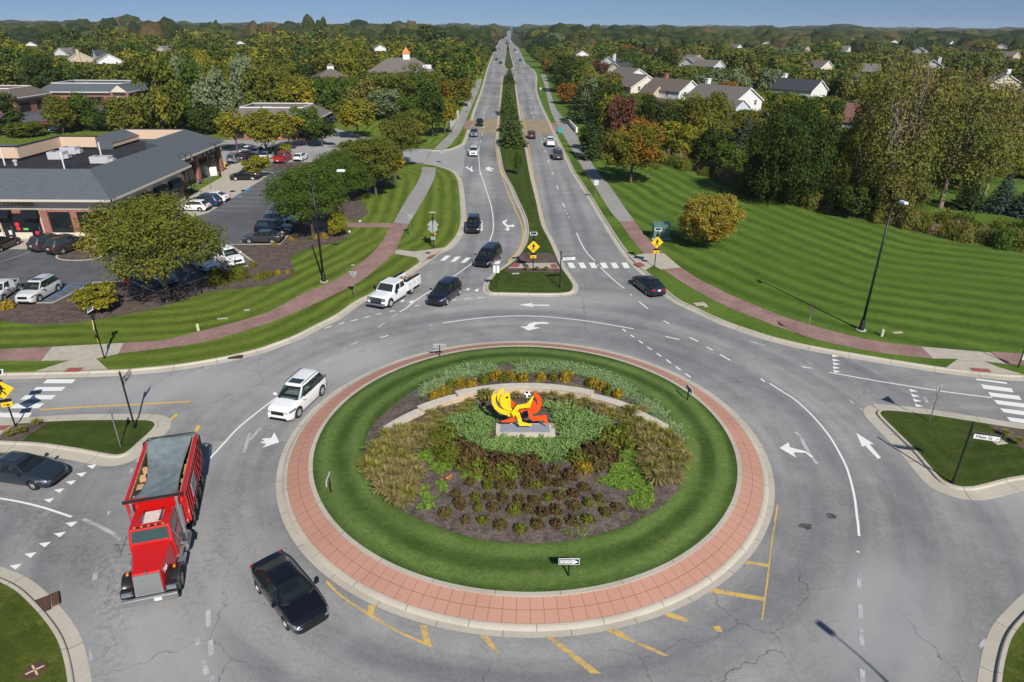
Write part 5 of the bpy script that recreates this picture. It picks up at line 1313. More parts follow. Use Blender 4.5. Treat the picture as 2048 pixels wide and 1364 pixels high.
def car_proto(kind, detail=2):
 s = CARS[kind]; hw, top, zb, side = body_fn(s); hl = s['L'] / 2
 xs = set(np.linspace(-hl, hl, 30 if detail > 1 else 18).round(4).tolist())
 for xw in (-s['wb'], s['wb']):
  Ra = s['r'] + .075
  for a in np.linspace(0, PI, 13 if detail > 1 else 7): xs.add(round(xw + Ra * math.cos(a) * .9999, 4))
  xs.add(round(xw - Ra - .001, 4)); xs.add(round(xw + Ra + .001, 4))
 for p in s['top']: xs.add(p[0])
 xs = sorted(x for x in xs if -hl <= x <= hl)
 body = MB(); rows = []
 for x in xs:
  zt, z0, w = top(x), zb(x), hw(x)
  if s.get('bed') and s['bed'][0] < x < s['bed'][1]: pass
  row = []
  for u in (0, .12, .3, .5, .68, .82, .92):
   z = z0 + (zt - .04 - z0) * u
   row.append((x, side(x, z), z))
  ws = side(x, zt)
  row.append((x, ws * .965, zt - .012))
  for f in (.9, .7, .4, 0): row.append((x, ws * f, zt + .035 * (1 - f * f) if not (s.get('bed') and x < s['bed'][1]) else zt))
  full = row + [(a, -b, c) for a, b, c in row[-2::-1]]
  rows.append(full)
 body.grid(rows)
 n = len(rows[0]); k = len(body.v) - n
 body.f.append(tuple(range(n))); body.m.append(0); body.f.append(tuple(range(k, k + n))[::-1]); body.m.append(0)
 for i in range(len(xs) - 1):
  a = i * n; b = (i + 1) * n; body.f.append((a, a + n - 1, b + n - 1, b)); body.m.append(1)
 c0, c1, c2_, c3_ = s['cab']; zr = s['roof']
 def cab(t):   # t 0..1 belt to roof
  xr = c0 + (c1 - c0) * t; xf = c3_ + (c2_ - c3_) * t
  wb = hw(0) * .955; wr = s['wr']
  return xr, xf, wb + (wr - wb) * t ** 1.15
 zbelt = lambda x: top(x) - .03
 NN = 40
 def cabpt(t, a, off=0.0):
  xr, xf, w = cab(t); cx = (xr + xf) / 2; A = (xf - xr) / 2 + off; B = w + off
  ca, sa = math.cos(a), math.sin(a); e = 2 / 7.0
  x = cx + A * (abs(ca) ** e) * (1 if ca > 0 else -1); y = B * (abs(sa) ** e) * (1 if sa > 0 else -1)
  return x, y, zbelt(max(-hl, min(hl, x))) * (1 - t) + (zr - .06) * t if t < 1 else zr - .06
 rings = []
 angs = []
 for q in range(4):
  for i in range(10):
   f = i / 10; angs.append(q * PI / 2 + PI / 2 * (.5 - .5 * math.cos(PI * f)))
 TT = (0, .08, .36, .64, .91, 1.0)
 for t in TT: rings.append([cabpt(t, a) for a in angs])
 xr, xf, w = cab(1.0); cx = (xr + xf) / 2
 for sc_, dz in ((.965, .028), (.88, .048), (.6, .062), (.3, .066), (.02, .068)):
  rings.append([(cx + (p[0] - cx) * sc_, p[1] * sc_, zr - .06 + dz) for p in rings[5]])
 root = D.objects.new('car', None); COL.objects.link(root)
 cb = MB()
 rr = [r_ + [r_[0]] for r_ in rings]
 cb.grid([list(c) for c in zip(*rr)])
 if detail > 1:
  keep = []
  for f in cb.f:
   q = [cb.v[i] for i in f]; k_ = min(i % len(rr) for i in f)
   x_, y_ = sum(p[0] for p in q) / 4, sum(p[1] for p in q) / 4
   if 1 <= k_ <= 3:
    xr_, xf_, w_ = cab((TT[k_] + TT[k_ + 1]) / 2)
    if not (abs(y_) / w_ > .84 and abs(x_ - (xr_ + xf_) / 2) / ((xf_ - xr_) / 2) > .80): continue
   keep.append(f)
  cb.f = keep; cb.m = [0] * len(keep)
  m = MB(); P = [(p[0] * .985, p[1] * .97, p[2] + .055) for p in rings[0]]; m.add(P, [tuple(range(len(P)))]); m.build('interior_floor', M_TRIMI, root)
  zb_ = zbelt(0) + .05
  m = MB(); m.box((c3_ - .42, 0, zb_ + .03), (.3, s['W'] * .66, .08)); m.build('dashboard', M_TRIMI, root)
  for xs_ in ([c3_ - 1.25, -.75] if kind != 'pickup' else [c3_ - 1.2, -.45]) + ([-1.65] if kind in ('bigsuv', 'van') else []):
   for sy in (1, -1):
    m = MB(); m.box((xs_, sy * .38, zb_ + .10), (.14, .48, .24), 0, taper=.85); m.box((xs_ - .03, sy * .38, zb_ + .30), (.10, .26, .14), 0, taper=.8); m.build('seat', M_SEAT, root)
 def pane(name, kind_, a, b, t0, t1, nseg=8):
  m = MB(); P = []
  for i in range(nseg + 1):
   f = i / nseg; row = []
   for t in np.linspace(t0, t1, 4):
    xr, xf, w = cab(t); cx = (xr + xf) / 2; A = (xf - xr) / 2; ex = 7.0
    if kind_ in ('front', 'rear'):
     y = (a + (b - a) * f) * w; d = A * (1 - min(.9999, abs(y / w)) ** ex) ** (1 / ex) + .012
     x = cx + d * (1 if kind_ == 'front' else -1)
    else:
     x0, x1 = a(t), b(t); x = x0 + (x1 - x0) * f
     y = w * (1 - min(.9999, abs((x - cx) / A)) ** ex) ** (1 / ex) + .012
     y *= (1 if kind_ == 'left' else -1)
    z = (zbelt(max(-hl, min(hl, x))) * (1 - t) + (zr - .06) * t)
    row.append((x, y, z + .004))
   P.append(row)
  m.grid(P)
  return m
 bo = body.build('body', [PAINTS['white'], M_UNDER], root, smooth=True, angle=38, fixn=True)
 cbo = cb.build('cabin', PAINTS['white'], root, smooth=True, angle=50, fixn=True)
 def addp(m, name, mat, parent=root, **k): return m.build(name, mat, parent, fixn=True, **k)
 GL_ = M_CLEAR if detail > 1 else M_CARGLASS
 addp(pane('w', 'front', -.88, .88, .06, .93), 'windshield', GL_, smooth=True)
 addp(pane('w', 'rear', -.88, .88, .07, .93), 'rear_window', M_CARGLASS if kind != 'sedan' else GL_, smooth=True)
 inset = .16
 for sd in ('left', 'right'):
  x_mid = (c0 + c3_) / 2 + .12
  A_ = lambda t: cab(t)[0] + inset + .04; B_ = lambda t: cab(t)[1] - inset
  splits = [0, .48, 1] if kind in ('sedan', 'hatch', 'pickup') else [0, .26, .6, 1]
  for k in range(len(splits) - 1):
   f0, f1 = splits[k], splits[k + 1]
   ga = .012
   fa = (lambda t, f0=f0: A_(t) + (B_(t) - A_(t)) * f0 + (ga if f0 else 0))
   fb = (lambda t, f1=f1: A_(t) + (B_(t) - A_(t)) * f1 - (ga if f1 < 1 else 0))
   addp(pane('w', sd, fa, fb, .06, .92), 'side_window', GL_ if kind in ('sedan', 'hatch') or k == len(splits) - 2 else M_CARGLASS, smooth=True)
   if k: addp(pane('w', sd, lambda t, f0=f0: A_(t) + (B_(t) - A_(t)) * f0 - .035, lambda t, f0=f0: A_(t) + (B_(t) - A_(t)) * f0 + .035, .02, .96, 1), 'pillar', M_BLACK)
 m = MB(); m.box((0, 0, .42), (s['L'] - .5, s['W'] - .55, .36)); addp(m, 'chassis', M_UNDER)
 for xw in (s['wb'], -s['wb']):
  for sy in (1, -1):
   r_ = s['r']; wv = .23; yc = sy * (s['W'] / 2 - .115)
   m = MB(); m.lathe([(r_ * .62, wv / 2), (r_ * .93, wv / 2), (r_, wv * .32), (r_, -wv * .32), (r_ * .93, -wv / 2), (r_ * .5, -wv / 2)], (0, 0, 0), 'Y', 26)
   w_ = m.build('wheel', M_TYRE, root, smooth=True, angle=40, loc=(xw, yc, r_), fixn=True)
   m = MB(); q = sy * (wv / 2 - .03)
   m.lathe([(r_ * .64, q + sy * .02), (r_ * .56, q + sy * .025), (r_ * .54, q - sy * .02)], (0, 0, 0), 'Y', 24)
   for i in range(5):
    a = i * 2 * PI / 5
    for da in (-.13, .13):
     p0 = (math.cos(a) * r_ * .1, q, math.sin(a) * r_ * .1); p1 = (math.cos(a + da) * r_ * .57, q + sy * .005, math.sin(a + da) * r_ * .57)
     m.cyl(p0, p1, .022, 6)
   m.lathe([(.001, q + sy * .02), (.07, q + sy * .018), (.075, q - sy * .01)], (0, 0, 0), 'Y', 12)
   rm = m.build('rim', M_RIM, w_, fixn=True)
   m = MB(); m.lathe([(.001, q - sy * .035), (r_ * .62, q - sy * .035)], (0, 0, 0), 'Y', 20); m.build('brake_disc', M_UNDER, w_)
 zf = top(hl - .25) - .10
 for sy in (1, -1):
  m = MB(); P = []
  for i in range(7):
   f = i / 6; row = []
   yy = .52 + .46 * f
   for z in (zf - .10 + .02 * f, zf - .03 + .01 * f, zf + .05 + .035 * f):
    w = None
    x = hl + .0
    target = yy * s['W'] / 2
    lo, hi = hl - .75, hl
    for _ in range(16):
     mid = (lo + hi) / 2
     if side(mid, z) >= target and top(mid) - .03 >= z: lo = mid
     else: hi = mid
    row.append((lo + .02, sy * target * 1.005, z))
   P.append(row)
  m.grid(P); addp(m, 'headlight', M_HLAMP, smooth=True)
  m = MB(); zt = top(-hl + .12) - .17
  if kind in ('suv', 'bigsuv', 'van', 'hatch'): m.box((-hl + .10, sy * (hw(-hl + .1) * .86), zt + .05), (.18, .17, .30), 0)
  elif kind == 'pickup': m.box((-hl + .03, sy * (hw(-hl + .1) * .93), zt + .02), (.10, .14, .36), 0)
  else: m.box((-hl + .09, sy * (hw(-hl + .1) * .74), zt + .04), (.20, .42, .14), 0)
  addp(m, 'taillight', M_TLAMP)
  m = MB(); m.tube([(c3_ - .32, sy * hw(.6) * .93, top(.6) + .03), (c3_ - .34, sy * (hw(.6) + .06), top(.6) + .07)], .03, 6); m.box((c3_ - .36, sy * (hw(.6) + .12), top(.6) + .10), (.13, .2, .15), 0, taper=.85)
  addp(m, 'side_mirror', PAINTS['white'])
 m = MB(); m.box((hl - .025, 0, .57 if kind in ('sedan', 'hatch') else .74), (.09, s['W'] * .46, .13 if kind in ('sedan', 'hatch') else .22)); addp(m, 'grille', M_GRILLE)
 m = MB(); m.box((hl - .06, 0, .36), (.13, s['W'] * .62, .12)); addp(m, 'lower_intake', M_GRILLE)
 m = MB(); m.box((-hl + .0, 0, .80 if kind != 'pickup' else .62), (.05, .34, .16)); addp(m, 'license_plate', M_PLATE)
 m = MB(); m.box((-hl + .09, 0, .42), (.2, s['W'] * .8, .2)); addp(m, 'rear_bumper', M_GRILLE)
 if kind in ('suv', 'bigsuv'):
  for sy in (1, -1):
   m = MB(); m.tube([(c1 + .1, sy * s['wr'] * .95, zr - .02), (c1 + .25, sy * s['wr'] * .95, zr + .045), (c2_ - .25, sy * s['wr'] * .95, zr + .045), (c2_ - .1, sy * s['wr'] * .95, zr - .02)], .02, 6); addp(m, 'roof_rail', M_BLACK)
 if kind == 'pickup':
  b0, b1 = s['bed']; zt = 1.235
  m = MB(); m.box(((b0 + b1) / 2, 0, zt + .006), (b1 - b0 - .1, s['W'] - .42, .02)); addp(m, 'bed_floor', M_UNDER)
  m = MB()
  for sy in (1, -1): m.box(((b0 + b1) / 2, sy * (s['W'] / 2 - .15), zt + .05), (b1 - b0 + .02, .10, .10))
  m.box((b0 - .01, 0, zt + .05), (.10, s['W'] - .4, .10)); m.box((b1 + .0, 0, zt + .05), (.08, s['W'] - .4, .10))
  addp(m, 'bed_rail', PAINTS['white'])
 if detail > 1:
  xs_d = [(c3_ - .28, .08), (.04, -1.02)] if kind != 'pickup' else [(1.15, .2), (.16, -.85)]
  for sy in (1, -1):
   for xa, xb in xs_d:
    m = MB(); P = []
    for i in range(9):
     x = xa + (xb - xa) * i / 8
     if zb(x) > .6: continue
     row = []
     z0 = max(.34, zb(x) + .04)
     for j in range(6):
      z = z0 + (top(x) - .07 - z0) * j / 5
      row.append((x, sy * (side(x, z) + .007), z))
     P.append(row)
    m.grid(P); dn = addp(m, 'door', PAINTS['white'], smooth=True)
    hx = min(xa, xb) + .22; m = MB(); m.box((hx, sy * (side(hx, top(hx) - .17) + .02), top(hx) - .17), (.18, .03, .035)); addp(m, 'handle', PAINTS['white'], dn)
 return root
PROTO = {}
def get_proto(kind, detail):
 k = (kind, detail)
 if k not in PROTO:
  PROTO[k] = car_proto(kind, detail); PROTO[k]['_p'] = 1
 return PROTO[k]
USEDP = set()
def car(kind, col, pos, heading, label, cat='car', name=None, group=None, detail=2, z=0.0, dark_trim=False, sunroof=False, scale=1.0):
 """heading: direction vector of travel"""
 p = get_proto(kind, detail)
 c = copy_tree(p)
 c.name = name or {'sedan': 'sedan_car', 'hatch': 'hatchback_car', 'suv': 'suv_car', 'bigsuv': 'suv_car', 'van': 'minivan', 'pickup': 'pickup_truck'}[kind]
 if '_p' in c: del c['_p']
 c.location = (pos[0], pos[1], z); c.rotation_euler = (0, 0, math.atan2(heading[1], heading[0])); c.scale = (scale,) * 3
 tag(c, label, cat, group)
 mt = PAINTS[col] if isinstance(col, str) else col
 def rec(o):
  for ch in o.children:
   for sl_ in ch.material_slots:
    if sl_.material == PAINTS['white']:
     sl_.link = 'OBJECT'; sl_.material = mt
   rec(ch)
 rec(c)
 if sunroof:
  s = CARS[kind]; m = MB(); x1 = s['cab'][2] - .12
  m.box((x1 - .35, 0, s['roof'] + .006), (.62, s['wr'] * 1.35, .012)); m.build('sunroof', M_CARGLASS, c)
 return c
def by_wheels(kind, col, fpx, rpx, side, label, z=0.0, **k):
 """near-side front and rear tyre contact points; side: +1 the left wheels are the ones seen"""
 f, r_ = G(*fpx, z), G(*rpx, z); s = CARS[kind]
 d = (f - r_); d.z = 0; d.normalize(); left = Vector((-d.y, d.x, 0))
 mid = f - d * s['wb'] - left * side * (s['W'] / 2 - .13)
 if k.pop('useboth', True):
  mid = (f + r_) / 2 - left * side * (s['W'] / 2 - .13)
 return car(kind, col, mid, d, label, z=z, **k)
def by_end(kind, col, px, heading, end, label, z=0.0, **k):
 """end: -1 the rear bumper's foot is at px, +1 the front's"""
 g = G(*px, z + .3); h = Vector((*heading, 0)).normalized(); s = CARS[kind]
 return car(kind, col, g - h * end * s['L'] / 2 * 1.0, h, label, z=z, **k)
by_wheels('bigsuv', 'white', (596.2, 835.2), (643.7, 789.8), 1, 'white SUV with dark sunroof driving round the left side of the island', sunroof=True)
by_wheels('sedan', 'black', (577.8, 1256.5), (522, 1183.8), -1, 'glossy black sedan on the roundabout in the near foreground')
f, r_ = Vector((78, 979.6)), Vector((-70, 961))
by_wheels('sedan', 'slate', (78, 979.6), (-18, 966), -1, 'slate-blue sedan with sunroof entering from the left edge', sunroof=True)
by_wheels('suv', 'navy', (890.5, 612), (919.5, 588.8), 1, 'navy blue SUV waiting at the yield line beside the white service truck')
by_wheels('van', 'black', (983.6, 532.4), (999.7, 517), 1, 'black SUV rolling over the crosswalk beside the median')
d0 = (G(947, 466) - G(953, 436)).normalized()
by_end('suv', 'black', (945, 465), (d0.x, d0.y), 1, 'black SUV heading for the roundabout alone in the southbound lane')
by_wheels('sedan', 'navy', (1268, 570.5), (1295, 592), 1, 'dark sedan with red tail lamps leaving along the right-hand kerb')
by_end('suv', 'white', (946.4, 311), (0, -1), 1, 'white SUV with roof rails leading the southbound traffic', sunroof=True)
by_end('suv', 'silver', (947.7, 272), (.02, -1), 1, 'dark car with pale bumper just before the brick crossing band', cat='car')
by_end('suv', 'black', (959.2, 251), (.02, -1), 1, 'black car on the brick crossing band of the southbound lanes')
by_end('suv', 'maroon', (1063.4, 276), (-.01, 1), -1, 'dark red SUV driving away by the median kerb')
by_end('pickup', 'white', (1101.8, 292), (-.01, 1), -1, 'white pickup driving away in the right lane', cat='pickup')
by_end('pickup', 'grey', (1117, 318), (-.02, 1), -1, 'grey pickup driving away behind the white one', cat='pickup')
by_end('suv', 'black', (992.6, 120), (0, -1), 1, 'black SUV far up the southbound road, left lane', detail=1)
by_end('suv', 'black', (1001, 127), (0, -1), 1, 'black car far up the southbound road beside the median', detail=1)
by_end('sedan', 'silver', (999, 99), (0, -1), 1, 'tiny pale car farthest up the southbound road', detail=1)
by_end('suv', 'black', (1040.3, 122), (0, 1), -1, 'black car far up the northbound road', detail=1)
by_end('van', 'white', (1034, 106), (0, 1), -1, 'white van far up the northbound road', cat='van', detail=1)
by_end('sedan', 'black', (1030, 101), (0, 1), -1, 'tiny dark car ahead of the white van', detail=1)
by_end('sedan', 'white', (1023, 84), (0, 1), -1, 'white speck of a car near the vanishing point, northbound', detail=1)
by_end('sedan', 'grey', (1008, 82), (0, -1), 1, 'dark speck of a car near the vanishing point, southbound', detail=1)
Z0 = LOTZ
by_wheels('sedan', 'pearl', (2.6, 605.5), (42, 577), 1, 'white sedan parked at the left edge of the photo', z=Z0)
by_wheels('suv', 'pearl', (79, 604), (116.7, 582.4), 1, 'pearl white crossover with black glass roof beside the blue hatched bay', z=Z0, sunroof=True)
dpk = G(33.4, 491, Z0) - G(3.8, 504, Z0)
hd = (dpk.x, dpk.y)
by_wheels('sedan', 'black', (33.4, 491), (3.8, 504), -1, 'black car parked nose to the cleaners, at the left edge', z=Z0)
by_end('suv', 'grey', (64, 501), (.42, 1), -1, 'dark grey SUV parked facing the cleaners, left of a bronze one', z=Z0)
by_end('bigsuv', 'bronze', (98, 507), (.42, 1), -1, 'dark bronze SUV parked beside the small tree island', z=Z0)
by_end('hatch', 'white', (418, 417), (-1, .12), -1, 'white hatchback, nearest of the three parked along the east shopfronts', z=Z0)
by_end('suv', 'blue', (441, 408), (-1, .12), -1, 'dark blue SUV parked between two white cars by the shopfronts', z=Z0)
by_end('sedan', 'white', (457, 399), (-1, .12), -1, 'white sedan beside the blue accessible bays', z=Z0)
by_end('suv', 'steel', (540, 429), (1, -.06), -1, 'light blue-grey SUV, farthest of the four facing the tree', z=Z0)
by_end('suv', 'silver', (527, 444), (1, -.06), -1, 'silver SUV, second farthest of the four facing the tree', z=Z0)
by_end('suv', 'navy', (513, 461), (1, -.06), -1, 'navy SUV behind the grey sedan at the mulch bed', z=Z0)
by_wheels('sedan', 'grey', (504, 487), (541, 487.5), 1, 'dark grey sedan backed in at the kerb of the mulch bed', z=Z0)
by_wheels('suv', 'white', (461.8, 537.5), (428.4, 519.6), -1, 'white SUV dappled by the big tree with its nose to the mulch', z=Z0)
by_wheels('sedan', 'pearl', (413, 547.8), (376, 528.5), -1, 'white sedan half hidden under the big tree', z=Z0)
by_wheels('sedan', 'steel', (327, 577), (288, 557), -1, 'blue car in the deep shade of the big tree', z=Z0)
by_end('suv', 'black', (519, 355), (-1, -.1), -1, 'dark car parked behind the small round yellow tree', z=Z0)
for k, (kind, colr, px, lb) in enumerate((
 ('suv', 'silver', (461, 325), 'silver SUV parked beyond the mall corner'), ('pickup', 'white', (487, 313), 'white pickup parked right of the silver SUV'), ('suv', 'black', (484, 321), 'black SUV low between the silver SUV and the white pickup'),
 ('suv', 'white', (509, 311), 'white car left of the paler pair behind the yellow tree'), ('sedan', 'white', (524, 319), 'white car with its tail out, just left of the red pickup'), ('pickup', 'red', (555, 325), 'bright red pickup in the second car row'),
 ('hatch', 'white', (594, 321), 'white car just right of the red pickup'), ('suv', 'grey', (536, 310), 'grey car behind the trunk beside the red pickup'))):
 by_end(kind, colr, px, (0.05, 1), -1, lb, z=.165, detail=1, cat='pickup' if kind == 'pickup' else 'car')
for kind, colr, px, hdg, lb in (
 ('suv', 'black', (609, 274), (1, .1), 'black car in the shade of the parking lot trees by the low building'), ('suv', 'black', (670, 240), (0, -1), 'black car parked beyond the low building'), ('sedan', 'maroon', (758, 253), (1, 0), 'dark purple car hidden among the trees left of the road'),
 ('sedan', 'blue', (221, 206), (0, 1), 'bright blue car at the second mall window'), ('pickup', 'red', (293, 205), (1, .2), 'red pickup at the porch of the second mall'), ('suv', 'steel', (246, 231), (.9, .4), 'blue-grey car left of the white one in the second lot'),
 ('sedan', 'white', (265, 228), (.9, .4), 'white car in the middle of the second lot'), ('sedan', 'black', (280, 223), (.9, .4), 'dark car right of the white one in the second lot'), ('sedan', 'steel', (275, 243), (1, 0), 'blue car half hidden by trees in the second lot'),
 ('sedan', 'white', (245, 254), (1, 0), 'white car low behind the tree row'), ('sedan', 'red', (75, 250), (1, 0), 'red car in front of the far left shop'), ('sedan', 'silver', (53, 254), (.3, -1), 'silver car beside the red one in front of the far left shop'),
 ('sedan', 'blue', (95, 259), (1, 0), 'blue car right of the red one in front of the far left shop'), ('suv', 'grey', (146, 249), (1, 0), 'dark grey car between the two tall trees at left')):
 by_end(kind, colr, px, hdg, -1, lb, z=.165, detail=1, cat='pickup' if kind == 'pickup' else 'car')
# ---- white service truck (crew cab, utility body)
f, r_ = G(781, 614.5), G(831, 582.4); d_ = (f - r_).normalized(); left = Vector((-d_.y, d_.x, 0))
mid = f - d_ * 2.05 - left * .90
ut = empty('service_truck', (mid.x, mid.y, 0), math.atan2(d_.y, d_.x), 'white crew-cab service truck with utility boxes and a loaded bed, first in the yield queue', 'truck')
s = CARS['pickup']
CARS['utility'] = dict(L=3.9, W=2.02, wb=1.0, r=.43, top=s['top'], cab=s['cab'], roof=s['roof'], wr=.72)
def utility():
 PW = PAINTS['white']
 topc = [(-.75, 1.28), (1.25, 1.26), (1.5, 1.25), (2.65, 1.18), (2.95, 1.08), (3.02, .7)]
 wbf, rr_ = 2.05, .43
 m = MB(); rows = []
 xs = sorted(set([round(x, 3) for x in list(np.linspace(-.75, 3.02, 22)) + [wbf + .52 * math.cos(a) for a in np.linspace(0, PI, 13)] + [2.95]]))
 xs = [x for x in xs if x <= 3.02]
 for x in xs:
  zt = interp(topc, x); z0 = .42
  dd = abs(x - wbf)
  if dd < .52: z0 = max(z0, rr_ + math.sqrt(.52 ** 2 - dd ** 2) - .02)
  w = 1.01 * (1 - .10 * max(0, (x - 2.4) / .62) ** 2)
  row = [(x, w * a, z0 + (zt - z0) * u) for a, u in ((.97, 0), (1, .2), (1, .5), (.99, .75), (.96, .93), (.90, 1.0))] + [(x, w * .5, zt + .04), (x, 0, zt + .05)]
  rows.append(row + [(a, -b, c) for a, b, c in row[-2::-1]])
 m.grid(rows); n = len(rows[0]); k = len(m.v) - n; m.f += [tuple(range(n)), tuple(range(k, k + n))[::-1]]; m.m += [0, 0]
 m.build('body', PW, ut, smooth=True, angle=38, fixn=True)
 def cabq(x0, x1, x2, x3, w0, w1, z0, z1): return [(x0, -w0, z0), (x3, -w0, z0), (x3, w0, z0), (x0, w0, z0), (x1, -w1, z1), (x2, -w1, z1), (x2, w1, z1), (x1, w1, z1)]
 m = MB(); m.hull8(cabq(-.72, -.62, .95, 1.62, .97, .80, 1.2, 1.92)); o = m.build('cabin', PW, ut, fixn=True)
 bv = o.modifiers.new('b', 'BEVEL'); bv.width = .07; bv.segments = 3
 def lerp3(a, b, t): return tuple(a[i] + (b[i] - a[i]) * t for i in range(3))
 q = cabq(-.72, -.62, .95, 1.62, .975, .806, 1.2, 1.92)
 def pane(name, A, B, C_, D_, off):
  m = MB(); u0, u1, t0, t1 = off
  pts = []
  for (u, t) in ((u0, t0), (u1, t0), (u1, t1), (u0, t1)):
   pts.append(lerp3(lerp3(A, B, u), lerp3(D_, C_, u), t))
  nrm = (Vector(pts[1]) - Vector(pts[0])).cross(Vector(pts[3]) - Vector(pts[0])).normalized()
  c = Vector((.4, 0, 1.5))
  if nrm.dot(Vector(pts[0]) - c) < 0: nrm = -nrm
  m.add([Vector(p) + nrm * .012 for p in pts], [(0, 1, 2, 3)]); m.build(name, M_CARGLASS, ut, fixn=True)
 pane('windshield', q[1], q[2], q[6], q[5], (.06, .94, .16, .92))
 pane('rear_window', q[0], q[3], q[7], q[4], (.2, .8, .3, .85))
 for a, b, c, d__ in ((q[0], q[1], q[5], q[4]), (q[3], q[2], q[6], q[7])):
  pane('side_window', a, b, c, d__, (.08, .42, .18, .86)); pane('side_window', a, b, c, d__, (.48, .86, .18, .86))
 m = MB(); m.box((3.0, 0, .93), (.12, 1.15, .42)); m.build('grille', M_GRILLE, ut)
 m = MB(); [m.box((3.07, 0, .80 + i * .13), (.03, 1.1, .03)) for i in range(3)]; m.build('grille_bar', M_CHROME, ut)
 m = MB(); m.box((3.12, 0, .58), (.26, 1.96, .26)); o = m.build('front_bumper', M_CHROME, ut); bv = o.modifiers.new('b', 'BEVEL'); bv.width = .06; bv.segments = 2
 for sy in (1, -1):
  m = MB(); m.box((2.96, sy * .78, 1.0), (.16, .34, .26)); m.build('headlight', M_HLAMP, ut)
  m = MB(); m.tube([(1.3, sy * .98, 1.3), (1.3, sy * 1.14, 1.38)], .03, 6); m.box((1.3, sy * 1.22, 1.42), (.12, .22, .3)); m.build('side_mirror', M_BLACK, ut)
  m = MB(); m.box((.6, sy * 1.0, .40), (2.4, .16, .06)); m.build('running_board', M_GREYM, ut)
  m = MB(); m.box((-2.15, sy * .86, 1.04), (2.55, .34, .92)); o = m.build('utility_box', PW, ut); bv = o.modifiers.new('b', 'BEVEL'); bv.width = .02
  for xx, ww in ((-1.35, .8), (-2.15, .7), (-2.95, .8)):
   m = MB(); m.box((xx, sy * 1.04, 1.05 if xx != -2.15 else 1.25), (ww - .06, .02, .8 if xx != -2.15 else .42)); dr = m.build('locker_door', PW, ut)
   m = MB(); m.box((xx, sy * 1.06, 1.1), (.12, .03, .07)); m.build('latch', M_BLACK, dr)
  m = MB(); m.box((-2.15, sy * .86, 1.53), (2.5, .3, .06)); m.build('box_lid', M_BLACK, ut)
  m = MB(); m.box((-3.46, sy * .86, .9), (.05, .2, .2)); m.build('taillight', M_TLAMP, ut)
 for i in range(5):
  m = MB(); m.box((.98, -.4 + i * .2, 1.93), (.08, .05, .03)); m.build('roof_marker', M_AMBER, ut)
 m = MB(); m.box((-2.15, 0, .95), (2.6, 1.4, .1)); m.box((-3.45, 0, .62), (.2, 1.9, .18)); m.build('bed_floor', M_GREYM, ut)
 m = MB(); m.box((-1.0, 0, 1.55), (.12, 1.7, .2)); m.box((-.95, 0, 1.3), (.08, 1.5, .7)); m.build('headboard', M_BLACK, ut)
 for i in range(9):
  m = MB(); m.box((-2.9 + i * .22, random.uniform(-.4, .4), 1.15 + random.uniform(0, .25)), (random.uniform(.2, .5), random.uniform(.1, .4), random.uniform(.1, .3)), random.uniform(0, 3))
  tgt = m.build('bed_load', plain('load_%d' % (i % 3), [(.45, .18, .06), (.08, .06, .05), (.35, .30, .22)][i % 3], .8), ut)
 m = MB(); m.box((-.2, 0, .55), (6.2, .9, .25)); m.build('chassis', M_UNDER, ut)
 for xw in (2.05, -1.75):
  for sy in (1, -1):
   r_ = .43; m = MB(); m.lathe([(r_ * .6, .14), (r_ * .93, .14), (r_, .09), (r_, -.09), (r_ * .93, -.14), (r_ * .5, -.14)], (0, 0, 0), 'Y', 26)
   w_ = m.build('wheel', M_TYRE, ut, smooth=True, angle=40, loc=(xw, sy * .87, r_), fixn=True)
   m = MB(); m.lathe([(r_ * .6, sy * .12), (r_ * .5, sy * .08), (.12, sy * .10), (.11, sy * .14), (.001, sy * .15)], (0, 0, 0), 'Y', 20); m.build('rim', M_RIM, w_, fixn=True)
 vest = plain('hi_vis_vest', (.45, .75, .05), .8)
 return
utility()
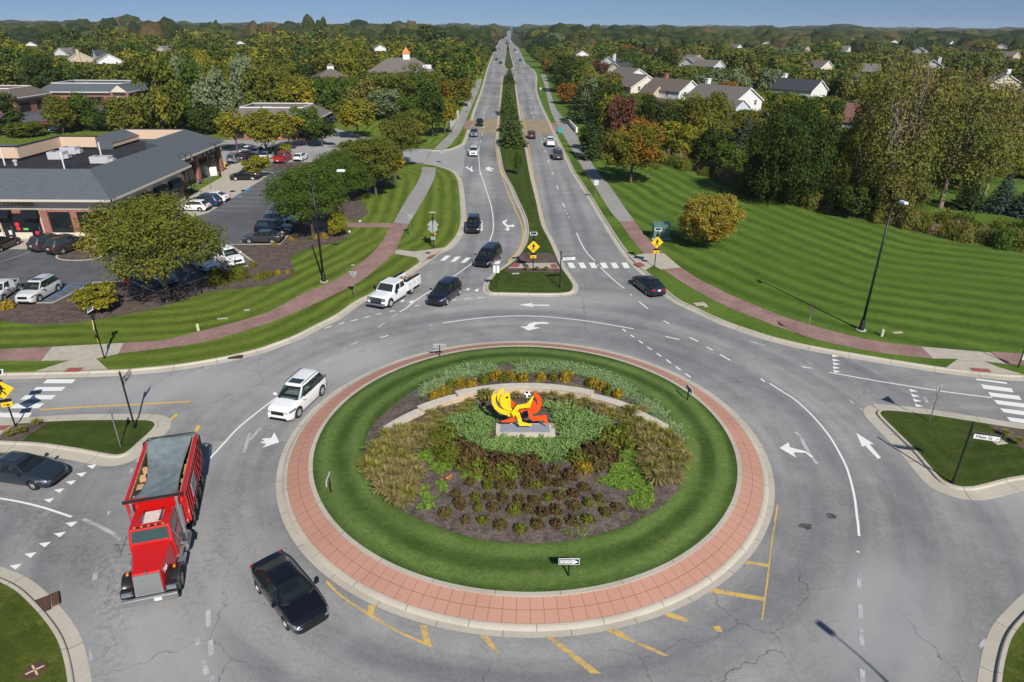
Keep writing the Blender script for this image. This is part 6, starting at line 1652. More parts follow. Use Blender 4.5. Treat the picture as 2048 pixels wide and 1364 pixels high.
# ---- red dump truck
f, r2 = G(352, 1165), G(408, 985)
tf = G(302, 1208, .55)      # bumper centre
hd = (G(270, 1040, 2.9) - G(318, 872, 2.9)); hd.z = 0; hd.normalize()
M_RED = plain('truck_red', (.50, .008, .008), .3, 0, .5, .7)
M_REDD = plain('truck_red_dull', (.36, .02, .02), .5, 0, .4, .2, var=.3, vs=2)
M_TARP = plain('tarp', (.17, .20, .21), .42, 0, .5, 0, var=.35, vs=1.2)
M_FEND = plain('black_fender', (.015, .016, .018), .3, 0, .5, .3)
M_WOOD = plain('plank_wood', (.42, .25, .12), .8, var=.3, vs=5)
def dump_truck():
 h = Vector((-.1165, -.993, 0)).normalized()
 a = G(345, 872, 3.0); b_ = G(300, 1028, 3.0)
 h = (b_ - a); h.z = 0; h.normalize()
 L = 9.6
 nose = G(300, 1200, .6)
 ctr = nose - h * (L / 2)
 t = empty('dump_truck', (ctr.x, ctr.y, 0), math.atan2(h.y, h.x), 'red dump truck with a grey tarp over its ribbed bed, left of the island', 'truck')
 X = L / 2          # front
 def B(name, mat, parts, parent=t, bevel=0, smooth=False):
  m = MB()
  for p in parts:
   if p[0] == 'b': m.box(*p[1:])
   elif p[0] == 't': m.tube(*p[1:])
   elif p[0] == 'h': m.hull8(p[1])
  o = m.build(name, mat, parent, smooth=smooth, fixn=True, angle=40 if smooth else None)
  if bevel: bv = o.modifiers.new('b', 'BEVEL'); bv.width = bevel; bv.segments = 3; bv.limit_method = 'ANGLE'
  return o
 hood = [(X - .22, -.62, .75), (X - .22, .62, .75), (X - 2.25, .93, .85), (X - 2.25, -.93, .85), (X - .42, -.58, 1.80), (X - .42, .58, 1.80), (X - 2.3, .84, 2.06), (X - 2.3, -.84, 2.06)]
 B('hood', M_RED, [('h', [hood[i] for i in (3, 0, 1, 2, 7, 4, 5, 6)])], bevel=.09)
 gr = B('grille', M_GREYM, [('h', [(X - .24, -.58, .76), (X - .17, -.58, .76), (X - .17, .58, .76), (X - .24, .58, .76), (X - .44, -.54, 1.74), (X - .37, -.54, 1.74), (X - .37, .54, 1.74), (X - .44, .54, 1.74)])])
 B('grille_slats', plain('grille_mesh', (.28, .29, .28), .5, .4), [('b', (X - .165 - i * .0125, 0, .84 + i * .055), (.03, .98, .02)) for i in range(16)], gr)
 B('hood_ornament', M_CHROME, [('b', (X - .42, 0, 1.86), (.16, .07, .12))], bevel=.02)
 text_obj('fleet_number', '704', .27, M_CREAMW, t, (X - .85, .70, 1.50), (R(78), 0, R(180 - 9)), .01)
 B('front_bumper', M_CHROME if False else plain('dull_chrome', (.35, .36, .37), .3, .7), [('b', (X - .06, 0, .58), (.18, 2.3, .34))], bevel=.04)
 B('license_plate', M_PLATE, [('b', (X + .05, .35, .62), (.03, .32, .17))])
 for sy in (1, -1):
  fen = []
  m = MB(); P = []
  for i in range(11):
   a_ = R(-8 + 172 * i / 10)
   P.append([(X - 1.12 + .70 * math.cos(a_), sy * y, .60 + .66 * math.sin(a_)) for y in (.60, 1.20)] )
  m.grid(P)
  P2 = [[(p[1][0], p[1][1], p[1][2]), (p[1][0] - (p[1][0] - (X - 1.12)) * .12, p[1][1], p[1][2] - (p[1][2] - .6) * .12)] for p in P]
  m.grid(P2); o = m.build('fender', M_FEND, t, smooth=True, angle=50, fixn=True)
  sd = o.modifiers.new('s', 'SOLIDIFY'); sd.thickness = .04
  B('fender_nose', M_FEND, [('b', (X - .38, sy * .92, .86), (.34, .56, .40))], bevel=.06)
  B('headlight', M_HLAMP, [('b', (X - .19, sy * .92, .94), (.05, .40, .20))])
  B('marker_lamp', M_AMBER, [('b', (X - 1.15, sy * .98, 1.31), (.12, .10, .09))])
  B('step', M_GREYM, [('b', (X - 2.35, sy * 1.02, .62), (.75, .34, .10)), ('b', (X - 2.4, sy * 1.0, 1.02), (.6, .28, .08))])
  B('fuel_tank', plain('tank_alloy', (.38, .38, .37), .35, .6, var=.2), [('t', [(X - 3.0, sy * .98, .78), (X - 4.0, sy * .98, .78)], .31, 18)], smooth=True)
 xb, xf = X - 3.8, X - 2.15
 cab = [(xb, -.98, .95), (xf, -.98, .95), (xf, .98, .95), (xb, .98, .95), (xb, -.94, 2.05), (xf + .02, -.94, 2.05), (xf + .02, .94, 2.05), (xb, .94, 2.05)]
 B('cab', M_RED, [('h', cab)], bevel=.05)
 cabt = [(xb, -.94, 2.05), (xf + .02, -.94, 2.05), (xf + .02, .94, 2.05), (xb, .94, 2.05), (xb + .02, -.87, 2.80), (xf - .24, -.87, 2.80), (xf - .24, .87, 2.80), (xb + .02, .87, 2.80)]
 B('cab_top', M_RED, [('h', cabt)], bevel=.06)
 def quad(name, pts, mat, parent=t):
  m = MB(); m.add(pts, [(0, 1, 2, 3)]); return m.build(name, mat, parent)
 def onface(A, Bp, Cp, Dp, u0, u1, t0, t1, off, name='w', mat=M_CARGLASS):
  A, Bp, Cp, Dp = map(Vector, (A, Bp, Cp, Dp)); pts = []
  for u, tt in ((u0, t0), (u1, t0), (u1, t1), (u0, t1)): pts.append(A.lerp(Bp, u).lerp(Dp.lerp(Cp, u), tt))
  n_ = (pts[1] - pts[0]).cross(pts[3] - pts[0]).normalized(); c = Vector((xb + .6, 0, 2.2))
  if n_.dot(pts[0] - c) < 0: n_ = -n_
  return quad(name, [p + n_ * off for p in pts], mat)
 onface(cabt[1], cabt[2], cabt[6], cabt[5], .07, .93, .16, .86, .022, 'windshield', plain('truck_glass', (.03, .055, .045), .05, 0, .6, .6))
 for y in (-.3, .35): B('wiper', M_BLACK, [('t', [(xf + .04, y, 2.12), (xf - .12, y + .3, 2.32)], .015, 5)])
 onface(cabt[0], cabt[1], cabt[5], cabt[4], .18, .84, .08, .82, .012, 'side_window')
 onface(cabt[3], cabt[2], cabt[6], cabt[7], .18, .84, .08, .82, .012, 'side_window')
 onface(cab[0], cab[1], cab[5], cab[4], .12, .92, .08, .97, .012, 'door', M_RED)
 onface(cab[3], cab[2], cab[6], cab[7], .12, .92, .08, .97, .012, 'door', M_RED)
 B('sun_visor', M_FEND, [('b', (xf - .28, 0, 2.815), (.10, 1.3, .03))])
 for i in range(5): B('roof_marker', M_AMBER, [('b', (xf - .28, -.6 + i * .3, 2.84), (.07, .1, .04))])
 B('roof_patch', plain('faded_paint', (.62, .50, .46), .8, var=.25, vs=5), [('b', ((xb + xf) / 2 - .15, .05, 2.806), (.85, .9, .012))])
 for y in (-.35, .45): B('air_horn', M_CHROME, [('t', [(xb + .2, y, 2.90), (xf - .5, y, 2.90)], [.03, .06], 10), ('b', (xb + .25, y, 2.85), (.08, .08, .1))])
 for sy in (1, -1):
  B('exhaust_stack', M_GREYM, [('t', [(xb - .18, sy * 1.0, .9), (xb - .18, sy * 1.0, 2.0)], .10, 12), ('t', [(xb - .18, sy * 1.0, 1.35), (xb - .18, sy * 1.0, 2.55)], .16, 14), ('t', [(xb - .18, sy * 1.0, 2.5), (xb - .18, sy * 1.0, 3.0), (xb - .30, sy * 1.04, 3.25)], .075, 12)], smooth=True)
  B('mirror_arm', M_CHROME, [('t', [(xf - .1, sy * .95, 1.5), (xf + .05, sy * 1.38, 1.7), (xf - .1, sy * .93, 2.6)], .018, 6), ('t', [(xf - .1, sy * .95, 2.1), (xf + .05, sy * 1.38, 2.3)], .016, 6)])
  B('side_mirror', M_CHROME, [('b', (xf + .05, sy * 1.40, 2.1), (.06, .2, .46))])
 B('frame', M_UNDER, [('b', (-.6, 0, .85), (L - 1.4, .86, .28)), ('b', (-2.6, 0, .62), (2.8, 1.9, .2))])
 x0, x1 = -X + .02, X - 4.25        # bed rear, front
 zb_, zt_ = 1.25, 2.95
 hw_ = 1.22
 bw = []
 for sy in (1, -1):
  w_ = B('bed_side', M_REDD, [('b', ((x0 + x1) / 2, sy * hw_, (zb_ + zt_) / 2), (x1 - x0, .06, zt_ - zb_))])
  n_r = 13
  B('side_rib', M_RED, [('b', (x0 + .15 + (x1 - x0 - .3) * i / (n_r - 1), sy * (hw_ + .075), (zb_ + zt_) / 2 - .02), (.10, .11, zt_ - zb_ - .1)) for i in range(n_r)], w_)
  B('top_rail', M_RED, [('b', ((x0 + x1) / 2, sy * (hw_ + .05), zt_ + .05), (x1 - x0 + .1, .18, .12))], w_)
  B('side_board', M_WOOD, [('b', ((x0 + x1) / 2, sy * (hw_ - .08), zt_ - .30), (x1 - x0 - .2, .04, .85))], w_)
 B('bed_front', M_RED, [('b', (x1, 0, (zb_ + zt_) / 2 + .1), (.08, 2 * hw_, zt_ - zb_ + .2)), ('b', (x1 + .12, 0, zt_ + .18), (.3, 2 * hw_, .08))])
 B('tailgate', M_RED, [('b', (x0, 0, (zb_ + zt_) / 2), (.08, 2 * hw_, zt_ - zb_)), ('b', (x0 - .06, 0, 1.7), (.08, 2.3, .1)), ('b', (x0 - .06, 0, 2.4), (.08, 2.3, .1))])
 B('bed_floor', M_UNDER, [('b', ((x0 + x1) / 2, 0, zb_), (x1 - x0, 2 * hw_, .1))])
 B('load', M_WOOD, [('b', (random.uniform(x0 + .6, x1 - .6), random.uniform(-.8, .8), 2.3 + random.uniform(0, .35)), (random.uniform(.5, 1.6), random.uniform(.08, .25), .05), random.uniform(-1, 1)) for _ in range(30)])
 for p_ in (('b', (x1 - .5, -.98, 2.82), (.5, .42, .04)), ('b', (x1 - 1.6, -1.0, 2.75), (.4, .36, .04), .2), ('b', (x1 - 2.4, -1.0, 2.7), (.3, .3, .25), .2), ('b', (x1 - 3.1, -1.02, 2.7), (.3, .25, .25), .4)): B('lumber', plain('plywood', (.50, .33, .17), .8, var=.2), [p_])
 B('bed_rubble', M_WOODFLOOR if False else plain('rubble', (.09, .07, .055), .95, var=.5, vs=3), [('b', ((x0 + x1) / 2, 0, 2.0), (x1 - x0 - .3, 2.3, .5))])
 m = MB(); P = []
 for i in range(41):
  f_ = i / 40; x = x1 + .25 + (x0 - x1 - .3) * f_
  sag = math.sin(PI * min(1, f_ * 1.15)) if f_ < .87 else math.sin(PI * .5 * (1 - f_) / .13) * .37
  hwid = 1.16 - .36 * math.sin(PI * (f_ ** .75)) ** 1.3
  row = []
  for j in range(13):
   g_ = j / 12 * 2 - 1
   z = zt_ + .28 - .42 * math.sin(PI * f_) * (1 - .25 * g_ * g_) + .025 * math.sin(9 * f_ + 3 * g_) + .012 * math.sin(31 * f_ - 5 * g_) - .05 * abs(g_) ** 4
   row.append((x, g_ * hwid + .07 * math.sin(5 * f_), z))
  P.append(row)
 m.grid(P); o = m.build('tarp', M_TARP, t, smooth=True, fixn=True); sd = o.modifiers.new('s', 'SOLIDIFY'); sd.thickness = .012
 B('tarp_roller', M_UNDER, [('t', [(x1 + .28, -1.32, zt_ + .3), (x1 + .28, 1.32, zt_ + .3)], .08, 10)], smooth=True)
 B('tarp_bow', M_FEND, [('t', [(x0 + .0, -1.42, 1.2 + .9), (x0 + .0, -1.42, zt_ + .1), (x0 - .05, -1.1, zt_ + .32), (x0 - .05, 1.1, zt_ + .32), (x0, 1.42, zt_ + .1), (x0, 1.42, 2.1)], .04, 8), ('t', [(x0 + 1.8, -1.42, 1.9), (x0 + .6, -1.42, 2.6), (x0, -1.42, zt_ + .1)], .035, 8), ('t', [(x0 + 1.8, 1.42, 1.9), (x0 + .6, 1.42, 2.6), (x0, 1.42, zt_ + .1)], .035, 8)])
 B('side_banner', plain('worn_banner', (.42, .40, .42), .8, var=.4, vs=3), [('b', (-1.5, hw_ + .15, 2.15), (1.2, .02, .8)), ('b', (-1.5, -hw_ - .15, 2.15), (1.2, .02, .8))])
 for xw, ns in ((X - 1.12, 1), (-.9, 1), (-1.95, 1), (-3.0, 2), (-4.1, 2)):
  for sy in (1, -1):
   r_ = .52 if ns == 1 and xw < 0 or ns == 2 else .54
   r_ = .51; wv = .30 if ns == 1 else .56
   m = MB(); m.lathe([(r_ * .58, wv / 2), (r_ * .94, wv / 2), (r_, wv * .38), (r_, -wv * .38), (r_ * .94, -wv / 2), (r_ * .5, -wv / 2)], (0, 0, 0), 'Y', 30)
   for i in range(30):
    a_ = i * 2 * PI / 30; m.box((math.cos(a_) * r_, 0, math.sin(a_) * r_), (.03, wv * .7, .03))
   yc = sy * (1.02 if ns == 1 else .94)
   w_ = m.build('wheel', M_TYRE, t, loc=(xw, yc, r_), fixn=True, smooth=True, angle=40)
   m = MB(); q = sy * wv / 2
   m.lathe([(r_ * .60, q * 1.0), (r_ * .55, q * .8), (r_ * .30, q * (.6 if ns == 2 else .95)), (.12, q * (.6 if ns == 2 else 1.1)), (.10, q * 1.1 ), (.001, q * 1.12)], (0, 0, 0), 'Y', 22); rm = m.build('rim', plain('dirty_rim', (.40, .37, .32), .5, .5, var=.3), w_, fixn=True)
   m = MB()
   for i in range(8): a_ = i * PI / 4; m.cyl((math.cos(a_) * .17, q * .9, math.sin(a_) * .17), (math.cos(a_) * .17, q * 1.12, math.sin(a_) * .17), .02, 6)
   m.build('lug_nut', M_CHROME, rm)
 return t
dump_truck()
for k_, p_ in PROTO.items():
 def rm_(o):
  for ch in list(o.children): rm_(ch)
  D.objects.remove(o)
 rm_(p_)
# ------------------------------------------------------------------ street furniture
M_SIGNB = plain('sign_back', (.40, .41, .42), .45, .3, var=.1)
M_SIGNYEL = plain('sign_yellow', (.80, .50, .01), .45)
M_SIGNW = plain('sign_white', (.72, .72, .72), .45)
M_SOLAR = plain('solar_cells', (.03, .045, .10), .15, .1, .6, .6)
M_POSTB = plain('black_post', (.014, .014, .016), .4, .2)
M_GREEN = plain('transformer_green', (.10, .20, .16), .5, var=.08, vs=1)
M_LAMPH = plain('lamp_lens_white', (.7, .72, .75), .3)
def street_lamp(loc, h, arm_dir, arm, label, lean=0):
 e = empty('street_lamp', loc, 0, label, 'street lamp', 'tall black street lamps')
 m = MB(); m.lathe([(.42, 0), (.42, .06), (.001, .06)], (0, 0, 0), n=20); m.build('concrete_footing', M_CONCP, e)
 m = MB(); m.lathe([(.24, .06), (.24, .3), (.20, .35), (.20, .85), (.15, .92), (.13, 1.0)], (0, 0, 0), n=16); m.build('base', M_POSTB, e, smooth=True, angle=40)
 m = MB(); m.tube([(0, 0, .9), (0, 0, h * .5), (0, 0, h)], [.115, .095, .065], 12); m.build('pole', M_POSTB, e, smooth=True)
 a = Vector((arm_dir[0], arm_dir[1], 0)).normalized()
 m = MB(); m.tube([Vector((0, 0, h - .1)), Vector((0, 0, h + .25)) + a * .15, Vector((0, 0, h + .55)) + a * arm * .45, Vector((0, 0, h + .6)) + a * arm], [.06, .05, .04, .035], 8); m.build('arm', M_POSTB, e, smooth=True)
 c = Vector((0, 0, h + .6)) + a * (arm + .35)
 m = MB(); m.box((0, 0, 0), (.85, .38, .16), taper=.75); o = m.build('lamp_head', M_LAMPH, e, loc=c, rz=math.atan2(a.y, a.x)); bv = o.modifiers.new('b', 'BEVEL'); bv.width = .04; bv.segments = 2
 m = MB(); m.box((0, 0, -.1), (.6, .3, .05)); m.build('lens', M_LAMPH, o)
 return e
g = G(648, 563, .14); street_lamp(g, 10.7, (1, -.05), 2.6, 'tall black street lamp with a long arm, in the lawn left of the road')
g = G(1722, 660, .14); street_lamp(g, 10.9, (.1, -1), .9, 'tall black street lamp leaning against the striped field on the right')
gs = G(1690, 1290); street_lamp(Vector((gs.x + 4.65 + .9, gs.y - 13.0 - 1.2, .14)), 10.9, (-.6, 1), 1.6, 'tall black street lamp behind the viewer whose shadow falls on the near right roadway')
g = G(2043, 733, .14)
PED = [(-.05, .36), (.05, .36), (.08, .30), (.06, .23), (.14, .12), (.22, .02), (.18, -.03), (.07, .08), (.04, -.06), (.14, -.20), (.18, -.38), (.11, -.39), (.07, -.24), (-.02, -.12), (-.08, -.25), (-.18, -.38), (-.24, -.34), (-.14, -.20), (-.08, -.03), (-.09, .08), (-.18, .0), (-.22, .04), (-.10, .20), (-.05, .23), (-.08, .30)]
def ped_sign(base, yaw, label, arrow=-1, h=3.55, back=False):
 """yaw: 0 faces -Y"""
 e = empty('crossing_sign', base, yaw, label, 'sign', 'solar powered crossing signs')
 m = MB(); m.cyl((0, 0, 0), (0, 0, h + .45), .05, 10); m.build('post', M_POSTB, e)
 def face(y): return y
 s = .66
 m = MB(); m.extr([(-s, 0), (0, -s), (s, 0), (0, s)], (0, -.08, 2.75), (1, 0, 0), (0, 0, 1), (0, -1, 0), .03); sp_ = m.build('sign_panel', M_SIGNYEL if not back else M_SIGNYEL, e)
 m = MB(); m.extr([(-s - .02, 0), (0, -s - .02), (s + .02, 0), (0, s + .02)], (0, -.05, 2.75), (1, 0, 0), (0, 0, 1), (0, -1, 0), .02); m.build('sign_back', M_SIGNB, e)
 m = MB(); m.extr(PED, (0, -.10, 2.75), (1, 0, 0), (0, 0, 1), (0, -1, 0), .012); m.build('walking_figure', M_BLACK, sp_)
 m = MB(); m.box((0, -.10, 1.98), (.62, .16, .12)); m.build('flasher', M_BLACK, e)
 m = MB(); m.box((0, -.08, 1.68), (.62, .03, .32)); pl = m.build('plaque', M_SIGNYEL, e)
 q = [(.2, .03), (-.02, .0), (-.02, .07), (-.2, -.06), (.02, -.11), (.01, -.05), (.2, -.02)]
 m = MB(); m.extr([(x * -arrow * -1, z) for x, z in q], (0, -.10, 1.68), (1, 0, 0), (0, 0, 1), (0, -1, 0), .012); m.build('arrow', M_BLACK, pl)
 m = MB(); m.box((0, 0, h + .62), (.74, .46, .04)); o = m.build('panel_frame', M_SIGNW, e); o.rotation_euler = (R(28), 0, 0); o.location = (0, (h + .6) * math.sin(R(28)) , (h + .62) * (1 - math.cos(R(28))))
 m = MB(); m.box((0, 0, h + .643), (.62, .36, .01)); m.build('solar_panel', M_SOLAR, o)
 m = MB(); m.box((0, .02, h - .05), (.24, .2, .3)); m.build('control_box', M_POSTB, e)
 return e
ped_sign(G(209, 717, .15), R(-62), 'yellow pedestrian crossing sign with solar panel on the left verge, seen nearly edge on', arrow=1)
ped_sign(G(1066, 543, .15), R(4), 'yellow pedestrian crossing sign with solar panel in the median', arrow=1)
ped_sign(G(1309, 533, .15), R(8), 'yellow pedestrian crossing sign with solar panel beside the green transformer', arrow=-1)
ped_sign(G(31, 852, .15), R(22), 'yellow pedestrian crossing sign at the left edge of the west island', arrow=-1, h=3.3)
e = ped_sign(G(868, 495, .15), R(183), 'crossing sign seen from its grey back beside the southbound lanes')
for ch in e.children:
 if ch.name.startswith(('sign_back', 'sign_panel')): ch.location = (0, 0, 0)
g = G(2036, 735, .15); m = MB(); m.cyl((0, 0, 0), (.0, 0, 4.0), .05, 8)
e = empty('crossing_sign', g, R(60), 'black post with small white box at the far right edge of the lawn', 'sign'); m.build('post', M_POSTB, e)
m = MB(); m.box((0, -.1, 1.0), (.35, .15, .5)); m.build('control_box', M_SIGNW, e)
def yield_sign(base, yaw, label, h=2.9):
 e = empty('yield_sign', base, yaw, label, 'sign', 'yield signs on grey posts')
 m = MB(); m.box((0, 0, h / 2 - .1), (.06, .05, h - .2)); m.build('post', M_GREYM, e)
 t_ = [(-.46, .34), (0, -.46), (.46, .34)]
 m = MB(); m.extr(t_, (0, -.045, h - .5), (1, 0, 0), (0, 0, 1), (0, -1, 0), .02); s_ = m.build('sign_back', M_SIGNB, e)
 m = MB(); m.extr([(x * .98, z * .98) for x, z in t_], (0, -.062, h - .5), (1, 0, 0), (0, 0, 1), (0, -1, 0), .01); m.build('red_border', plain('sign_red', (.5, .02, .02), .4), s_)
 m = MB(); m.extr([(x * .6, z * .6) for x, z in t_], (0, -.072, h - .49), (1, 0, 0), (0, 0, 1), (0, -1, 0), .01); m.build('white_centre', M_SIGNW, s_)
 return e
yield_sign(G(711, 597, .14), R(172), 'back of a yield sign on the verge beside the white service truck')
yield_sign(G(241, 893, .14), R(130), 'back of a yield sign in the grass of the west island')
yield_sign(G(1859, 843, .14), R(215), 'back of a yield sign in the grass of the east island')
yield_sign(G(1612, 676, .14), R(262), 'yield sign seen edge on beside the right-hand brick path')
def plate_sign(name, base, yaw, h, w, ph, mat, label, post=M_GREYM, txt=None, diamond=False, extra=None, group=None):
 e = empty(name, base, yaw, label, 'sign', group)
 m = MB(); m.box((0, 0, h / 2), (.05, .05, h)); m.build('post', post, e)
 if diamond: poly = [(-w, 0), (0, -w), (w, 0), (0, w)]
 else: poly = [(-w / 2, -ph / 2), (w / 2, -ph / 2), (w / 2, ph / 2), (-w / 2, ph / 2)]
 m = MB(); m.extr(poly, (0, -.04, h - ph / 2), (1, 0, 0), (0, 0, 1), (0, -1, 0), .02); s_ = m.build('sign_panel', mat, e)
 if txt:
  for k, (tx, sz, dz) in enumerate(txt): text_obj('lettering', tx, sz, M_BLACK, s_, (0, -.056, h - ph / 2 + dz), (PI / 2, 0, 0), .004)
 return e
plate_sign('speed_sign', G(1191, 396, .14), R(3), 2.75, .61, .76, M_SIGNW, 'white speed limit 35 sign beside the right-hand asphalt path', txt=[('SPEED', .14, .26), ('LIMIT', .14, .12), ('35', .4, -.16)])
plate_sign('road_sign', G(822, 474, .14), R(180), 2.9, .5, .6, M_SIGNB, 'slim grey sign seen from behind beside the left-hand brick path')
e = plate_sign('warning_sign', G(867.5, 497.5, .14), R(180), 3.0, .62, 1.24, M_SIGNB, 'grey back of a diamond warning sign by the southbound kerb', post=M_POSTB, diamond=True)
m = MB(); m.box((0, .0, 1.3), (.5, .04, .4)); m.build('plaque', M_SIGNB, e)
plate_sign('road_sign', G(885, 327, .14), R(178), 2.6, .8, .8, M_SIGNB, 'grey sign seen from behind at the side street mouth')
plate_sign('road_sign', G(1081, 190, .14), R(5), 2.6, .75, .6, plain('sign_lightblue', (.4, .55, .62), .5), 'pale blue sign beside the far right path')
plate_sign('road_sign', G(939, 226, .14), R(175), 3.0, .8, .9, M_SIGNB, 'two-panel grey sign seen from behind by the far left path')
plate_sign('keep_right_sign', G(992.6, 577, .14), R(175), 2.4, .6, .75, M_SIGNW, 'white keep-right plate on a black post at the left corner of the median', post=M_POSTB)
plate_sign('marker_post', G(404, 589, .14), 0, 1.1, .12, .3, M_POSTB, 'short black marker stake at the edge of the mulch under the big tree', post=M_POSTB)
plate_sign('road_sign', G(38, 609, .14), R(10), 2.5, .45, .75, M_SIGNB, 'grey sign on a brown post in front of the pearl crossover', post=M_RUST)
def street_name(base, yaw, label, txt=('Main St', 1), h=3.9, side=1, blade_h=2.95, show=True):
 e = empty('street_name_sign', base, yaw, label, 'sign', 'black street name posts')
 m = MB(); m.cyl((0, 0, 0), (0, 0, h), .055, 10); m.lathe([(.09, 0), (.09, .25), (.055, .35)], (0, 0, 0), n=12); m.lathe([(.06, h), (.085, h + .06), (.05, h + .1), (.07, h + .18), (.001, h + .32)], (0, 0, 0), n=12); m.build('post', M_POSTB, e)
 m = MB(); m.tube([(0, 0, h - .35), (side * 1.55, 0, h - .35)], .022, 6); m.tube([(0, 0, h - .7), (side * .5, 0, h - .37)], .016, 6); m.build('bracket', M_POSTB, e)
 m = MB(); m.box((side * .85, 0, h - .62), (1.35, .03, .34)); b = m.build('blade', M_BLACK, e)
 m = MB(); m.box((side * .85, -.018, h - .62), (1.28, .012, .29)); m.box((side * .85, .018, h - .62), (1.28, .012, .29)); m.build('blade_face', M_SIGNW, b)
 text_obj('lettering', txt[0], .27, M_BLACK, b, (side * .85 - .12, -.03, h - .62), (PI / 2, 0, 0), .004)
 m = MB(); m.tube([(side * .85 + .46, -.03, h - .70), (side * .85 + .58, -.03, h - .55)], .014, 6); m.build('arrow', M_BLACK, b)
 return e
street_name(G(1905, 966, .14), R(-16), 'black post carrying the white Main St blade in the east island')
street_name(G(1119.6, 575, .14), R(-12) + R(24), 'black street name post at the right corner of the median', h=3.6)
street_name(G(270, 855.5, .14), R(100), 'black street name post in the west island, its blade edge on', h=3.9)
def one_way(px, py, yaw, label, h=.75, txt=True, gz=None):
 b = GI(px, py); e = empty('one_way_sign', b, yaw, label, 'sign', 'low one way signs round the island')
 m = MB(); m.box((0, .05, h / 2), (.07, .07, h)); m.box((0, .05, h + .05), (.05, .05, .35)); m.build('post', M_POSTB, e)
 m = MB(); m.box((0, 0, h + .12), (.98, .03, .34)); p = m.build('sign_panel', M_SIGNW, e)
 m = MB(); m.box((0, -.018, h + .12), (.93, .01, .28)); bd = m.build('black_field', M_BLACK, p)
 m = MB(); m.box((0, .022, h + .12), (.96, .01, .32)); m.build('sign_back', M_SIGNB, e)
 ar = [(-.44, -.085), (.16, -.085), (.16, -.135), (.44, 0), (.16, .135), (.16, .085), (-.44, .085)]
 m = MB(); m.extr(ar, (0, -.026, h + .12), (1, 0, 0), (0, 0, 1), (0, -1, 0), .008); a_ = m.build('white_arrow', M_SIGNW, bd)
 text_obj('lettering', 'ONE WAY', .15, M_BLACK, a_, (-.12, -.033, h + .12), (PI / 2, 0, 0), .003)
 return e
def tilt(e, a): e.rotation_euler.x = a
e = one_way(1137, 1153, 0, 'ONE WAY sign facing the camera on the near grass of the island'); tilt(e, R(-4))
one_way(880, 712, R(180), 'back of a ONE WAY sign on the far grass of the island')
one_way(660, 984, R(-88), 'ONE WAY sign seen edge on in the left grass of the island')
one_way(1376, 800, R(100), 'ONE WAY sign seen edge on in the right grass of the island')
g = G(1324, 480, .15); e = empty('transformer_box', (g.x, g.y + 1.0, .14), R(-4), 'dark green electrical transformer cabinet beside the right-hand brick path', 'transformer')
m = MB(); m.box((0, 0, .08), (2.3, 2.0, .16)); m.build('concrete_pad', M_CONCP, e)
m = MB(); m.box((0, 0, .95), (2.0, 1.7, 1.6), taper=.99); o = m.build('cabinet', M_GREEN, e); bv = o.modifiers.new('b', 'BEVEL'); bv.width = .03
m = MB(); m.box((0, 0, 1.78), (2.1, 1.8, .08)); m.build('lid', M_GREEN, e)
for s_ in (-1, 1):
 m = MB(); m.box((s_ * .5, -.87, .9), (.95, .03, 1.35)); dr = m.build('door', M_GREEN, e); m = MB(); m.box((s_ * .18, -.90, 1.05), (.25, .02, .2)); m.build('warning_label', M_SIGNW, dr)
m = MB(); m.box((.6, -.2, 1.83), (.4, .3, .02)); m.build('label', M_SIGNW, e)
for px, py, lb in ((397, 661, 'short beige utility marker stub left of the brick path'), (1763, 672, 'short beige utility marker stub right of the tall lamp')):
 g = G(px, py, .14); m = MB(); m.lathe([(.13, 0), (.12, .55), (.09, .62), (.001, .63)], (0, 0, 0), n=12)
 tag(m.build('utility_marker', plain('beige_plastic', (.50, .50, .32), .6), loc=g), lb, 'marker')
for px, py, w, d_, lb in ((445, 637, .9, .22, 'slim pale green lid flush in the lawn above the brick path'), (1795, 665, .9, .3, 'pale oval lid flush in the grass right of the beige stub'), (1400, 608, 1.1, .7, 'broken pale concrete lid in the verge of the right-hand kerb'), (1411, 612, .4, .4, 'small pale stone beside the concrete lid in the verge'), (1031, 547, .8, .35, 'small tan lid in the median grass'), (1998, 884, .8, .5, 'square tan lid in the grass of the east island'), (494, 620, .5, .3, 'small grey lid in the lawn right of the marker stub'), (706, 530, .4, .3, 'tiny pale lid in the lawn beside the brick path')):
 g = G(px, py, .15); m = MB(); m.box((0, 0, 0), (w, d_, .04)); o = m.build('access_cover', M_CONCP, loc=(g.x, g.y, .155), rz=.2); bv = o.modifiers.new('b', 'BEVEL'); bv.width = .012; tag(o, lb, 'lid')
a, b = G(899, 260, .1), G(915, 238, .1)
for a, b, h, lb in ((G(899, 261, .1), G(916, 236, .1), 1.7, 'white wall panel beside the far left path at the brick crossing'), (G(1153, 265, .1), G(1132, 241, .1), 1.1, 'white wall panel beside the far right path at the brick crossing')):
 c = (a + b) / 2; L = (b - a).length; m = MB(); rz = math.atan2((b - a).y, (b - a).x)
 e = empty('white_wall', (c.x, c.y, .14), rz, lb, 'wall', 'white walls at the brick crossing')
 m.box((0, 0, h / 2), (L, .3, h)); m.build('wall_panel', M_TRIMW, e); m = MB(); [m.box((x, 0, h / 2 + .08), (.42, .42, h + .16)) for x in (-L / 2, L / 2)]; m.build('pillar', M_TRIMW, e)
g = G(1120.6, 266, .15); m = MB(); m.box((0, 0, .8), (1.1, .35, 1.2)); m.box((0, 0, .1), (.9, .3, .2)); tag(m.build('teal_box', plain('teal_paint', (.04, .32, .26), .5), loc=(g.x, g.y, .15)), 'teal box standing on the verge at the far right path', 'utility box')
g = G(940, 150, .1); e = empty('entry_sign', (g.x, g.y, .1), R(10), 'brick entry sign with a white panel beside the far left path', 'sign')
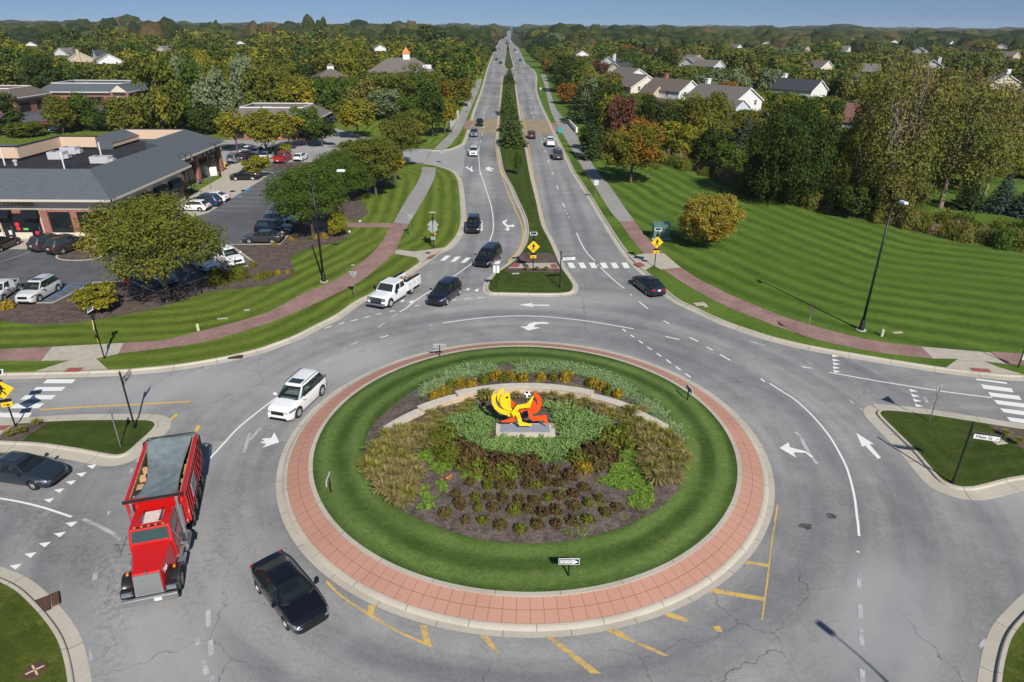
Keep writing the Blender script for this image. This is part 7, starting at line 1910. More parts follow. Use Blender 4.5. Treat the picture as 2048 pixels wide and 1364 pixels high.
m = MB(); m.box((0, 0, 1.3), (4.6, .8, 2.6)); m.build('brick_base', M_BRICK, e); m = MB(); m.box((0, -.44, 1.5), (2.4, .06, 1.4)); m.build('sign_panel', M_SIGNW, e); m = MB(); m.box((0, 0, 2.65), (4.9, 1.0, .16)); m.build('cap', M_CONCP, e)
m = MB(); m.box((4.6, .2, 1.0), (4.6, .4, .5)); m.build('side_wall', M_CONCP, e)
def lot_lamp(base, label, h=6.2, yaw=0):
 e = empty('lot_lamp', base, yaw, label, 'street lamp', 'black twin bell lamps of the parking lot')
 m = MB(); m.lathe([(.18, 0), (.16, .5), (.08, .7)], (0, 0, 0), n=12); m.tube([(0, 0, .5), (0, 0, h)], [.07, .05], 10); m.build('pole', M_POSTB, e)
 m = MB()
 for s_ in (-1, 1):
  pts = [Vector((0, 0, h - .6))] + [Vector((s_ * (.55 - .5 * math.cos(a_)), 0, h - .05 + .55 * math.sin(a_))) for a_ in [R(x) for x in (20, 60, 90, 120, 150, 180)]]
  m.tube(pts, .03, 6)
 m.build('scroll_arm', M_POSTB, e)
 for s_ in (-1, 1):
  m = MB(); m.lathe([(.06, 0), (.1, -.08), (.16, -.3), (.34, -.62), (.36, -.68)], (s_ * 1.05, 0, h - .05), n=16); m.build('bell_shade', M_POSTB, e, smooth=True)
 return e
def lampat(base_px, top_py, label, zb=.15, yaw=0):
 g = G(*base_px, zb); h = height_at(g, base_px[0], top_py) - zb
 lot_lamp((g.x, g.y, zb), label, h - .5, yaw)
lampat((149, 473), 398, 'black twin bell lamp in front of the cleaners beside the big tree')
lampat((385, 385), 305, 'black twin bell lamp near the tall arched shopfront, nearer of two', yaw=R(60))
lampat((441, 352), 285, 'black twin bell lamp at the far corner of the shopfronts', yaw=R(60))
for px, py, lb in ((450, 338, 'yellow bollard at the far corner of the shopfronts'), (560, 279, 'yellow bollard beside the low building')):
 g = G(px, py, .16); m = MB(); m.lathe([(.16, 0), (.16, 1.2), (.1, 1.3), (.001, 1.33)], (0, 0, 0), n=10); tag(m.build('bollard', M_SIGNYEL, loc=g), lb, 'bollard')
g = G(428, 352, .16); m = MB(); m.box((0, 0, .8), (1.2, .12, 1.5)); tag(m.build('sandwich_board', M_SIGNW, loc=g, rz=.5), 'white board standing on the pavement by the shopfront', 'sign')
for px, py, lb in ((469, 358, 'black hoop bike rack on the pavement, nearest the mulch'), (478, 352, 'black hoop bike rack beyond its twin on the pavement')):
 g = G(px, py, .16); m = MB(); m.tube([(-.3, 0, 0), (-.3, 0, .7), (-.15, 0, .9), (.15, 0, .9), (.3, 0, .7), (.3, 0, 0)], .035, 8); tag(m.build('bike_rack', M_POSTB, loc=g, rz=1.0), lb, 'bike rack')
for px, py, lb in ((402, 387, 'slim blue-topped accessible parking sign, nearer one'), (421, 378, 'slim accessible parking sign beyond the first')):
 g = G(px, py, .16); e = empty('parking_sign', g, R(90), lb, 'sign', 'accessible parking signs'); m = MB(); m.box((0, 0, 1.0), (.05, .05, 2.0)); m.build('post', M_GREYM, e); m = MB(); m.box((0, -.04, 1.9), (.3, .02, .45)); m.build('sign_panel', plain('sign_blue', (.03, .15, .45), .5), e)
for px, py, lb in ((699, 465, 'white landscape spotlight at the mulch edge beside the clipped bush'), (720, 444, 'small white landscape light on the brick connector path'), (680, 363, 'small white landscape light under the dark trees')):
 g = G(px, py, .15); m = MB(); m.lathe([(.001, 0), (.12, .02), (.16, .2), (.001, .26)], (0, 0, 0), n=10); tag(m.build('spotlight', M_SIGNW, loc=g), lb, 'light')
g = G(253, 567, .15); m = MB(); m.box((0, 0, .5), (.45, .12, .9)); tag(m.build('red_marker', plain('red_sign', (.6, .03, .02), .5), loc=g, rz=.4), 'bright red object standing in the mulch left of the big trunk', 'marker')
g = G(1236, 231, .2); e = empty('trampoline', (g.x, g.y, .1), .1, 'blue-rimmed trampoline in a garden behind the conifers', 'trampoline')
m = MB(); m.lathe([(2.2, .8), (2.2, .88), (1.9, .88), (1.9, .84)], (0, 0, 0), n=28); m.build('pad', plain('trampoline_blue', (.02, .12, .4), .5), e)
m = MB(); m.lathe([(1.9, .83), (.001, .80)], (0, 0, 0), n=28); m.build('mat', M_BLACK, e)
m = MB(); [m.cyl((2.1 * math.cos(a_), 2.1 * math.sin(a_), 0), (2.1 * math.cos(a_), 2.1 * math.sin(a_), 2.4), .03, 6) for a_ in [k * PI / 3 for k in range(6)]]; m.build('frame_post', M_BLACK, e)
# ------------------------------------------------------------------ vegetation
rng = np.random.default_rng(11)
def quads_mesh(name, C, N, S, V, mat, asp=1.5, zs=1.0):
 """C centres, N normals, S sizes, V shade; diamond leaf clumps"""
 n = len(C)
 N = N / np.linalg.norm(N, axis=1, keepdims=True)
 a = rng.normal(size=(n, 3)); t = np.cross(N, a); t /= np.linalg.norm(t, axis=1, keepdims=True) + 1e-9
 b = np.cross(N, t)
 S = S[:, None]
 t, b = t * [1, 1, zs], b * [1, 1, zs]
 v = np.stack([C - t * S * asp * .5, C - b * S * .5 + t * S * .1, C + t * S * asp * .5, C + b * S * .5 + t * S * .05], 1).reshape(-1, 3)
 me = D.meshes.new(name)
 me.vertices.add(4 * n); me.vertices.foreach_set('co', v.astype(np.float32).ravel())
 me.loops.add(4 * n); me.loops.foreach_set('vertex_index', np.arange(4 * n, dtype=np.int32))
 me.polygons.add(n); me.polygons.foreach_set('loop_start', np.arange(0, 4 * n, 4, dtype=np.int32))
 try: me.polygons.foreach_set('loop_total', np.full(n, 4, dtype=np.int32))
 except Exception: pass
 me.materials.append(mat) if mat else None
 at = me.attributes.new('v', 'FLOAT', 'FACE'); at.data.foreach_set('value', V.astype(np.float32))
 me.update(calc_edges=True); me.validate()
 return me
def crown_pts(kind, n_lobe, n_cl, per, seed, spread=.055):
 """unit crown: radius 1, z 0..1"""
 r = np.random.default_rng(seed)
 lobes = []
 tries = 0
 while len(lobes) < n_lobe and tries < 4000:
  tries += 1
  a = r.uniform(0, 2 * PI); zz = r.uniform(.08, .9)
  if kind == 'round': R0 = math.sqrt(max(0, 1 - ((zz - .48) / .55) ** 2)) * .78
  elif kind == 'spread': R0 = (.45 + .55 * math.sin(PI * min(1, zz * .8 + .15))) * .82 * (1 if zz < .7 else (1 - (zz - .7) / .42))
  elif kind == 'oval': R0 = math.sqrt(max(0, 1 - ((zz - .45) / .6) ** 2)) * .72
  else: R0 = .7
  rad = R0 * math.sqrt(r.uniform(.25, 1)); lr = r.uniform(.20, .36) * (1.0 - .3 * abs(zz - .5))
  c = np.array([rad * math.cos(a), rad * math.sin(a), zz * .82 + .06])
  if all(np.linalg.norm((c - l[0]) * [1, 1, 1.6]) > .20 for l in lobes): lobes.append((c, lr))
 C, N, V = [], [], []
 L = np.array([l[0] for l in lobes]); LR = np.array([l[1] for l in lobes])
 for i in range(n_cl):
  k = r.integers(len(lobes)); c, lr = lobes[k]
  d = r.normal(size=3); d /= np.linalg.norm(d); d[2] = abs(d[2]) * .9 - .28 if r.random() < .75 else d[2]
  d /= np.linalg.norm(d)
  rr_ = lr * r.uniform(.72, 1.05) if r.random() < .85 else lr * r.uniform(.2, .7)
  p = c + d * rr_ * np.array([1, 1, .62])
  din = np.linalg.norm((L - p) / np.array([1, 1, .62]), axis=1) / LR
  if (din < .62).sum() > 0 and r.random() < .8: continue
  sh = r.uniform(0, 1) * .6 + .4 * r.uniform()
  q = p + r.normal(size=(per, 3)) * spread * np.array([1, 1, .6])
  C.append(q); nn = d * .8 + np.array([0, 0, .5]) + r.normal(size=(per, 3)) * .6
  N.append(nn); V.append(np.clip(sh + r.normal(size=per) * .14, 0, 1))
 return np.concatenate(C), np.concatenate(N), np.concatenate(V), lobes
def conifer_pts(n_lev, per, seed, droop=.12, wid=1.0, jag=.12):
 r = np.random.default_rng(seed); C, N, V = [], [], []
 for l in range(n_lev):
  t = l / n_lev; z0 = .03 + .95 * t; Rm = (1 - t) ** .85 * wid + .03
  nb = int(6 + 12 * (1 - t))
  a0 = r.uniform(0, 6)
  for b in range(nb):
   a = a0 + b * 2 * PI / nb + r.normal() * .15; Rb = Rm * r.uniform(1 - jag * 2.2, 1.0 + jag)
   m = max(3, int(per * (Rb + .15)))
   s = r.uniform(.12, 1, m) ** .7
   x = s * Rb
   side = r.normal(size=m) * .07 * (1.15 - s) * 2
   z = z0 - droop * s * Rb * .55 + .05 * s ** 3 * Rb + r.normal(size=m) * .010
   C.append(np.stack([x * math.cos(a) - side * math.sin(a), x * math.sin(a) + side * math.cos(a), z], 1))
   N.append(np.stack([np.full(m, .35 * math.cos(a)), np.full(m, .35 * math.sin(a)), np.ones(m)], 1) + r.normal(size=(m, 3)) * .4)
   V.append(np.clip(r.uniform(.2, .9) + r.normal(size=m) * .15, 0, 1))
 return np.concatenate(C), np.concatenate(N), np.concatenate(V)
def trunk_mesh(name, lobes, seed, mat, rad=.045, bare=0.0, multi=False):
 r = np.random.default_rng(seed); m = MB()
 def limb(p, q, r0, r1, w=.04, n=5):
  pts = []; p, q = Vector(p), Vector(q)
  for i in range(n):
   t = i / (n - 1); o = Vector(r.normal(size=3) * w * math.sin(PI * t)); o.z *= .4
   pts.append(p.lerp(q, t) + o + Vector((0, 0, .04 * math.sin(PI * t))))
  m.tube(pts, [r0 + (r1 - r0) * i / (n - 1) for i in range(n)], 6)
  return pts
 if multi:
  for k in range(4):
   a = k * 1.6; limb((.03 * math.cos(a), .03 * math.sin(a), 0), (.3 * math.cos(a), .3 * math.sin(a), .55), rad * .5, rad * .25)
 else:
  m.tube([(0, 0, -.01), (0, 0, .02), (.01, 0, .12), (0, .01, .3), (.01, .01, .55)], [rad * 1.35, rad * 1.1, rad, rad * .85, rad * .5], 8)
 sel = list(range(len(lobes))); r.shuffle(sel)
 for k in sel[:9 if not bare else 22]:
  c = lobes[k][0]; z0 = min(.55, .2 + .5 * c[2] * .8)
  pts = limb((0, 0, z0 * .8), (c[0] * .8, c[1] * .8, .28 + .68 * c[2]), rad * .42, rad * .10)
  if bare:
   for j in range(7):
    s_ = pts[min(4, 2 + j % 3)]; d = Vector(r.normal(size=3)) * .16; d.z = abs(d.z) + .05
    limb(s_, s_ + d, rad * .14, rad * .03, .015, 3)
 me_o = m.build(name, mat, smooth=True); me = me_o.data; D.objects.remove(me_o)
 return me
LEAF = {
 'green': m_leaf('leaf_green', (.030, .058, .010), (.085, .125, .022)),
 'dark': m_leaf('leaf_dark', (.018, .032, .008), (.052, .078, .016)),
 'olive': m_leaf('leaf_olive', (.045, .060, .010), (.135, .140, .028), (.15, .13, .02)),
 'yellow': m_leaf('leaf_yellowgreen', (.075, .085, .010), (.200, .185, .025), (.25, .2, .02)),
 'gold': m_leaf('leaf_gold', (.10, .085, .015), (.26, .20, .04), (.20, .12, .02)),
 'orange': m_leaf('leaf_orange', (.10, .055, .012), (.25, .12, .022), (.05, .075, .015)),
 'maple': m_leaf('leaf_maple', (.050, .065, .012), (.155, .135, .022), (.20, .085, .015)),
 'maroon': m_leaf('leaf_maroon', (.050, .022, .018), (.13, .055, .04), (.06, .05, .02)),
 'silver': m_leaf('leaf_silver', (.070, .095, .055), (.165, .195, .12)),
 'median': m_leaf('leaf_median', (.038, .064, .018), (.115, .155, .05)),
 'spruce': m_leaf('leaf_spruce', (.020, .036, .014), (.060, .088, .036)),
 'blue': m_leaf('leaf_bluespruce', (.030, .050, .048), (.085, .115, .11)),
 'khaki': m_leaf('leaf_khaki', (.062, .064, .018), (.165, .155, .045), (.08, .105, .025)),
}
CROWNS = {}
def crown_mesh(kind, lod, var):
 k = (kind, lod, var)
 if k in CROWNS: return CROWNS[k]
 sd = 100 * ['round', 'spread', 'oval', 'conifer', 'sparse', 'bush'].index(kind) + var * 7 + 3
 if kind == 'conifer':
  C, N, V = conifer_pts([26, 16][lod > 0], [26, 9][lod > 0], sd, .3 if var % 2 else .18)
  S = np.full(len(C), [.085, .15][lod > 0]); S = S * np.random.default_rng(1).uniform(.6, 1.3, len(C)); lobes = [(np.array([0, 0, .3]), .3)]
  C = C * [1, 1, 1]
 else:
  base = {'sparse': 'round', 'bush': 'round'}.get(kind, kind)
  nl, nc, per, s, sp_ = {0: (34, 1900, 12, .044, .05), 1: (24, 760, 8, .078, .055), 2: (16, 300, 6, .125, .07)}[lod]
  if kind == 'sparse': nc = int(nc * .95); nl = int(nl * 1.3); s *= .62
  if kind == 'spread' and lod == 0: nl = 56; nc = 3900; s = .025
  C, N, V, lobes = crown_pts(base, nl, nc, per, sd, sp_)
  S = s * np.random.default_rng(sd).uniform(.6, 1.35, len(C))
 me = quads_mesh('crown', C, N, S, V, LEAF['green'], 1.5, dict(spread=.8, round=.5, oval=.36, conifer=.25, sparse=.5, bush=.8)[kind])
 CROWNS[k] = (me, lobes)
 return CROWNS[k]
TRUNKS = {}
def trunk_of(kind, lod, var, pale=False, bare=0, multi=False):
 k = (kind, lod, var, pale, bare, multi)
 if k not in TRUNKS:
  lobes = crown_mesh(kind, lod, var)[1]
  TRUNKS[k] = trunk_mesh('trunk', lobes, var + 5, M_TRUNKL if pale else M_TRUNK, .045 if kind != 'conifer' else .03, bare, multi)
 return TRUNKS[k]
TCOUNT = [0]
def tree(base, h, w, kind, col, label, lod=0, cb=.28, pale=False, group=None, name='tree', cat='tree', rot=None, multi=False, notrunk=False, var=None, wy=None):
 """h total height, w crown width, cb: crown starts at this fraction of h"""
 TCOUNT[0] += 1; i = TCOUNT[0]
 var = i % 3 if var is None else var
 if rot is None: rot = (i * 2.399) % 6.28
 e = empty(name, base, rot, label, cat, group)
 me, _ = crown_mesh(kind, lod, var)
 c = D.objects.new('crown', me); COL.objects.link(c); c.parent = e
 c.scale = (w / 2, (wy or w) / 2, h * (1 - cb)); c.location = (0, 0, h * cb)
 if c.material_slots: c.material_slots[0].link = 'OBJECT'; c.material_slots[0].material = LEAF[col]
 if not notrunk:
  t = D.objects.new('trunk', trunk_of(kind, lod, var, pale, 1 if kind == 'sparse' else 0, multi)); COL.objects.link(t); t.parent = e; t.scale = (w / 2 * .95 if kind != 'conifer' else h * .4, w / 2 * .95 if kind != 'conifer' else h * .4, h)
  if kind != 'conifer':
   pass
 return e
def tree_px(bx, by, ty, wpx, kind, col, label, z=.14, **k):
 """trunk foot, crown top and crown width as seen in the photo"""
 g = G(bx, by, z); h = height_at(g, bx, ty) - z
 depth = Vector((g.x, g.y, (g.z + h / 2) - CAMH)).dot(_F)
 w = wpx * depth / FPX
 h = max(h * .96, .5)
 return tree(g, h, w, kind, col, label, **k), g, h, w
PLACED = []
def tp(bx, by, ty, wpx, kind, col, label, **k):
 e, g, h, w = tree_px(bx, by, ty, wpx, kind, col, label, **k); PLACED.append((g.x, g.y, w / 2)); return e
tp(338, 600, 372, 268, 'spread', 'olive', 'big spreading olive-green tree covering the parked cars in the near lot', cb=.33, lod=0)
tp(627, 473, 315, 165, 'spread', 'green', 'green lot tree whose trunk stands beside the row of four parked cars', cb=.30, lod=0)
tp(752, 392, 262, 120, 'round', 'olive', 'green tree standing in the lawn left of the asphalt path', cb=.26, lod=0)
tp(690, 400, 290, 130, 'spread', 'green', 'green tree between the lamp arm and the lot', cb=.22, lod=0)
tp(730, 372, 268, 120, 'round', 'olive', 'olive tree crowding in front of the side street', cb=.2, lod=0)
tp(805, 337, 214, 88, 'round', 'olive', 'tall olive-green tree with bare lower trunk at the side street corner', cb=.24, lod=0)
tp(790, 366, 296, 50, 'round', 'yellow', 'slim pale-stemmed young tree beside the left-hand path', cb=.4, lod=1, pale=True, multi=True)
tp(200, 622, 566, 92, 'bush', 'yellow', 'low round yellow-green tree at the mulch edge near the blue hatching', cb=.2, lod=1, multi=True)
tp(678, 473, 415, 42, 'bush', 'yellow', 'small clipped yellow-green bush tree beside the brick connector', cb=.08, lod=1, multi=True)
tp(513, 357, 309, 62, 'bush', 'yellow', 'small round yellow tree at the near end of the second car row', cb=.25, lod=1)
tp(536, 322, 208, 78, 'round', 'yellow', 'tall thin yellow-green tree behind the red pickup', cb=.32, lod=1)
tp(476, 305, 212, 74, 'round', 'yellow', 'pale yellow-green tree just beyond the mall roof corner', cb=.3, lod=1)
tp(572, 306, 287, 30, 'bush', 'yellow', 'tiny round yellow bush behind the red pickup', cb=.1, lod=2)
tp(613, 292, 206, 82, 'round', 'green', 'dark green lot tree in front of the low building, left one', cb=.25, lod=1)
tp(580, 300, 214, 74, 'round', 'yellow', 'yellow-green lot tree hiding the middle of the low building', cb=.28, lod=1)
tp(545, 262, 205, 60, 'round', 'olive', 'olive tree against the low building front, behind the thin one', cb=.2, lod=1)
tp(645, 294, 236, 64, 'spread', 'dark', 'dark lot tree shading a parked car by the low building', cb=.3, lod=1)
tp(716, 277, 187, 84, 'round', 'yellow', 'tree turning yellow on top beyond the side street lot', cb=.22, lod=1)
tp(866, 274, 172, 66, 'round', 'dark', 'dark green tree beside the white wall panel', cb=.22, lod=1)
tp(832, 290, 210, 70, 'round', 'olive', 'olive tree left of the dark one by the side street', cb=.22, lod=1)
tp(890, 268, 184, 60, 'round', 'yellow', 'small yellowish tree between the dark one and the far left path', cb=.25, lod=1)
tp(914, 212, 150, 76, 'round', 'maple', 'bronze-green maple with an orange top beside the far left path', cb=.15, lod=1)
tp(888, 190, 142, 74, 'round', 'olive', 'olive tree behind the bronze maple', cb=.15, lod=1)
tp(773, 180, 118, 50, 'sparse', 'khaki', 'leafless pale tree in front of the large taupe building, left one', cb=.2, lod=2, pale=True)
tp(832, 184, 118, 56, 'sparse', 'khaki', 'leafless pale tree in front of the large taupe building, right one', cb=.2, lod=2, pale=True)
tp(706, 195, 78, 52, 'oval', 'yellow', 'tall narrow yellow-green tree rising beside the brick building', cb=.08, lod=1)
tp(738, 205, 150, 44, 'round', 'dark', 'small dark tree at the foot of the taupe building', cb=.1, lod=1)
tp(690, 240, 198, 60, 'round', 'olive', 'olive tree right of the low building roof', cb=.15, lod=1)
tp(775, 240, 172, 84, 'round', 'silver', 'grey-green tree beyond the side street, left of the dark one', cb=.12, lod=1)
tp(820, 240, 186, 70, 'round', 'green', 'green tree behind the olive pair at the side street', cb=.12, lod=1)
tp(865, 115, 41, 66, 'round', 'dark', 'tall dark green tree standing above the skyline left of the road', cb=.05, lod=1)
tp(743, 75, 43, 22, 'round', 'dark', 'lone round tree breaking the skyline left of centre', cb=.1, lod=1)
tp(20, 175, 55, 110, 'round', 'yellow', 'big yellow-green tree at the left edge of the skyline', cb=.05, lod=1)
tp(60, 180, 85, 90, 'round', 'green', 'deep green tree right of the big yellow one at the left edge', cb=.05, lod=1)
tp(90, 190, 100, 80, 'round', 'dark', 'dark tree behind the far left shop', cb=.05, lod=1)
tp(8, 270, 172, 100, 'oval', 'dark', 'dark tree above the mall roof at the left edge', cb=.1, lod=1)
tp(128, 268, 180, 62, 'oval', 'olive', 'tall olive tree above the tan roof screen, left of two', cb=.1, lod=1)
tp(180, 262, 176, 62, 'oval', 'green', 'tall green tree above the tan roof screen, right of two', cb=.1, lod=1)
tp(215, 262, 212, 56, 'round', 'dark', 'dark low tree right of the tall pair above the tan screen', cb=.1, lod=1)
tp(60, 272, 240, 90, 'round', 'olive', 'low olive tree directly above the left tan screen', cb=.1, lod=1)
tp(320, 262, 205, 84, 'round', 'olive', 'olive tree above the mall roof ridge', cb=.1, lod=1)
tp(372, 262, 200, 84, 'round', 'green', 'green tree above the mall roof corner', cb=.1, lod=1)
tp(415, 268, 208, 76, 'round', 'dark', 'dark green tree right of the mall roof corner', cb=.1, lod=1)
tp(275, 262, 210, 60, 'round', 'green', 'green tree in front of the second parking lot', cb=.1, lod=1)
tp(348, 225, 162, 80, 'round', 'green', 'green tree right of the second mall', cb=.1, lod=1)
tp(1261, 366, 238, 134, 'round', 'maple', 'large round maple turning orange at the top of the striped field', cb=.18, lod=0)
tp(1413, 493, 377, 130, 'round', 'gold', 'golden-leaved round tree alone on the striped field', cb=.14, lod=0, multi=True, pale=True)
tp(1572, 405, 168, 180, 'spread', 'dark', 'huge dark green tree at the top edge of the striped field', cb=.05, lod=0)
tp(1520, 398, 300, 100, 'round', 'dark', 'dark low tree at the foot of the huge dark one', cb=.02, lod=1)
tp(1760, 425, 72, 215, 'sparse', 'khaki', 'towering sparse khaki tree, left trunk of the giant pair', cb=.12, lod=0, pale=True)
tp(1880, 415, 98, 235, 'sparse', 'khaki', 'towering sparse khaki tree, right trunk of the giant pair', cb=.10, lod=0, pale=True)
tp(1800, 400, 150, 170, 'sparse', 'gold', 'golden inner crown between the giant khaki pair', cb=.08, lod=0, pale=True)
tp(1700, 420, 180, 110, 'sparse', 'olive', 'olive leaning tree at the left foot of the giant khaki pair', cb=.05, lod=0, pale=True)
tp(1790, 440, 325, 120, 'round', 'khaki', 'small khaki tree in front of the giant pair', cb=.06, lod=0, pale=True)
tp(1968, 392, 150, 130, 'sparse', 'khaki', 'khaki tree continuing the giant pair to the right', cb=.08, lod=0, pale=True)
tp(1925, 372, 190, 120, 'round', 'olive', 'full olive tree filling the gap behind the giant pair', cb=.04, lod=1)
tp(1700, 432, 360, 90, 'round', 'dark', 'dark shrubby tree in the shade beneath the giant pair', cb=.02, lod=1)
tp(1968, 320, 200, 80, 'round', 'green', 'bright green tree at the right flank of the giant pair', cb=.05, lod=1)
tp(2030, 300, 185, 70, 'round', 'dark', 'green tree before the right edge house', cb=.05, lod=1)
tp(1935, 418, 334, 74, 'conifer', 'spruce', 'dark green spruce, first of the three at the right edge', cb=.02, lod=0)
tp(1998, 424, 340, 76, 'conifer', 'blue', 'blue-green spruce, middle of the three at the right edge', cb=.02, lod=0)
tp(2050, 432, 362, 80, 'conifer', 'blue', 'blue spruce cut off by the right edge', cb=.02, lod=0)
tp(1485, 318, 222, 66, 'conifer', 'blue', 'blue spruce standing in front of the large pale house', cb=.02, lod=1)
tp(1398, 300, 168, 118, 'round', 'olive', 'big olive-green tree in front of the large pale house', cb=.04, lod=0)
tp(1430, 335, 250, 90, 'round', 'dark', 'dark tree mass under the big olive one', cb=.03, lod=1)
tp(1455, 340, 290, 60, 'round', 'olive', 'small yellowish tree at the field edge right of the maple', cb=.03, lod=1)
tp(1180, 318, 230, 66, 'conifer', 'spruce', 'dark pine beside the far right path, nearest one', cb=.02, lod=1)
tp(1155, 246, 172, 66, 'conifer', 'spruce', 'dark pine beside the far right path, second one', cb=.02, lod=1)
tp(1185, 300, 240, 62, 'round', 'dark', 'dark bushy pine behind the nearest path-side pine', cb=.02, lod=1)
tp(1132, 185, 100, 66, 'round', 'dark', 'tall dark evergreen clump halfway up the right path', cb=.02, lod=1)
tp(1136, 208, 160, 52, 'round', 'orange', 'orange-topped small tree beside the right path', cb=.05, lod=1)
tp(1182, 212, 137, 42, 'oval', 'gold', 'golden oval tree behind the path-side pines', cb=.05, lod=1)
tp(1200, 168, 114, 38, 'round', 'maroon', 'maroon tree left of the black-roofed houses', cb=.05, lod=1)
tp(1222, 202, 142, 48, 'round', 'maroon', 'dusky maroon-green tree against the cream house', cb=.05, lod=1)
tp(1218, 230, 188, 40, 'round', 'gold', 'small yellow-green tree in the garden behind the pines', cb=.1, lod=1)
tp(1258, 232, 182, 36, 'conifer', 'olive', 'loose olive conifer below the cream house', cb=.02, lod=1)
tp(1325, 250, 190, 56, 'round', 'silver', 'pale green willowy tree in front of the sunroom', cb=.05, lod=1)
tp(1300, 240, 200, 44, 'round', 'green', 'green tree at the foot of the cream house', cb=.05, lod=1)
tp(1327, 160, 84, 58, 'round', 'dark', 'dark green maple rising behind the estate roofs', cb=.05, lod=1)
tp(1252, 128, 84, 36, 'round', 'orange', 'rust-orange round tree behind the estate roofs', cb=.05, lod=1)
tp(1296, 132, 88, 34, 'round', 'maroon', 'red-brown round tree left of the dark maple', cb=.05, lod=1)
tp(1347, 132, 88, 18, 'oval', 'maroon', 'narrow red tree just right of the dark maple', cb=.05, lod=1)
tp(1095, 146, 116, 24, 'round', 'orange', 'small bright orange tree at the far cross street', cb=.05, lod=1)
tp(1165, 128, 110, 22, 'round', 'orange', 'small orange tree beneath the small white gable', cb=.05, lod=1)
tp(1578, 140, 82, 62, 'round', 'silver', 'silvery willow-like tree above the black-roofed house', cb=.05, lod=1)
tp(1532, 200, 130, 60, 'round', 'silver', 'grey-silver tree right of the large pale house', cb=.05, lod=1)
tp(1640, 130, 78, 50, 'round', 'green', 'bright green tree left of the giant khaki pair', cb=.05, lod=1)
tp(1960, 112, 75, 60, 'round', 'yellow', 'yellow-green tree on the right skyline side', cb=.05, lod=1)
tp(1600, 150, 122, 50, 'round', 'olive', 'rounded olive tree left of the lone cream house', cb=.05, lod=1)
tp(1080, 95, 55, 40, 'round', 'yellow', 'yellow-green tree at the far right end of the road', cb=.05, lod=1)
tp(1110, 105, 62, 50, 'round', 'silver', 'grey-green tree at the far right end of the road', cb=.05, lod=1)
tp(1170, 100, 55, 60, 'round', 'olive', 'olive tree clump right of the road at the skyline', cb=.05, lod=1)
for bx, by, ty, w, lb in ((1027, 293, 205, 54, 'nearest and widest spruce of the median'), (1010, 262, 222, 30, 'small dark spruce tucked beside the widest median one'), (1016, 230, 160, 34, 'second spruce of the median'), (1019, 168, 131, 24, 'third, smaller evergreen of the median'), (1036, 255, 240, 20, 'lowest evergreen shoot at the right kerb of the median')):
 tp(bx, by, ty, w * 1.2, 'conifer', 'median', lb, cb=.02, lod=0, group='median spruces')
tp(1036, 350, 298, 24, 'oval', 'green', 'thin young tree in the near part of the median', cb=.22, lod=1)
for bx, by, ty, lb in ((1016, 100, 88, 'tiny evergreen in the far median, nearer one'), (1014, 88, 78, 'tiny evergreen in the far median, farther one')):
 tp(bx, by, ty, 9, 'conifer', 'spruce', lb, lod=1, cb=.02)
for i, (px, py, ty, w, col) in enumerate(((1052, 112, 82, 26, 'dark'), (1062, 124, 88, 28, 'green'), (1046, 100, 76, 20, 'olive'), (1042, 92, 72, 18, 'dark'), (1073, 136, 92, 28, 'olive'))):
 tp(px + 10, py, ty, w, 'round', col, ['dark', 'green', 'olive', 'distant dark', 'near olive'][i] + ' street tree at the right kerb of the far road', lod=1, cb=.1)
for i, (px, py, ty, w, col) in enumerate(((962, 150, 100, 40, 'olive'), (972, 132, 96, 34, 'olive'), (980, 118, 90, 28, 'green'), (985, 108, 84, 24, 'olive'), (990, 98, 76, 22, 'dark'))):
 tp(px - 8, py, ty, w, 'round', col, ['nearest olive', 'second olive', 'middle green', 'fourth olive', 'farthest dark'][i] + ' street tree at the left kerb of the far road', lod=1, cb=.1)
def px_poly_world(pts): return [(p.x, p.y) for p in GL(pts)]
def inside(x, y, poly):
 c = False; n = len(poly); j = n - 1
 for i in range(n):
  if (poly[i][1] > y) != (poly[j][1] > y) and x < (poly[j][0] - poly[i][0]) * (y - poly[i][1]) / (poly[j][1] - poly[i][1] + 1e-12) + poly[i][0]: c = not c
  j = i
 return c
OPEN = [
 [(-200, 110), (-60, 110), (-60, 150), (-112, 172), (-112, 262), (-210, 255)],
 [(-110, 60), (-15, 60), (-15, 150), (-70, 160), (-110, 150)],                 # mall and near lots
 [(-175, 180), (-100, 180), (-94, 234), (-112, 240), (-112, 262), (-175, 262)],
 [(-80, 130), (-18, 130), (-18, 165), (-30, 172), (-80, 165)],
 [(-72, 150), (-40, 150), (-38, 190), (-72, 190)],
 [(-60, 150), (-15, 150), (-14, 260), (-30, 210), (-40, 180)],
 px_poly_world([(1180, 340), (1335, 305), (1500, 385), (1700, 440), (2400, 560), (2400, 700), (1400, 560)]),
 px_poly_world([(1170, 300), (1240, 320), (1335, 330), (1300, 400), (1180, 345)]),
]
road_c = lambda Y: -.0046 * Y + 3.5
HOUSES = [o for o in D.objects if o.get('category') in ('house', 'building')]
HB = [(o.location.x, o.location.y, 15 if o.get('category') == 'building' else 9.5, 8.3 if 'cupola' in o['label'] else 3.4 if o.get('category') == 'building' else 3.6 if o.location.y < 300 and o.location.x > 0 else 5.4) for o in HOUSES]
def hcap(x, y, r_):
 cap = 99
 for hx, hy, hr, zv in HB:
  t = (x * hx + y * hy) / (hx * hx + hy * hy)
  if t > 1.0 or t < .35: continue
  if abs(x * hy - y * hx) / math.hypot(hx, hy) < (hr * .62 + r_ * .8) * (t + .08): cap = min(cap, 24 - (24 - zv) * t - .3)
 return cap
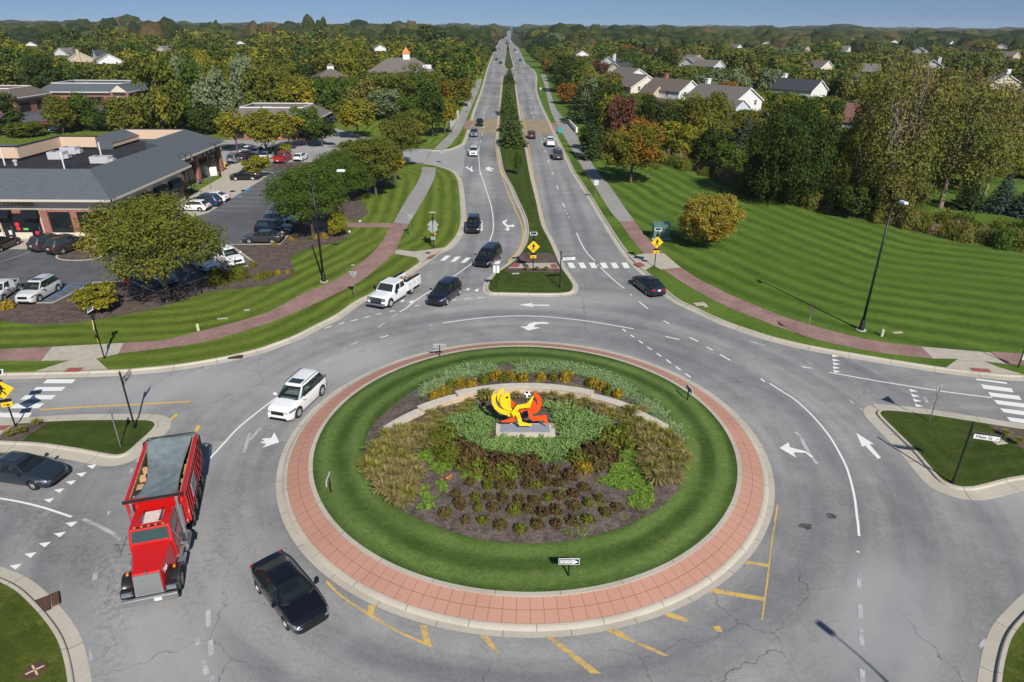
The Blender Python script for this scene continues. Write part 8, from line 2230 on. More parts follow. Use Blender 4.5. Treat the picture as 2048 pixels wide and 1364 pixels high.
def free(x, y, r_):
 if abs(x - road_c(y)) < 19 + r_ * .4 and y > 110: return False
 for p in OPEN:
  if inside(x, y, p): return False
 for hx, hy, hr, zv in HB:
  if math.hypot(x - hx, y - hy) < hr: return False
 for qx, qy, qr in PLACED:
  if math.hypot(x - qx, y - qy) < (qr + r_) * .72: return False
 return True
random.seed(21)
def zone_name(x, y):
 side = 'left' if x < 0 else 'right'
 return side
cols_l = ['olive', 'yellow', 'green', 'olive', 'green', 'yellow', 'dark', 'olive', 'silver', 'khaki', 'green', 'maple']
cols_r = ['green', 'olive', 'dark', 'olive', 'khaki', 'green', 'silver', 'yellow', 'green', 'dark', 'maroon', 'maple', 'green', 'olive', 'yellow', 'green', 'orange', 'silver']
WORD = dict(olive='olive', yellow='yellow-green', green='mid-green', dark='dark green', silver='grey-green', khaki='thin khaki', maple='bronze-tinged', maroon='maroon', orange='orange', gold='golden')
cand = []
for _ in range(26000):
 Y = 118 + 330 * random.random() ** .8
 x = random.uniform(-.80, .80) * Y + (0)
 cand.append((x, Y))
cand.sort(key=lambda p: p[1])
wood = []
grid_ = {}
for x, y in cand:
 r_ = random.uniform(3.6, 6.2)
 if y < 170 and x > 0 and y < 130: r_ *= .8
 gx, gy = int(x // 14), int(y // 14); ok = True
 for i in (-1, 0, 1):
  for j in (-1, 0, 1):
   for q in grid_.get((gx + i, gy + j), ()):
    if math.hypot(q[0] - x, q[1] - y) < (q[2] + r_) * .80: ok = False
 if ok and free(x, y, r_):
  grid_.setdefault((gx, gy), []).append((x, y, r_)); wood.append((x, y, r_))
print('wood candidates', len(wood))
near = wood[:255]
LM = [(o.location.x, o.location.y, o['label']) for o in HOUSES]
SHORT = {}
MARKS = [(-140, 238, 'the arched-porch shop'), (-165, 225, 'the far left shop'), (-58, 170, 'the low taupe-roofed shop'), (-62, 330, 'the dark brick cupola building'), (-60, 240, 'the pair of leafless trees'), (-18, 215, 'the bronze maple by the path'), (-30, 160, 'the side street'),
   (20, 200, 'the far right path'), (45, 215, 'the cream gabled house'), (62, 215, 'the brick-chimney house'), (85, 205, 'the large pale house'), (78, 160, 'the huge dark tree'), (105, 150, 'the giant khaki pair'), (135, 230, 'the house with red shutters'), (100, 300, 'the two white chimneys'), (60, 330, 'the black-roofed houses'), (-115, 190, 'the second parking lot'), (-190, 330, 'the tan chimneyed house'), (-100, 300, 'the tall yellow-green wood edge'), (150, 300, 'the right skyline'), (115, 125, 'the timber deck'), (-45, 400, 'the orange-topped cupola'), (150, 180, 'the blue spruces'), (-230, 330, 'the left skyline')]
ORD = ['nearest', 'second', 'third', 'fourth', 'fifth', 'sixth', 'seventh', 'eighth', 'ninth', 'tenth', 'eleventh', 'twelfth', 'thirteenth', 'fourteenth']
keyc = {}
for i, (x, y, r_) in enumerate(near):
 left = x < 0
 col = random.choice(cols_l if left else cols_r)
 h = random.uniform(12, 19) if left else random.uniform(9, 14)
 if y < 150: h *= .62
 if left and y > 235: h *= 1.1
 h = min(h, hcap(x, y, r_))
 if h < 3: continue
 if h < 8: r_ = max(2.6, r_ * h / 9)
 kind = random.choice(['round', 'round', 'oval'])
 mk = min(MARKS, key=lambda m_: math.hypot(m_[0] - x, m_[1] - y))
 rel = 'behind' if y > mk[1] + 8 else 'left of' if x / y < mk[0] / mk[1] else 'right of'
 kk = (WORD[col], rel, mk[2]); keyc[kk] = keyc.get(kk, 0) + 1
 lb = '%s %s broadleaf tree %s %s' % (ORD[min(keyc[kk], 14) - 1], WORD[col], rel, mk[2])
 tree((x, y, -.1), h, r_ * 2.2, kind, col, lb, lod=1 if y < 290 else 2, cb=.06, group='broadleaf trees of the woods', pale=random.random() < .3)
def mass(name, items, mat, q, s0, label, zfun=None):
 Cs, Ns, Ss, Vs = [], [], [], []
 protos = []
 for v in range(5):
  C, N, V, _ = crown_pts('round', 13, q, 3, 900 + v, .07); N = N * [1, 1, 1] + np.array([0, 0, .3]); protos.append((C, N, V))
 for x, y, r_, h, z0 in items:
  C, N, V = protos[random.randrange(5)]
  a = random.uniform(0, 6.28); ca, sa = math.cos(a), math.sin(a)
  X = np.stack([(C[:, 0] * ca - C[:, 1] * sa) * r_ + x, (C[:, 0] * sa + C[:, 1] * ca) * r_ + y, C[:, 2] * h * .92 + h * .08 + z0], 1)
  Nn = np.stack([N[:, 0] * ca - N[:, 1] * sa, N[:, 0] * sa + N[:, 1] * ca, N[:, 2] + .35], 1)
  tone = random.random()
  Cs.append(X); Ns.append(Nn); Ss.append(np.full(len(C), s0 * r_) * np.random.default_rng(1).uniform(.7, 1.3, len(C))); Vs.append(np.clip(V * .4 + tone * .6, 0, 1))
 me = quads_mesh(name, np.concatenate(Cs), np.concatenate(Ns), np.concatenate(Ss), np.concatenate(Vs), mat)
 o = D.objects.new(name, me); COL.objects.link(o); tag(o, label, 'woodland', None, 'stuff')
 return o
rest = [(x, y, r_ * 1.1, min(random.uniform(12, 18) if x < 0 else random.uniform(9, 14), hcap(x, y, r_)), -.2) for x, y, r_ in wood[255:]]
rest = [q for q in rest if q[3] > 3]
groups = {}
FAR_COLS = ['olive', 'green', 'dark', 'yellow', 'khaki']
for it in rest: groups.setdefault(random.choice(FAR_COLS[:4] if it[0] < 0 else ['green', 'olive', 'dark', 'khaki', 'olive']), []).append(it)
far = {}
Y = 450.0
while Y < 5200:
 sp = max(9.5, .0185 * Y); x = -.80 * Y + random.uniform(0, sp)
 while x < .80 * Y:
  xx = x + random.uniform(-.4, .4) * sp; yy = Y + random.uniform(-.5, .5) * sp
  if abs(xx - (-.0046 * yy + 2)) > 22 + sp * .35 and random.random() < .93 and not any(math.hypot(xx - hx, yy - hy) < hr + 4 for hx, hy, hr, zv in HB):
   r_ = sp * random.choice([.5, .6, .7, .8, .95])
   h = random.uniform(8, 12) + 6 * random.random() ** 3 + 2.5 * math.sin(xx * .011 + 1) * math.sin(yy * .008) + (1.5 if xx < 0 else 0)
   if random.random() < .12: h *= random.uniform(1.2, 1.6)
   h = min(h, hcap(xx, yy, r_))
   if h < 3: x += sp; continue
   if xx / yy > .35: h *= .82
   z0 = 0.0
   u = xx / yy
   z0 = 10 * math.exp(-((u - .44) / .05) ** 2) * max(0, min(1, (yy - 900) / 600)) + 6 * math.exp(-((u + .55) / .22) ** 2) * max(0, min(1, (yy - 800) / 900))
   if yy > 2500: z0 += 4
   far.setdefault(random.choice(['green', 'olive', 'dark', 'green', 'dark', 'khaki', 'olive']), []).append((xx, yy, r_, h, z0))
  x += sp
 Y += sp * .9
tot = sum(len(v) for v in far.values()) + len(rest); print('far trees', tot)
for k_, v in groups.items(): mass('woodland', v, LEAF[k_], 190, .17, 'distant mass of %s trees behind the nearer woods' % WORD[k_])
def m_canopy():
 t = NT('far_canopy'); v = t.attr('v'); cr = t.n.new("ShaderNodeValToRGB"); e_ = cr.color_ramp.elements
 st = [(0, (.022, .040, .014)), (.3, (.042, .066, .020)), (.55, (.075, .092, .028)), (.75, (.125, .130, .038)), (.88, (.13, .105, .045)), (.96, (.15, .065, .03)), (1, (.085, .11, .065))]
 while len(e_) < len(st): e_.new(.5)
 for q, (p_, c_) in zip(e_, st): q.position = p_; q.color = (*[x * .68 for x in c_], 1)
 t.k(v, cr.inputs[0])
 n = t.math('ADD', t.math('MULTIPLY', t.noise(.28, 3, .6), .5), t.math('MULTIPLY', t.noise(1.1, 3, .7), .5))
 c = t.mix(1.0, cr.outputs[0], t.mix(t.ramp(n, .36, .64), (.45, .45, .5), (1.5, 1.5, 1.35)), 'MULTIPLY')
 t.bump(n, 2.2, 1.0); return t.out(c, .95, .05)
def canopy(name, items, sub_, label):
 r = np.random.default_rng(31); protos = []
 bm = bmesh.new(); bmesh.ops.create_icosphere(bm, subdivisions=sub_, radius=1); P = np.array([v.co[:] for v in bm.verts]); F = np.array([[v.index for v in f.verts] for f in bm.faces]); bm.free()
 for k in range(6):
  Q = P.copy(); L = r.normal(size=(14, 3)); L /= np.linalg.norm(L, axis=1)[:, None]
  d = (Q @ L.T); Q *= (.74 + .42 * np.clip(d.max(1) * 3.4 - 2.4, 0, 1) + r.normal(size=len(Q)) * .06)[:, None]
  Q[:, 2] = Q[:, 2] * .52 + .5; protos.append(Q)
 V_, F_, A_ = [], [], []; o_ = 0
 for x, y, r_, h, z0 in items:
  Q = protos[r.integers(6)]; a = r.uniform(0, 6.28); ca, sa = math.cos(a), math.sin(a)
  V_.append(np.stack([(Q[:, 0] * ca - Q[:, 1] * sa) * r_ + x, (Q[:, 0] * sa + Q[:, 1] * ca) * r_ + y, Q[:, 2] * h + z0], 1)); F_.append(F + o_); o_ += len(Q); A_.append(np.full(len(F), np.clip(.42 + .26 * math.sin(x * .013 + 2 * math.sin(y * .006)) * math.cos(y * .009) + r.normal() * .19, 0, .9) if r.random() > .05 or h > 13 else r.uniform(.85, 1)))
 V_, F_, A_ = np.concatenate(V_), np.concatenate(F_), np.concatenate(A_); n = len(F_)
 me = D.meshes.new(name); me.vertices.add(len(V_)); me.vertices.foreach_set('co', V_.astype(np.float32).ravel()); me.loops.add(3 * n); me.loops.foreach_set('vertex_index', F_.astype(np.int32).ravel())
 me.polygons.add(n); me.polygons.foreach_set('loop_start', np.arange(0, 3 * n, 3, dtype=np.int32)); me.polygons.foreach_set('use_smooth', [True] * n)
 at = me.attributes.new('v', 'FLOAT', 'FACE'); at.data.foreach_set('value', A_.astype(np.float32)); me.materials.append(MATS.setdefault('canopy', m_canopy())); me.update(calc_edges=True)
 o = D.objects.new(name, me); COL.objects.link(o); tag(o, label, 'woodland', None, 'stuff')
allf = [q for v in far.values() for q in v]
for _ in range(520):
 yy = random.uniform(650, 4200); xx = random.uniform(-.8, .8) * yy
 if abs(xx + .0046 * yy) > 40: r_ = random.uniform(4, 7) * (1 + yy / 3500); allf.append((xx, yy, r_, min(random.uniform(13, 18.5) * (.85 if xx > 0 else 1), hcap(xx, yy, r_)), 0))
allf = [q for q in allf if q[3] > 3]
mid_ = {}
for q in allf:
 if q[1] < 620: mid_.setdefault(random.choice(FAR_COLS), []).append(q)
for k_, v in mid_.items(): mass('woodland', v, LEAF[k_], 150, .17, 'mass of %s trees between the near woods and the far canopy' % WORD[k_])
canopy('woodland', [q for q in allf if 620 <= q[1] < 1700], 3, 'rolling far canopy of mixed green and olive treetops')
canopy('woodland', [q for q in allf if q[1] >= 1700], 2, 'farthest bluish treetops along the horizon')
for u, wd, hh, Yc in ((.44, 260, 10, 1700), (-.5, 700, 6, 1700)):
 pass
# ------------------------------------------------------------------ scrub, shrubs and beds
def blob_shrub(seed, n=70, per=9, s=.17, flat=.75):
 r = np.random.default_rng(seed); C, N, V = [], [], []
 for i in range(n):
  d = r.normal(size=3); d /= np.linalg.norm(d); d[2] = abs(d[2])
  p = d * r.uniform(.55, 1.0) * np.array([1, 1, flat]) * (1 + .18 * math.sin(5 * d[0] + seed) * math.cos(4 * d[1]))
  C.append(p + r.normal(size=(per, 3)) * .10); N.append(d + r.normal(size=(per, 3)) * .6); V.append(np.clip(r.uniform() + r.normal(size=per) * .15, 0, 1))
 C = np.concatenate(C); C[:, 2] = np.abs(C[:, 2])
 return quads_mesh('shrub', C, np.concatenate(N), s * r.uniform(.6, 1.3, len(C)), np.concatenate(V), LEAF['olive'])
SH = [blob_shrub(s_) for s_ in (1, 2, 3, 4)]
SHB = [blob_shrub(s_, 330, 9, .075) for s_ in (5, 6, 7)]
LEAF['sh_brown'] = m_leaf('leaf_brown_shrub', (.045, .035, .016), (.105, .078, .032), (.07, .08, .02), .15)
LEAF['sh_maroon'] = m_leaf('leaf_maroon_shrub', (.038, .025, .014), (.085, .052, .028), (.06, .06, .018), .15)
LEAF['sh_green'] = m_leaf('leaf_green_shrub', (.045, .060, .010), (.125, .140, .022), (.10, .06, .02), .15)
LEAF['sh_gold'] = m_leaf('leaf_gold_shrub', (.10, .075, .010), (.30, .20, .025), (.12, .11, .02), .15)
LEAF['juniper'] = m_leaf('leaf_juniper', (.065, .110, .038), (.18, .26, .10), None, .15)
LEAF['juniper_s'] = m_leaf('leaf_juniper_silver', (.080, .120, .065), (.19, .255, .14), None, .15)
LEAF['sedum'] = m_leaf('leaf_sedum', (.055, .100, .018), (.14, .21, .04), None, .2)
LEAF['straw'] = m_leaf('grass_straw', (.10, .088, .036), (.27, .22, .115), None, .25)
LEAF['reed'] = m_leaf('grass_reed', (.085, .09, .02), (.24, .22, .07), None, .25)
LEAF['brush'] = m_leaf('dry_brush', (.10, .075, .045), (.25, .19, .12), (.06, .07, .025), .2)
def shrub(loc, w, h, col, label, group, name='shrub', cat='shrub'):
 me = random.choice(SHB if w > 1.8 else SH); o = D.objects.new(name, me); COL.objects.link(o)
 o.location = loc; o.scale = (w / 2, w / 2, h / .75); o.rotation_euler = (0, 0, random.uniform(0, 6.28))
 o.material_slots[0].link = 'OBJECT'; o.material_slots[0].material = LEAF[col]
 return tag(o, label, cat, group)
cA = lambda pts: K(500, 680, 3.898, pts); cB = lambda pts: K(1000, 680, 3.898, pts)
small = cA([(1715, 1110), (1850, 1140), (1950, 1140), (1605, 1195), (1760, 1230), (1860, 1220), (1970, 1230), (1635, 1270), (1780, 1310), (1900, 1305), (1520, 1340), (1880, 1065)]) + \
 cB([(215, 1060), (320, 1045), (425, 1020), (545, 1060), (100, 1140), (210, 1130), (290, 1130), (365, 1110), (450, 1110), (20, 1130), (30, 1225), (150, 1245), (270, 1255), (370, 1235), (455, 1210), (565, 1190), (655, 1145), (685, 1270), (770, 1235), (575, 1295), (110, 1330), (230, 1320), (330, 1340), (440, 1330), (820, 1340), (915, 1300)]) + \
 K(500, 1010, 3.854, [(1660, 115), (1790, 120), (1935, 155), (1620, 10), (1505, 60)]) + K(1000, 1010, 3.854, [(110, 45), (220, 35), (815, 60), (680, 110), (560, 130), (435, 145), (290, 155), (160, 185), (0, 155)])
for i, (px, py) in enumerate(small):
 g = GI(px, py + 3); col = ['sh_brown', 'sh_green', 'sh_brown', 'sh_brown', 'sh_green', 'sh_brown', 'sh_maroon'][i % 7]
 wd = {'sh_brown': 'brown-leaved', 'sh_green': 'green', 'sh_maroon': 'dark maroon'}[col]
 side = 'left' if px < 960 else 'right' if px > 1130 else 'middle'
 rowp = 'near' if py > 1005 else 'far' if py < 965 else 'centre'
 shrub(g, random.uniform(.56, .76), random.uniform(.34, .48), col, 'small %s rose mound in the bark mulch, %s side, %s rows' % (wd, side, rowp), 'small rose mounds in the island mulch')
bigs = [(1450, 800, 'sh_green', 1.5), (1530, 740, 'sh_green', 1.3), (1560, 895, 'sh_green', 1.5), (1640, 840, 'sh_maroon', 1.2), (1720, 900, 'sh_maroon', 1.3), (1790, 1000, 'sh_green', 1.2), (1690, 965, 'sh_brown', 1.2), (1935, 960, 'sh_maroon', 1.3), (1900, 1030, 'sh_brown', 1.1), (1985, 1030, 'sh_green', 1.1), (1750, 880, 'sh_brown', 1.1)]
for i, (x, y, col, w) in enumerate(bigs):
 px, py = cA([(x, y)])[0]
 shrub(GI(px, py + 4), w * 1.25, w * .6, col, '%s mounded shrub at the left skirt of the junipers, number by row' % {'sh_green': 'olive-green', 'sh_maroon': 'maroon', 'sh_brown': 'brownish'}[col] if False else '%s mounded shrub along the left front of the junipers' % {'sh_green': 'olive-green', 'sh_maroon': 'maroon', 'sh_brown': 'brownish'}[col], 'mounded shrubs skirting the junipers')
bigs = [(100, 965, 'sh_brown', 1.2), (235, 965, 'sh_maroon', 1.2), (60, 1045, 'sh_green', 1.2), (610, 930, 'sh_green', 1.2), (700, 890, 'sh_maroon', 1.3), (760, 960, 'sh_brown', 1.2), (830, 840, 'sh_green', 1.4), (900, 750, 'sh_green', 1.4), (970, 740, 'sh_green', 1.5), (990, 800, 'sh_green', 1.2), (850, 905, 'sh_maroon', 1.2), (650, 1000, 'sh_gold', .9), (770, 880, 'sh_brown', 1.2), (540, 1050, 'sh_maroon', .9)]
for i, (x, y, col, w) in enumerate(bigs):
 px, py = cB([(x, y)])[0]
 shrub(GI(px, py + 4), w * 1.25, w * .6, col, '%s mounded shrub along the right front of the junipers' % {'sh_green': 'olive-green', 'sh_maroon': 'maroon', 'sh_brown': 'brownish', 'sh_gold': 'yellowing'}[col], 'mounded shrubs skirting the junipers')
gold = cA([(1440, 440), (1520, 400), (1560, 360), (1640, 345), (1730, 340), (1830, 310), (1900, 290), (1960, 280)]) + cB([(30, 300), (90, 290), (315, 290), (415, 295), (505, 300), (520, 290), (700, 335), (730, 350), (790, 370), (840, 400), (910, 430), (180, 305)])
for i, (px, py) in enumerate(gold):
 shrub(GI(px, py + 4), random.uniform(.75, .95), random.uniform(.55, .7), ['sh_gold', 'sh_gold', 'sh_green'][i % 3], '%s shrub behind the limestone wall, %s' % (['golden', 'golden', 'olive'][i % 3], ['left end', 'left of the sculpture', 'behind the sculpture', 'right of the sculpture', 'right end'][min(4, int((px - 860) / 80))]), 'golden shrubs behind the limestone wall')
def grass_mesh(seed, n=330, plume=True, lean=.95):
 r = np.random.default_rng(seed); vs = []; fs = []; V = []; mi = []
 for i in range(n):
  a = r.uniform(0, 2 * PI); l = r.uniform(.6, 1.05); sp_ = r.uniform(.05, lean) ; b = np.array([math.cos(a), math.sin(a)])
  p0 = b * r.uniform(0, .12); w = r.uniform(.009, .017)
  pts = [np.array([*(p0), 0]), np.array([*(p0 + b * sp_ * .35 * l), .62 * l]), np.array([*(p0 + b * sp_ * l), .95 * l * (1 - sp_ * .45)])]
  tn = np.array([-b[1], b[0], 0])
  k = len(vs); tip = plume and r.random() < .45
  ws = [w, w * 1.1, w * (2.4 if tip else .3)]
  for p, ww in zip(pts, ws): vs += [p - tn * ww, p + tn * ww]
  vs_ = [(k, k + 1, k + 3, k + 2), (k + 2, k + 3, k + 5, k + 4)]
  fs += vs_; sh = r.uniform(0, .55); V += [sh, min(1, sh + (.40 if tip else .12))]
 me = D.meshes.new('ornamental_grass'); me.from_pydata([tuple(v) for v in vs], [], fs); me.materials.append(LEAF['straw'])
 at = me.attributes.new('v', 'FLOAT', 'FACE'); at.data.foreach_set('value', np.array(V, dtype=np.float32)); me.update()
 return me
GM = [grass_mesh(s_) for s_ in (1, 2, 3, 4)]
def clump(loc, h, w, col, label, group):
 if group and 'drift' in group:
  v_ = loc.y - IC.y; u_ = abs(loc.x - IC.x)
  label += ', ' + ('top' if v_ > .5 else 'upper half' if v_ > -1.5 else 'lower half' if v_ > -3.5 else 'bottom') + (' by the lawn' if u_ * u_ + v_ * v_ > 64 else ' by the shrubs')
 o = D.objects.new('plume_plant', random.choice(GM)); COL.objects.link(o); o.location = loc; o.scale = (w, w, h); o.rotation_euler = (0, 0, random.uniform(0, 6))
 o.material_slots[0].link = 'OBJECT'; o.material_slots[0].material = LEAF[col]; return tag(o, label, 'plant', group)
def scatter(poly_px, n, mind, fn):
 P = [GI(x, y) for x, y in poly_px]; P2 = [(p.x, p.y) for p in P]
 xs = [p[0] for p in P2]; ys = [p[1] for p in P2]; got = []; t = 0
 while len(got) < n and t < n * 60:
  t += 1; x = random.uniform(min(xs), max(xs)); y = random.uniform(min(ys), max(ys))
  if inside(x, y, P2) and abs(math.hypot(x - WC.x, y - WC.y) - WR + .3) > .72 and all(math.hypot(x - a, y - b) > mind for a, b in got): got.append((x, y))
 for i, (x, y) in enumerate(got):
  fn(i, Vector((x, y, zi((Vector((x, y, 0)) - IC).length))))
 return got
scatter(cA([(895, 860), (960, 820), (1040, 790), (1120, 740), (1200, 740), (1380, 740), (1390, 850), (1270, 870), (1260, 960), (1310, 1040), (1300, 1250), (1200, 1330), (1080, 1270), (990, 1180), (930, 1060), (885, 950)]), 78, .50,
  lambda i, p: clump(p, random.uniform(.85, 1.15), random.uniform(.72, .95), 'straw' if i % 3 else 'reed', ('straw-coloured' if i % 3 else 'green-bladed') + ' grass clump in the left drift', 'ornamental grasses, left drift'))
scatter(cB([(1060, 740), (1200, 700), (1310, 720), (1400, 800), (1440, 900), (1420, 1040), (1370, 1110), (1220, 1140), (1130, 1000), (1080, 880), (1050, 800)]), 60, .50,
  lambda i, p: clump(p, random.uniform(.85, 1.1), random.uniform(.72, .95), 'straw' if i % 3 else 'reed', ('straw-coloured' if i % 3 else 'green-bladed') + ' grass clump in the right drift', 'ornamental grasses, right drift'))
scatter(cA([(1380, 600), (1500, 540), (1700, 490), (1760, 500), (1700, 560), (1560, 620), (1500, 680), (1400, 720), (1300, 700)]), 20, .6,
  lambda i, p: clump(p, random.uniform(.4, .6), .62, 'reed' if i % 2 else 'straw', ('green-bladed' if i % 2 else 'straw-coloured') + ' grass clump in front of the wall, left of the sculpture', 'grass clumps in front of the wall'))
scatter(cB([(60, 400), (300, 370), (440, 410), (640, 400), (760, 490), (920, 530), (1120, 560), (1250, 680), (1100, 720), (900, 640), (700, 560), (500, 490), (330, 480), (100, 460)]), 38, .58,
  lambda i, p: clump(p, random.uniform(.5, .72), .62, 'reed' if i % 2 else 'straw', ('green-bladed' if i % 2 else 'straw-coloured') + ' grass clump in front of the wall, right of the sculpture', 'grass clumps in front of the wall'))
clump(GI(*cA([(1840, 480)])[0]), 1.15, .9, 'reed', 'big yellow-green grass clump just left of the sculpture', None)
clump(GI(*cB([(1010, 600)])[0]), 1.0, .9, 'reed', 'bright yellow-green grass clump near the right end of the wall', None)
clump(GI(*cA([(1130, 1230)])[0]), 1.15, .95, 'reed', 'broad yellow-green grass clump low in the left drift', None)
clump(GI(*cB([(1330, 1000)])[0]), 1.15, .85, 'reed', 'yellow-green grass clump standing out low in the right drift', None)
def cover(name, polys, dens, size, hgt, col, label, spray=False, seed=3, avoid=None):
 r = np.random.default_rng(seed); C, N, S, V = [], [], [], []
 for poly in polys:
  P2 = [(p.x, p.y) for p in [GI(x, y) for x, y in poly]]
  xs = [p[0] for p in P2]; ys = [p[1] for p in P2]
  area = abs(sum(P2[i][0] * P2[(i + 1) % len(P2)][1] - P2[(i + 1) % len(P2)][0] * P2[i][1] for i in range(len(P2)))) / 2
  n = int(area * dens); c = 0; t = 0
  while c < n and t < n * 8:
   t += 1; x = r.uniform(min(xs), max(xs)); y = r.uniform(min(ys), max(ys))
   if not inside(x, y, P2): continue
   if avoid and avoid(x, y): continue
   c += 1; z = zi(math.hypot(x - IC.x, y - IC.y)) + .02
   hm = hgt * (.45 + .55 * abs(math.sin(x * 2.1 + seed) * math.cos(y * 1.9))) * r.uniform(.5, 1.1)
   sh = r.uniform(0, 1)
   if spray:
    a = r.uniform(0, 2 * PI); L_ = r.uniform(.35, .7); m_ = 6; s_ = np.linspace(0, 1, m_)
    C.append(np.stack([x + s_ * L_ * math.cos(a) + r.normal(size=m_) * .015, y + s_ * L_ * math.sin(a) + r.normal(size=m_) * .015, z + hm * (.45 + .55 * s_)], 1))
    N.append(np.stack([np.full(m_, -.35 * math.cos(a)), np.full(m_, -.35 * math.sin(a)), np.ones(m_)], 1) + r.normal(size=(m_, 3)) * .3)
    S.append(size * (1.15 - .55 * s_)); V.append(np.clip(sh * .5 + s_ * .4 + r.normal(size=m_) * .05, 0, 1))
   else:
    m_ = 3; C.append(np.array([x, y, z + hm]) + r.normal(size=(m_, 3)) * [.05, .05, .02]); N.append(np.array([0, 0, 1]) + r.normal(size=(m_, 3)) * .5); S.append(size * r.uniform(.6, 1.3, m_)); V.append(np.clip(sh + r.normal(size=m_) * .1, 0, 1))
 me = quads_mesh(name, np.concatenate(C), np.concatenate(N), np.concatenate(S), np.concatenate(V), LEAF[col], asp=1.7)
 o = D.objects.new(name, me); COL.objects.link(o); return tag(o, label, 'ground cover', None, 'stuff')
jp = cA([(1520, 665), (1640, 600), (1790, 545), (1900, 600)]) + cA([(1910, 740)]) + [(988, 868), (1112, 868), (1112, 840)] + cB([(400, 560), (330, 520), (500, 520), (640, 570), (850, 650), (885, 700), (830, 760), (760, 800), (620, 850), (560, 930), (460, 960), (350, 965), (200, 930), (60, 930)]) + cA([(1990, 920), (1900, 890), (1830, 880), (1740, 820), (1640, 790), (1600, 740)])
pl_ok = lambda x, y: abs(x - pc.x) < 2.2 and -1.15 < y - pc.y < .95
cover('juniper_bed', [jp], 75, .15, .45, 'juniper', 'feathery green juniper spreading round the sculpture plinth', True, 3, pl_ok)
jb = cA([(1300, 440), (1360, 360), (1500, 290), (1620, 225), (1760, 200), (1900, 205), (1930, 240), (1850, 270), (1700, 300), (1560, 350), (1500, 400), (1400, 420), (1350, 460)])
jb2 = cB([(130, 195), (270, 190), (520, 200), (740, 235), (960, 330), (1080, 430), (1080, 470), (960, 460), (900, 420), (830, 370), (700, 310), (560, 260), (400, 245), (240, 270), (130, 270)])
jb3 = cB([(1060, 470), (1180, 480), (1300, 590), (1400, 720), (1430, 800), (1380, 790), (1310, 700), (1200, 600), (1090, 530)])
cover('juniper_mat', [jb, jb2, jb3], 85, .11, .25, 'juniper_s', 'silvery low juniper mat behind the limestone wall', True, 5)
cover('sedum_bed', [cB([(930, 890), (1030, 850), (1070, 880), (1090, 960), (1150, 1080), (1200, 1200), (1180, 1290), (1100, 1335), (1010, 1290), (990, 1240), (1060, 1200), (1020, 1150), (950, 1180), (850, 1150), (750, 1100), (850, 1060), (870, 980), (940, 950)]),
     cA([(1300, 900), (1390, 850), (1440, 920), (1400, 960), (1320, 930)]), cA([(1400, 960), (1500, 950), (1590, 985), (1560, 1010), (1480, 1060), (1410, 1020)]), cA([(1605, 1000), (1680, 1000), (1760, 1050), (1830, 1080), (1800, 1100), (1640, 1085), (1660, 1040)]),
     cA([(1450, 1110), (1530, 1110), (1535, 1190), (1490, 1200), (1480, 1150)]), cA([(1320, 1210), (1400, 1200), (1415, 1270), (1370, 1280)]), cA([(1310, 1290), (1350, 1290), (1350, 1325), (1315, 1325)]), cA([(1375, 1295), (1435, 1290), (1420, 1330), (1375, 1330)]), cA([(1330, 1160), (1390, 1140), (1395, 1170), (1345, 1185)]), cA([(1435, 1225), (1470, 1225), (1465, 1245), (1435, 1245)]),
     ], 190, .12, .14, 'sedum', 'bright green low ground cover in patches on the island mulch', False, 8)
LEAF['moss'] = m_leaf('leaf_moss', (.05, .075, .012), (.13, .16, .03), None, .1)
cover('moss_patches', [cB([(640, 1090), (740, 1090), (760, 1120), (650, 1110)]), cB([(720, 1250), (820, 1270), (870, 1330), (740, 1320)]), cB([(450, 1150), (560, 1160), (540, 1240), (440, 1230)]), K(1000, 1010, 3.854, [(480, 190), (600, 170), (710, 190), (700, 230), (540, 245), (470, 230)]), K(1000, 1010, 3.854, [(910, 90), (980, 85), (985, 115), (920, 115)]), cB([(90, 1180), (200, 1190), (190, 1230), (80, 1220)]), K(1000, 1010, 3.854, [(230, 90), (380, 100), (500, 90), (480, 140), (340, 130), (240, 130)])], 60, .08, .03, 'moss', 'thin mossy green growth on the near island mulch', False, 9)
mb = MB(); g = GI(*cA([(1530, 1090)])[0])
LEAF['marigold'] = plain('marigold_orange', (.75, .25, .01), .7)
for i in range(14):
 u_, w_ = random.uniform(-.3, .3), random.uniform(-.3, .3); mb.lathe([(.001, .03), (.035, .015), (.04, -.01), (.01, -.02)], (u_, w_, .2), n=8)
tag(mb.build('marigold', LEAF['marigold'], loc=g), 'orange marigold cluster on the left of the island mulch', 'flowers')
for i, (px, py, w, col, lb) in enumerate(((519, 559, 1.2, 'sh_green', 'yellow-green shrub in the mulch bed, left of a pair'), (537, 553, 1.15, 'sh_green', 'yellow-green shrub in the mulch bed, right of a pair'), (556, 548, .8, 'sh_gold', 'golden shrub in the mulch bed right of the green pair'), (575, 546, .6, 'sh_gold', 'tiny golden shrub farthest right in the mulch bed'),
  (506, 533, 1.0, 'sh_green', 'low green shrub by the white SUV'), (17, 616, 1.3, 'sh_gold', 'golden shrub at the left edge of the mulch'), (583, 480, .7, 'sh_gold', 'golden tuft by the kerb of the four parked cars, left'), (620, 479, .6, 'sh_brown', 'small reddish shrub between golden tufts'), (633, 476, .7, 'sh_gold', 'golden tuft nearest the mulch path bend'), (649, 475, .9, 'sh_gold', 'yellow tuft under the lamp-side tree'), (549, 491, .7, 'sh_gold', 'golden tuft behind the grey sedan'),
  (480, 556, 2.2, 'sh_green', 'spreading green hedge piece under the big tree, right part'), (440, 566, 2.4, 'sh_green', 'spreading green hedge piece under the big tree, left part'))):
 g = G(px, py, .15); shrub(g, w, w * .6, col, lb, 'shrubs of the west mulch bed')
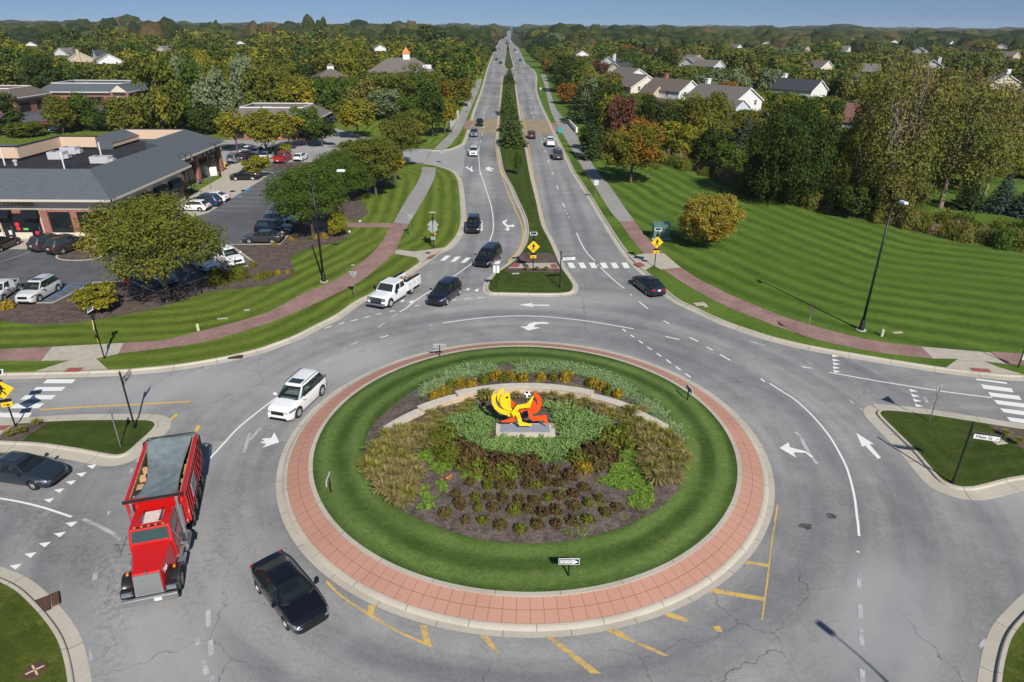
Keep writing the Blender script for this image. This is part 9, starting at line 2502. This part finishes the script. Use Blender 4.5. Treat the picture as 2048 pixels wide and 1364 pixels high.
for px, py, lb in ((1052, 541, 'straw tuft at the left of the median sign'), (1074, 541, 'straw tuft at the right of the median sign'), (1092, 541, 'straw tuft farthest right in the median mulch'), (20, 872, 'straw tuft at the foot of the west island sign, left'), (44, 866, 'straw tuft at the foot of the west island sign, right'), (74, 850, 'small straw tuft at the west island kerb'), (2010, 872, 'straw tuft in the east island mulch, nearer the kerb'), (2036, 888, 'straw tuft in the east island mulch, lower')):
 clump(G(px, py, .15), .55, .5, 'reed', lb, 'grass tufts of the split islands')
edge = [(1330, 330), (1420, 352), (1500, 385), (1560, 400), (1640, 418), (1720, 436), (1800, 455), (1900, 478), (2000, 495), (2100, 510), (2300, 540)]
EG = GL(edge, .14)
sheet('scrub_ground', [(p.x + .5 * math.sin(i * 2.1), p.y) for i, p in enumerate(catmull([Vector((q.x, q.y)) for q in EG], 6))] + [(q.x + 1.5, q.y + 8.5) for q in EG[::-1]], .146, M_SCRUB)
SE_ = catmull([Vector((q.x, q.y)) for q in EG], 8)
for i, p in enumerate(SE_[::2]):
 for j in range(3):
  off = 1.2 + j * 2.6 + random.uniform(-.8, .8)
  w = random.uniform(2.0, 3.6); colr = random.choice(['brush', 'khaki', 'khaki', 'olive', 'brush', 'green']) if j < 2 else random.choice(['dark', 'olive', 'green', 'khaki'])
  px_ = p.x + off * .25 + random.uniform(-1, 1); py_ = p.y + off
  sect = 'by the maple' if p.x < 45 else 'beneath the giant trees' if p.x < 66 else 'by the spruces'
  shrub((px_, py_, .1), w, w * random.uniform(.45, .8), colr, '%s scrub bush in the %s rank of the thicket %s' % ({'brush': 'dry tan', 'khaki': 'khaki', 'olive': 'olive', 'dark': 'dark green', 'green': 'green'}[colr], ['front', 'second', 'rear'][j], sect), 'scrub bushes along the striped field', 'scrub_bush', 'bush')
# ------------------------------------------------------------------ air
hm = NT('haze_air'); hm.n.remove(hm.b)
pv = hm.n.new("ShaderNodeVolumePrincipled"); pv.inputs['Color'].default_value = (.80, .88, 1.0, 1); pv.inputs['Density'].default_value = 0.00007; pv.inputs['Anisotropy'].default_value = 0.0
hm.k(pv.outputs[0], [n for n in hm.n if n.type == 'OUTPUT_MATERIAL'][0].inputs['Volume'])
mb = MB(); mb.box((0, 2700, 24.5), (18400, 6200, 52.0)); hz = mb.build('haze', hm.m); tag(hz, 'thin blue haze over the distant woods', 'haze', None, 'stuff')
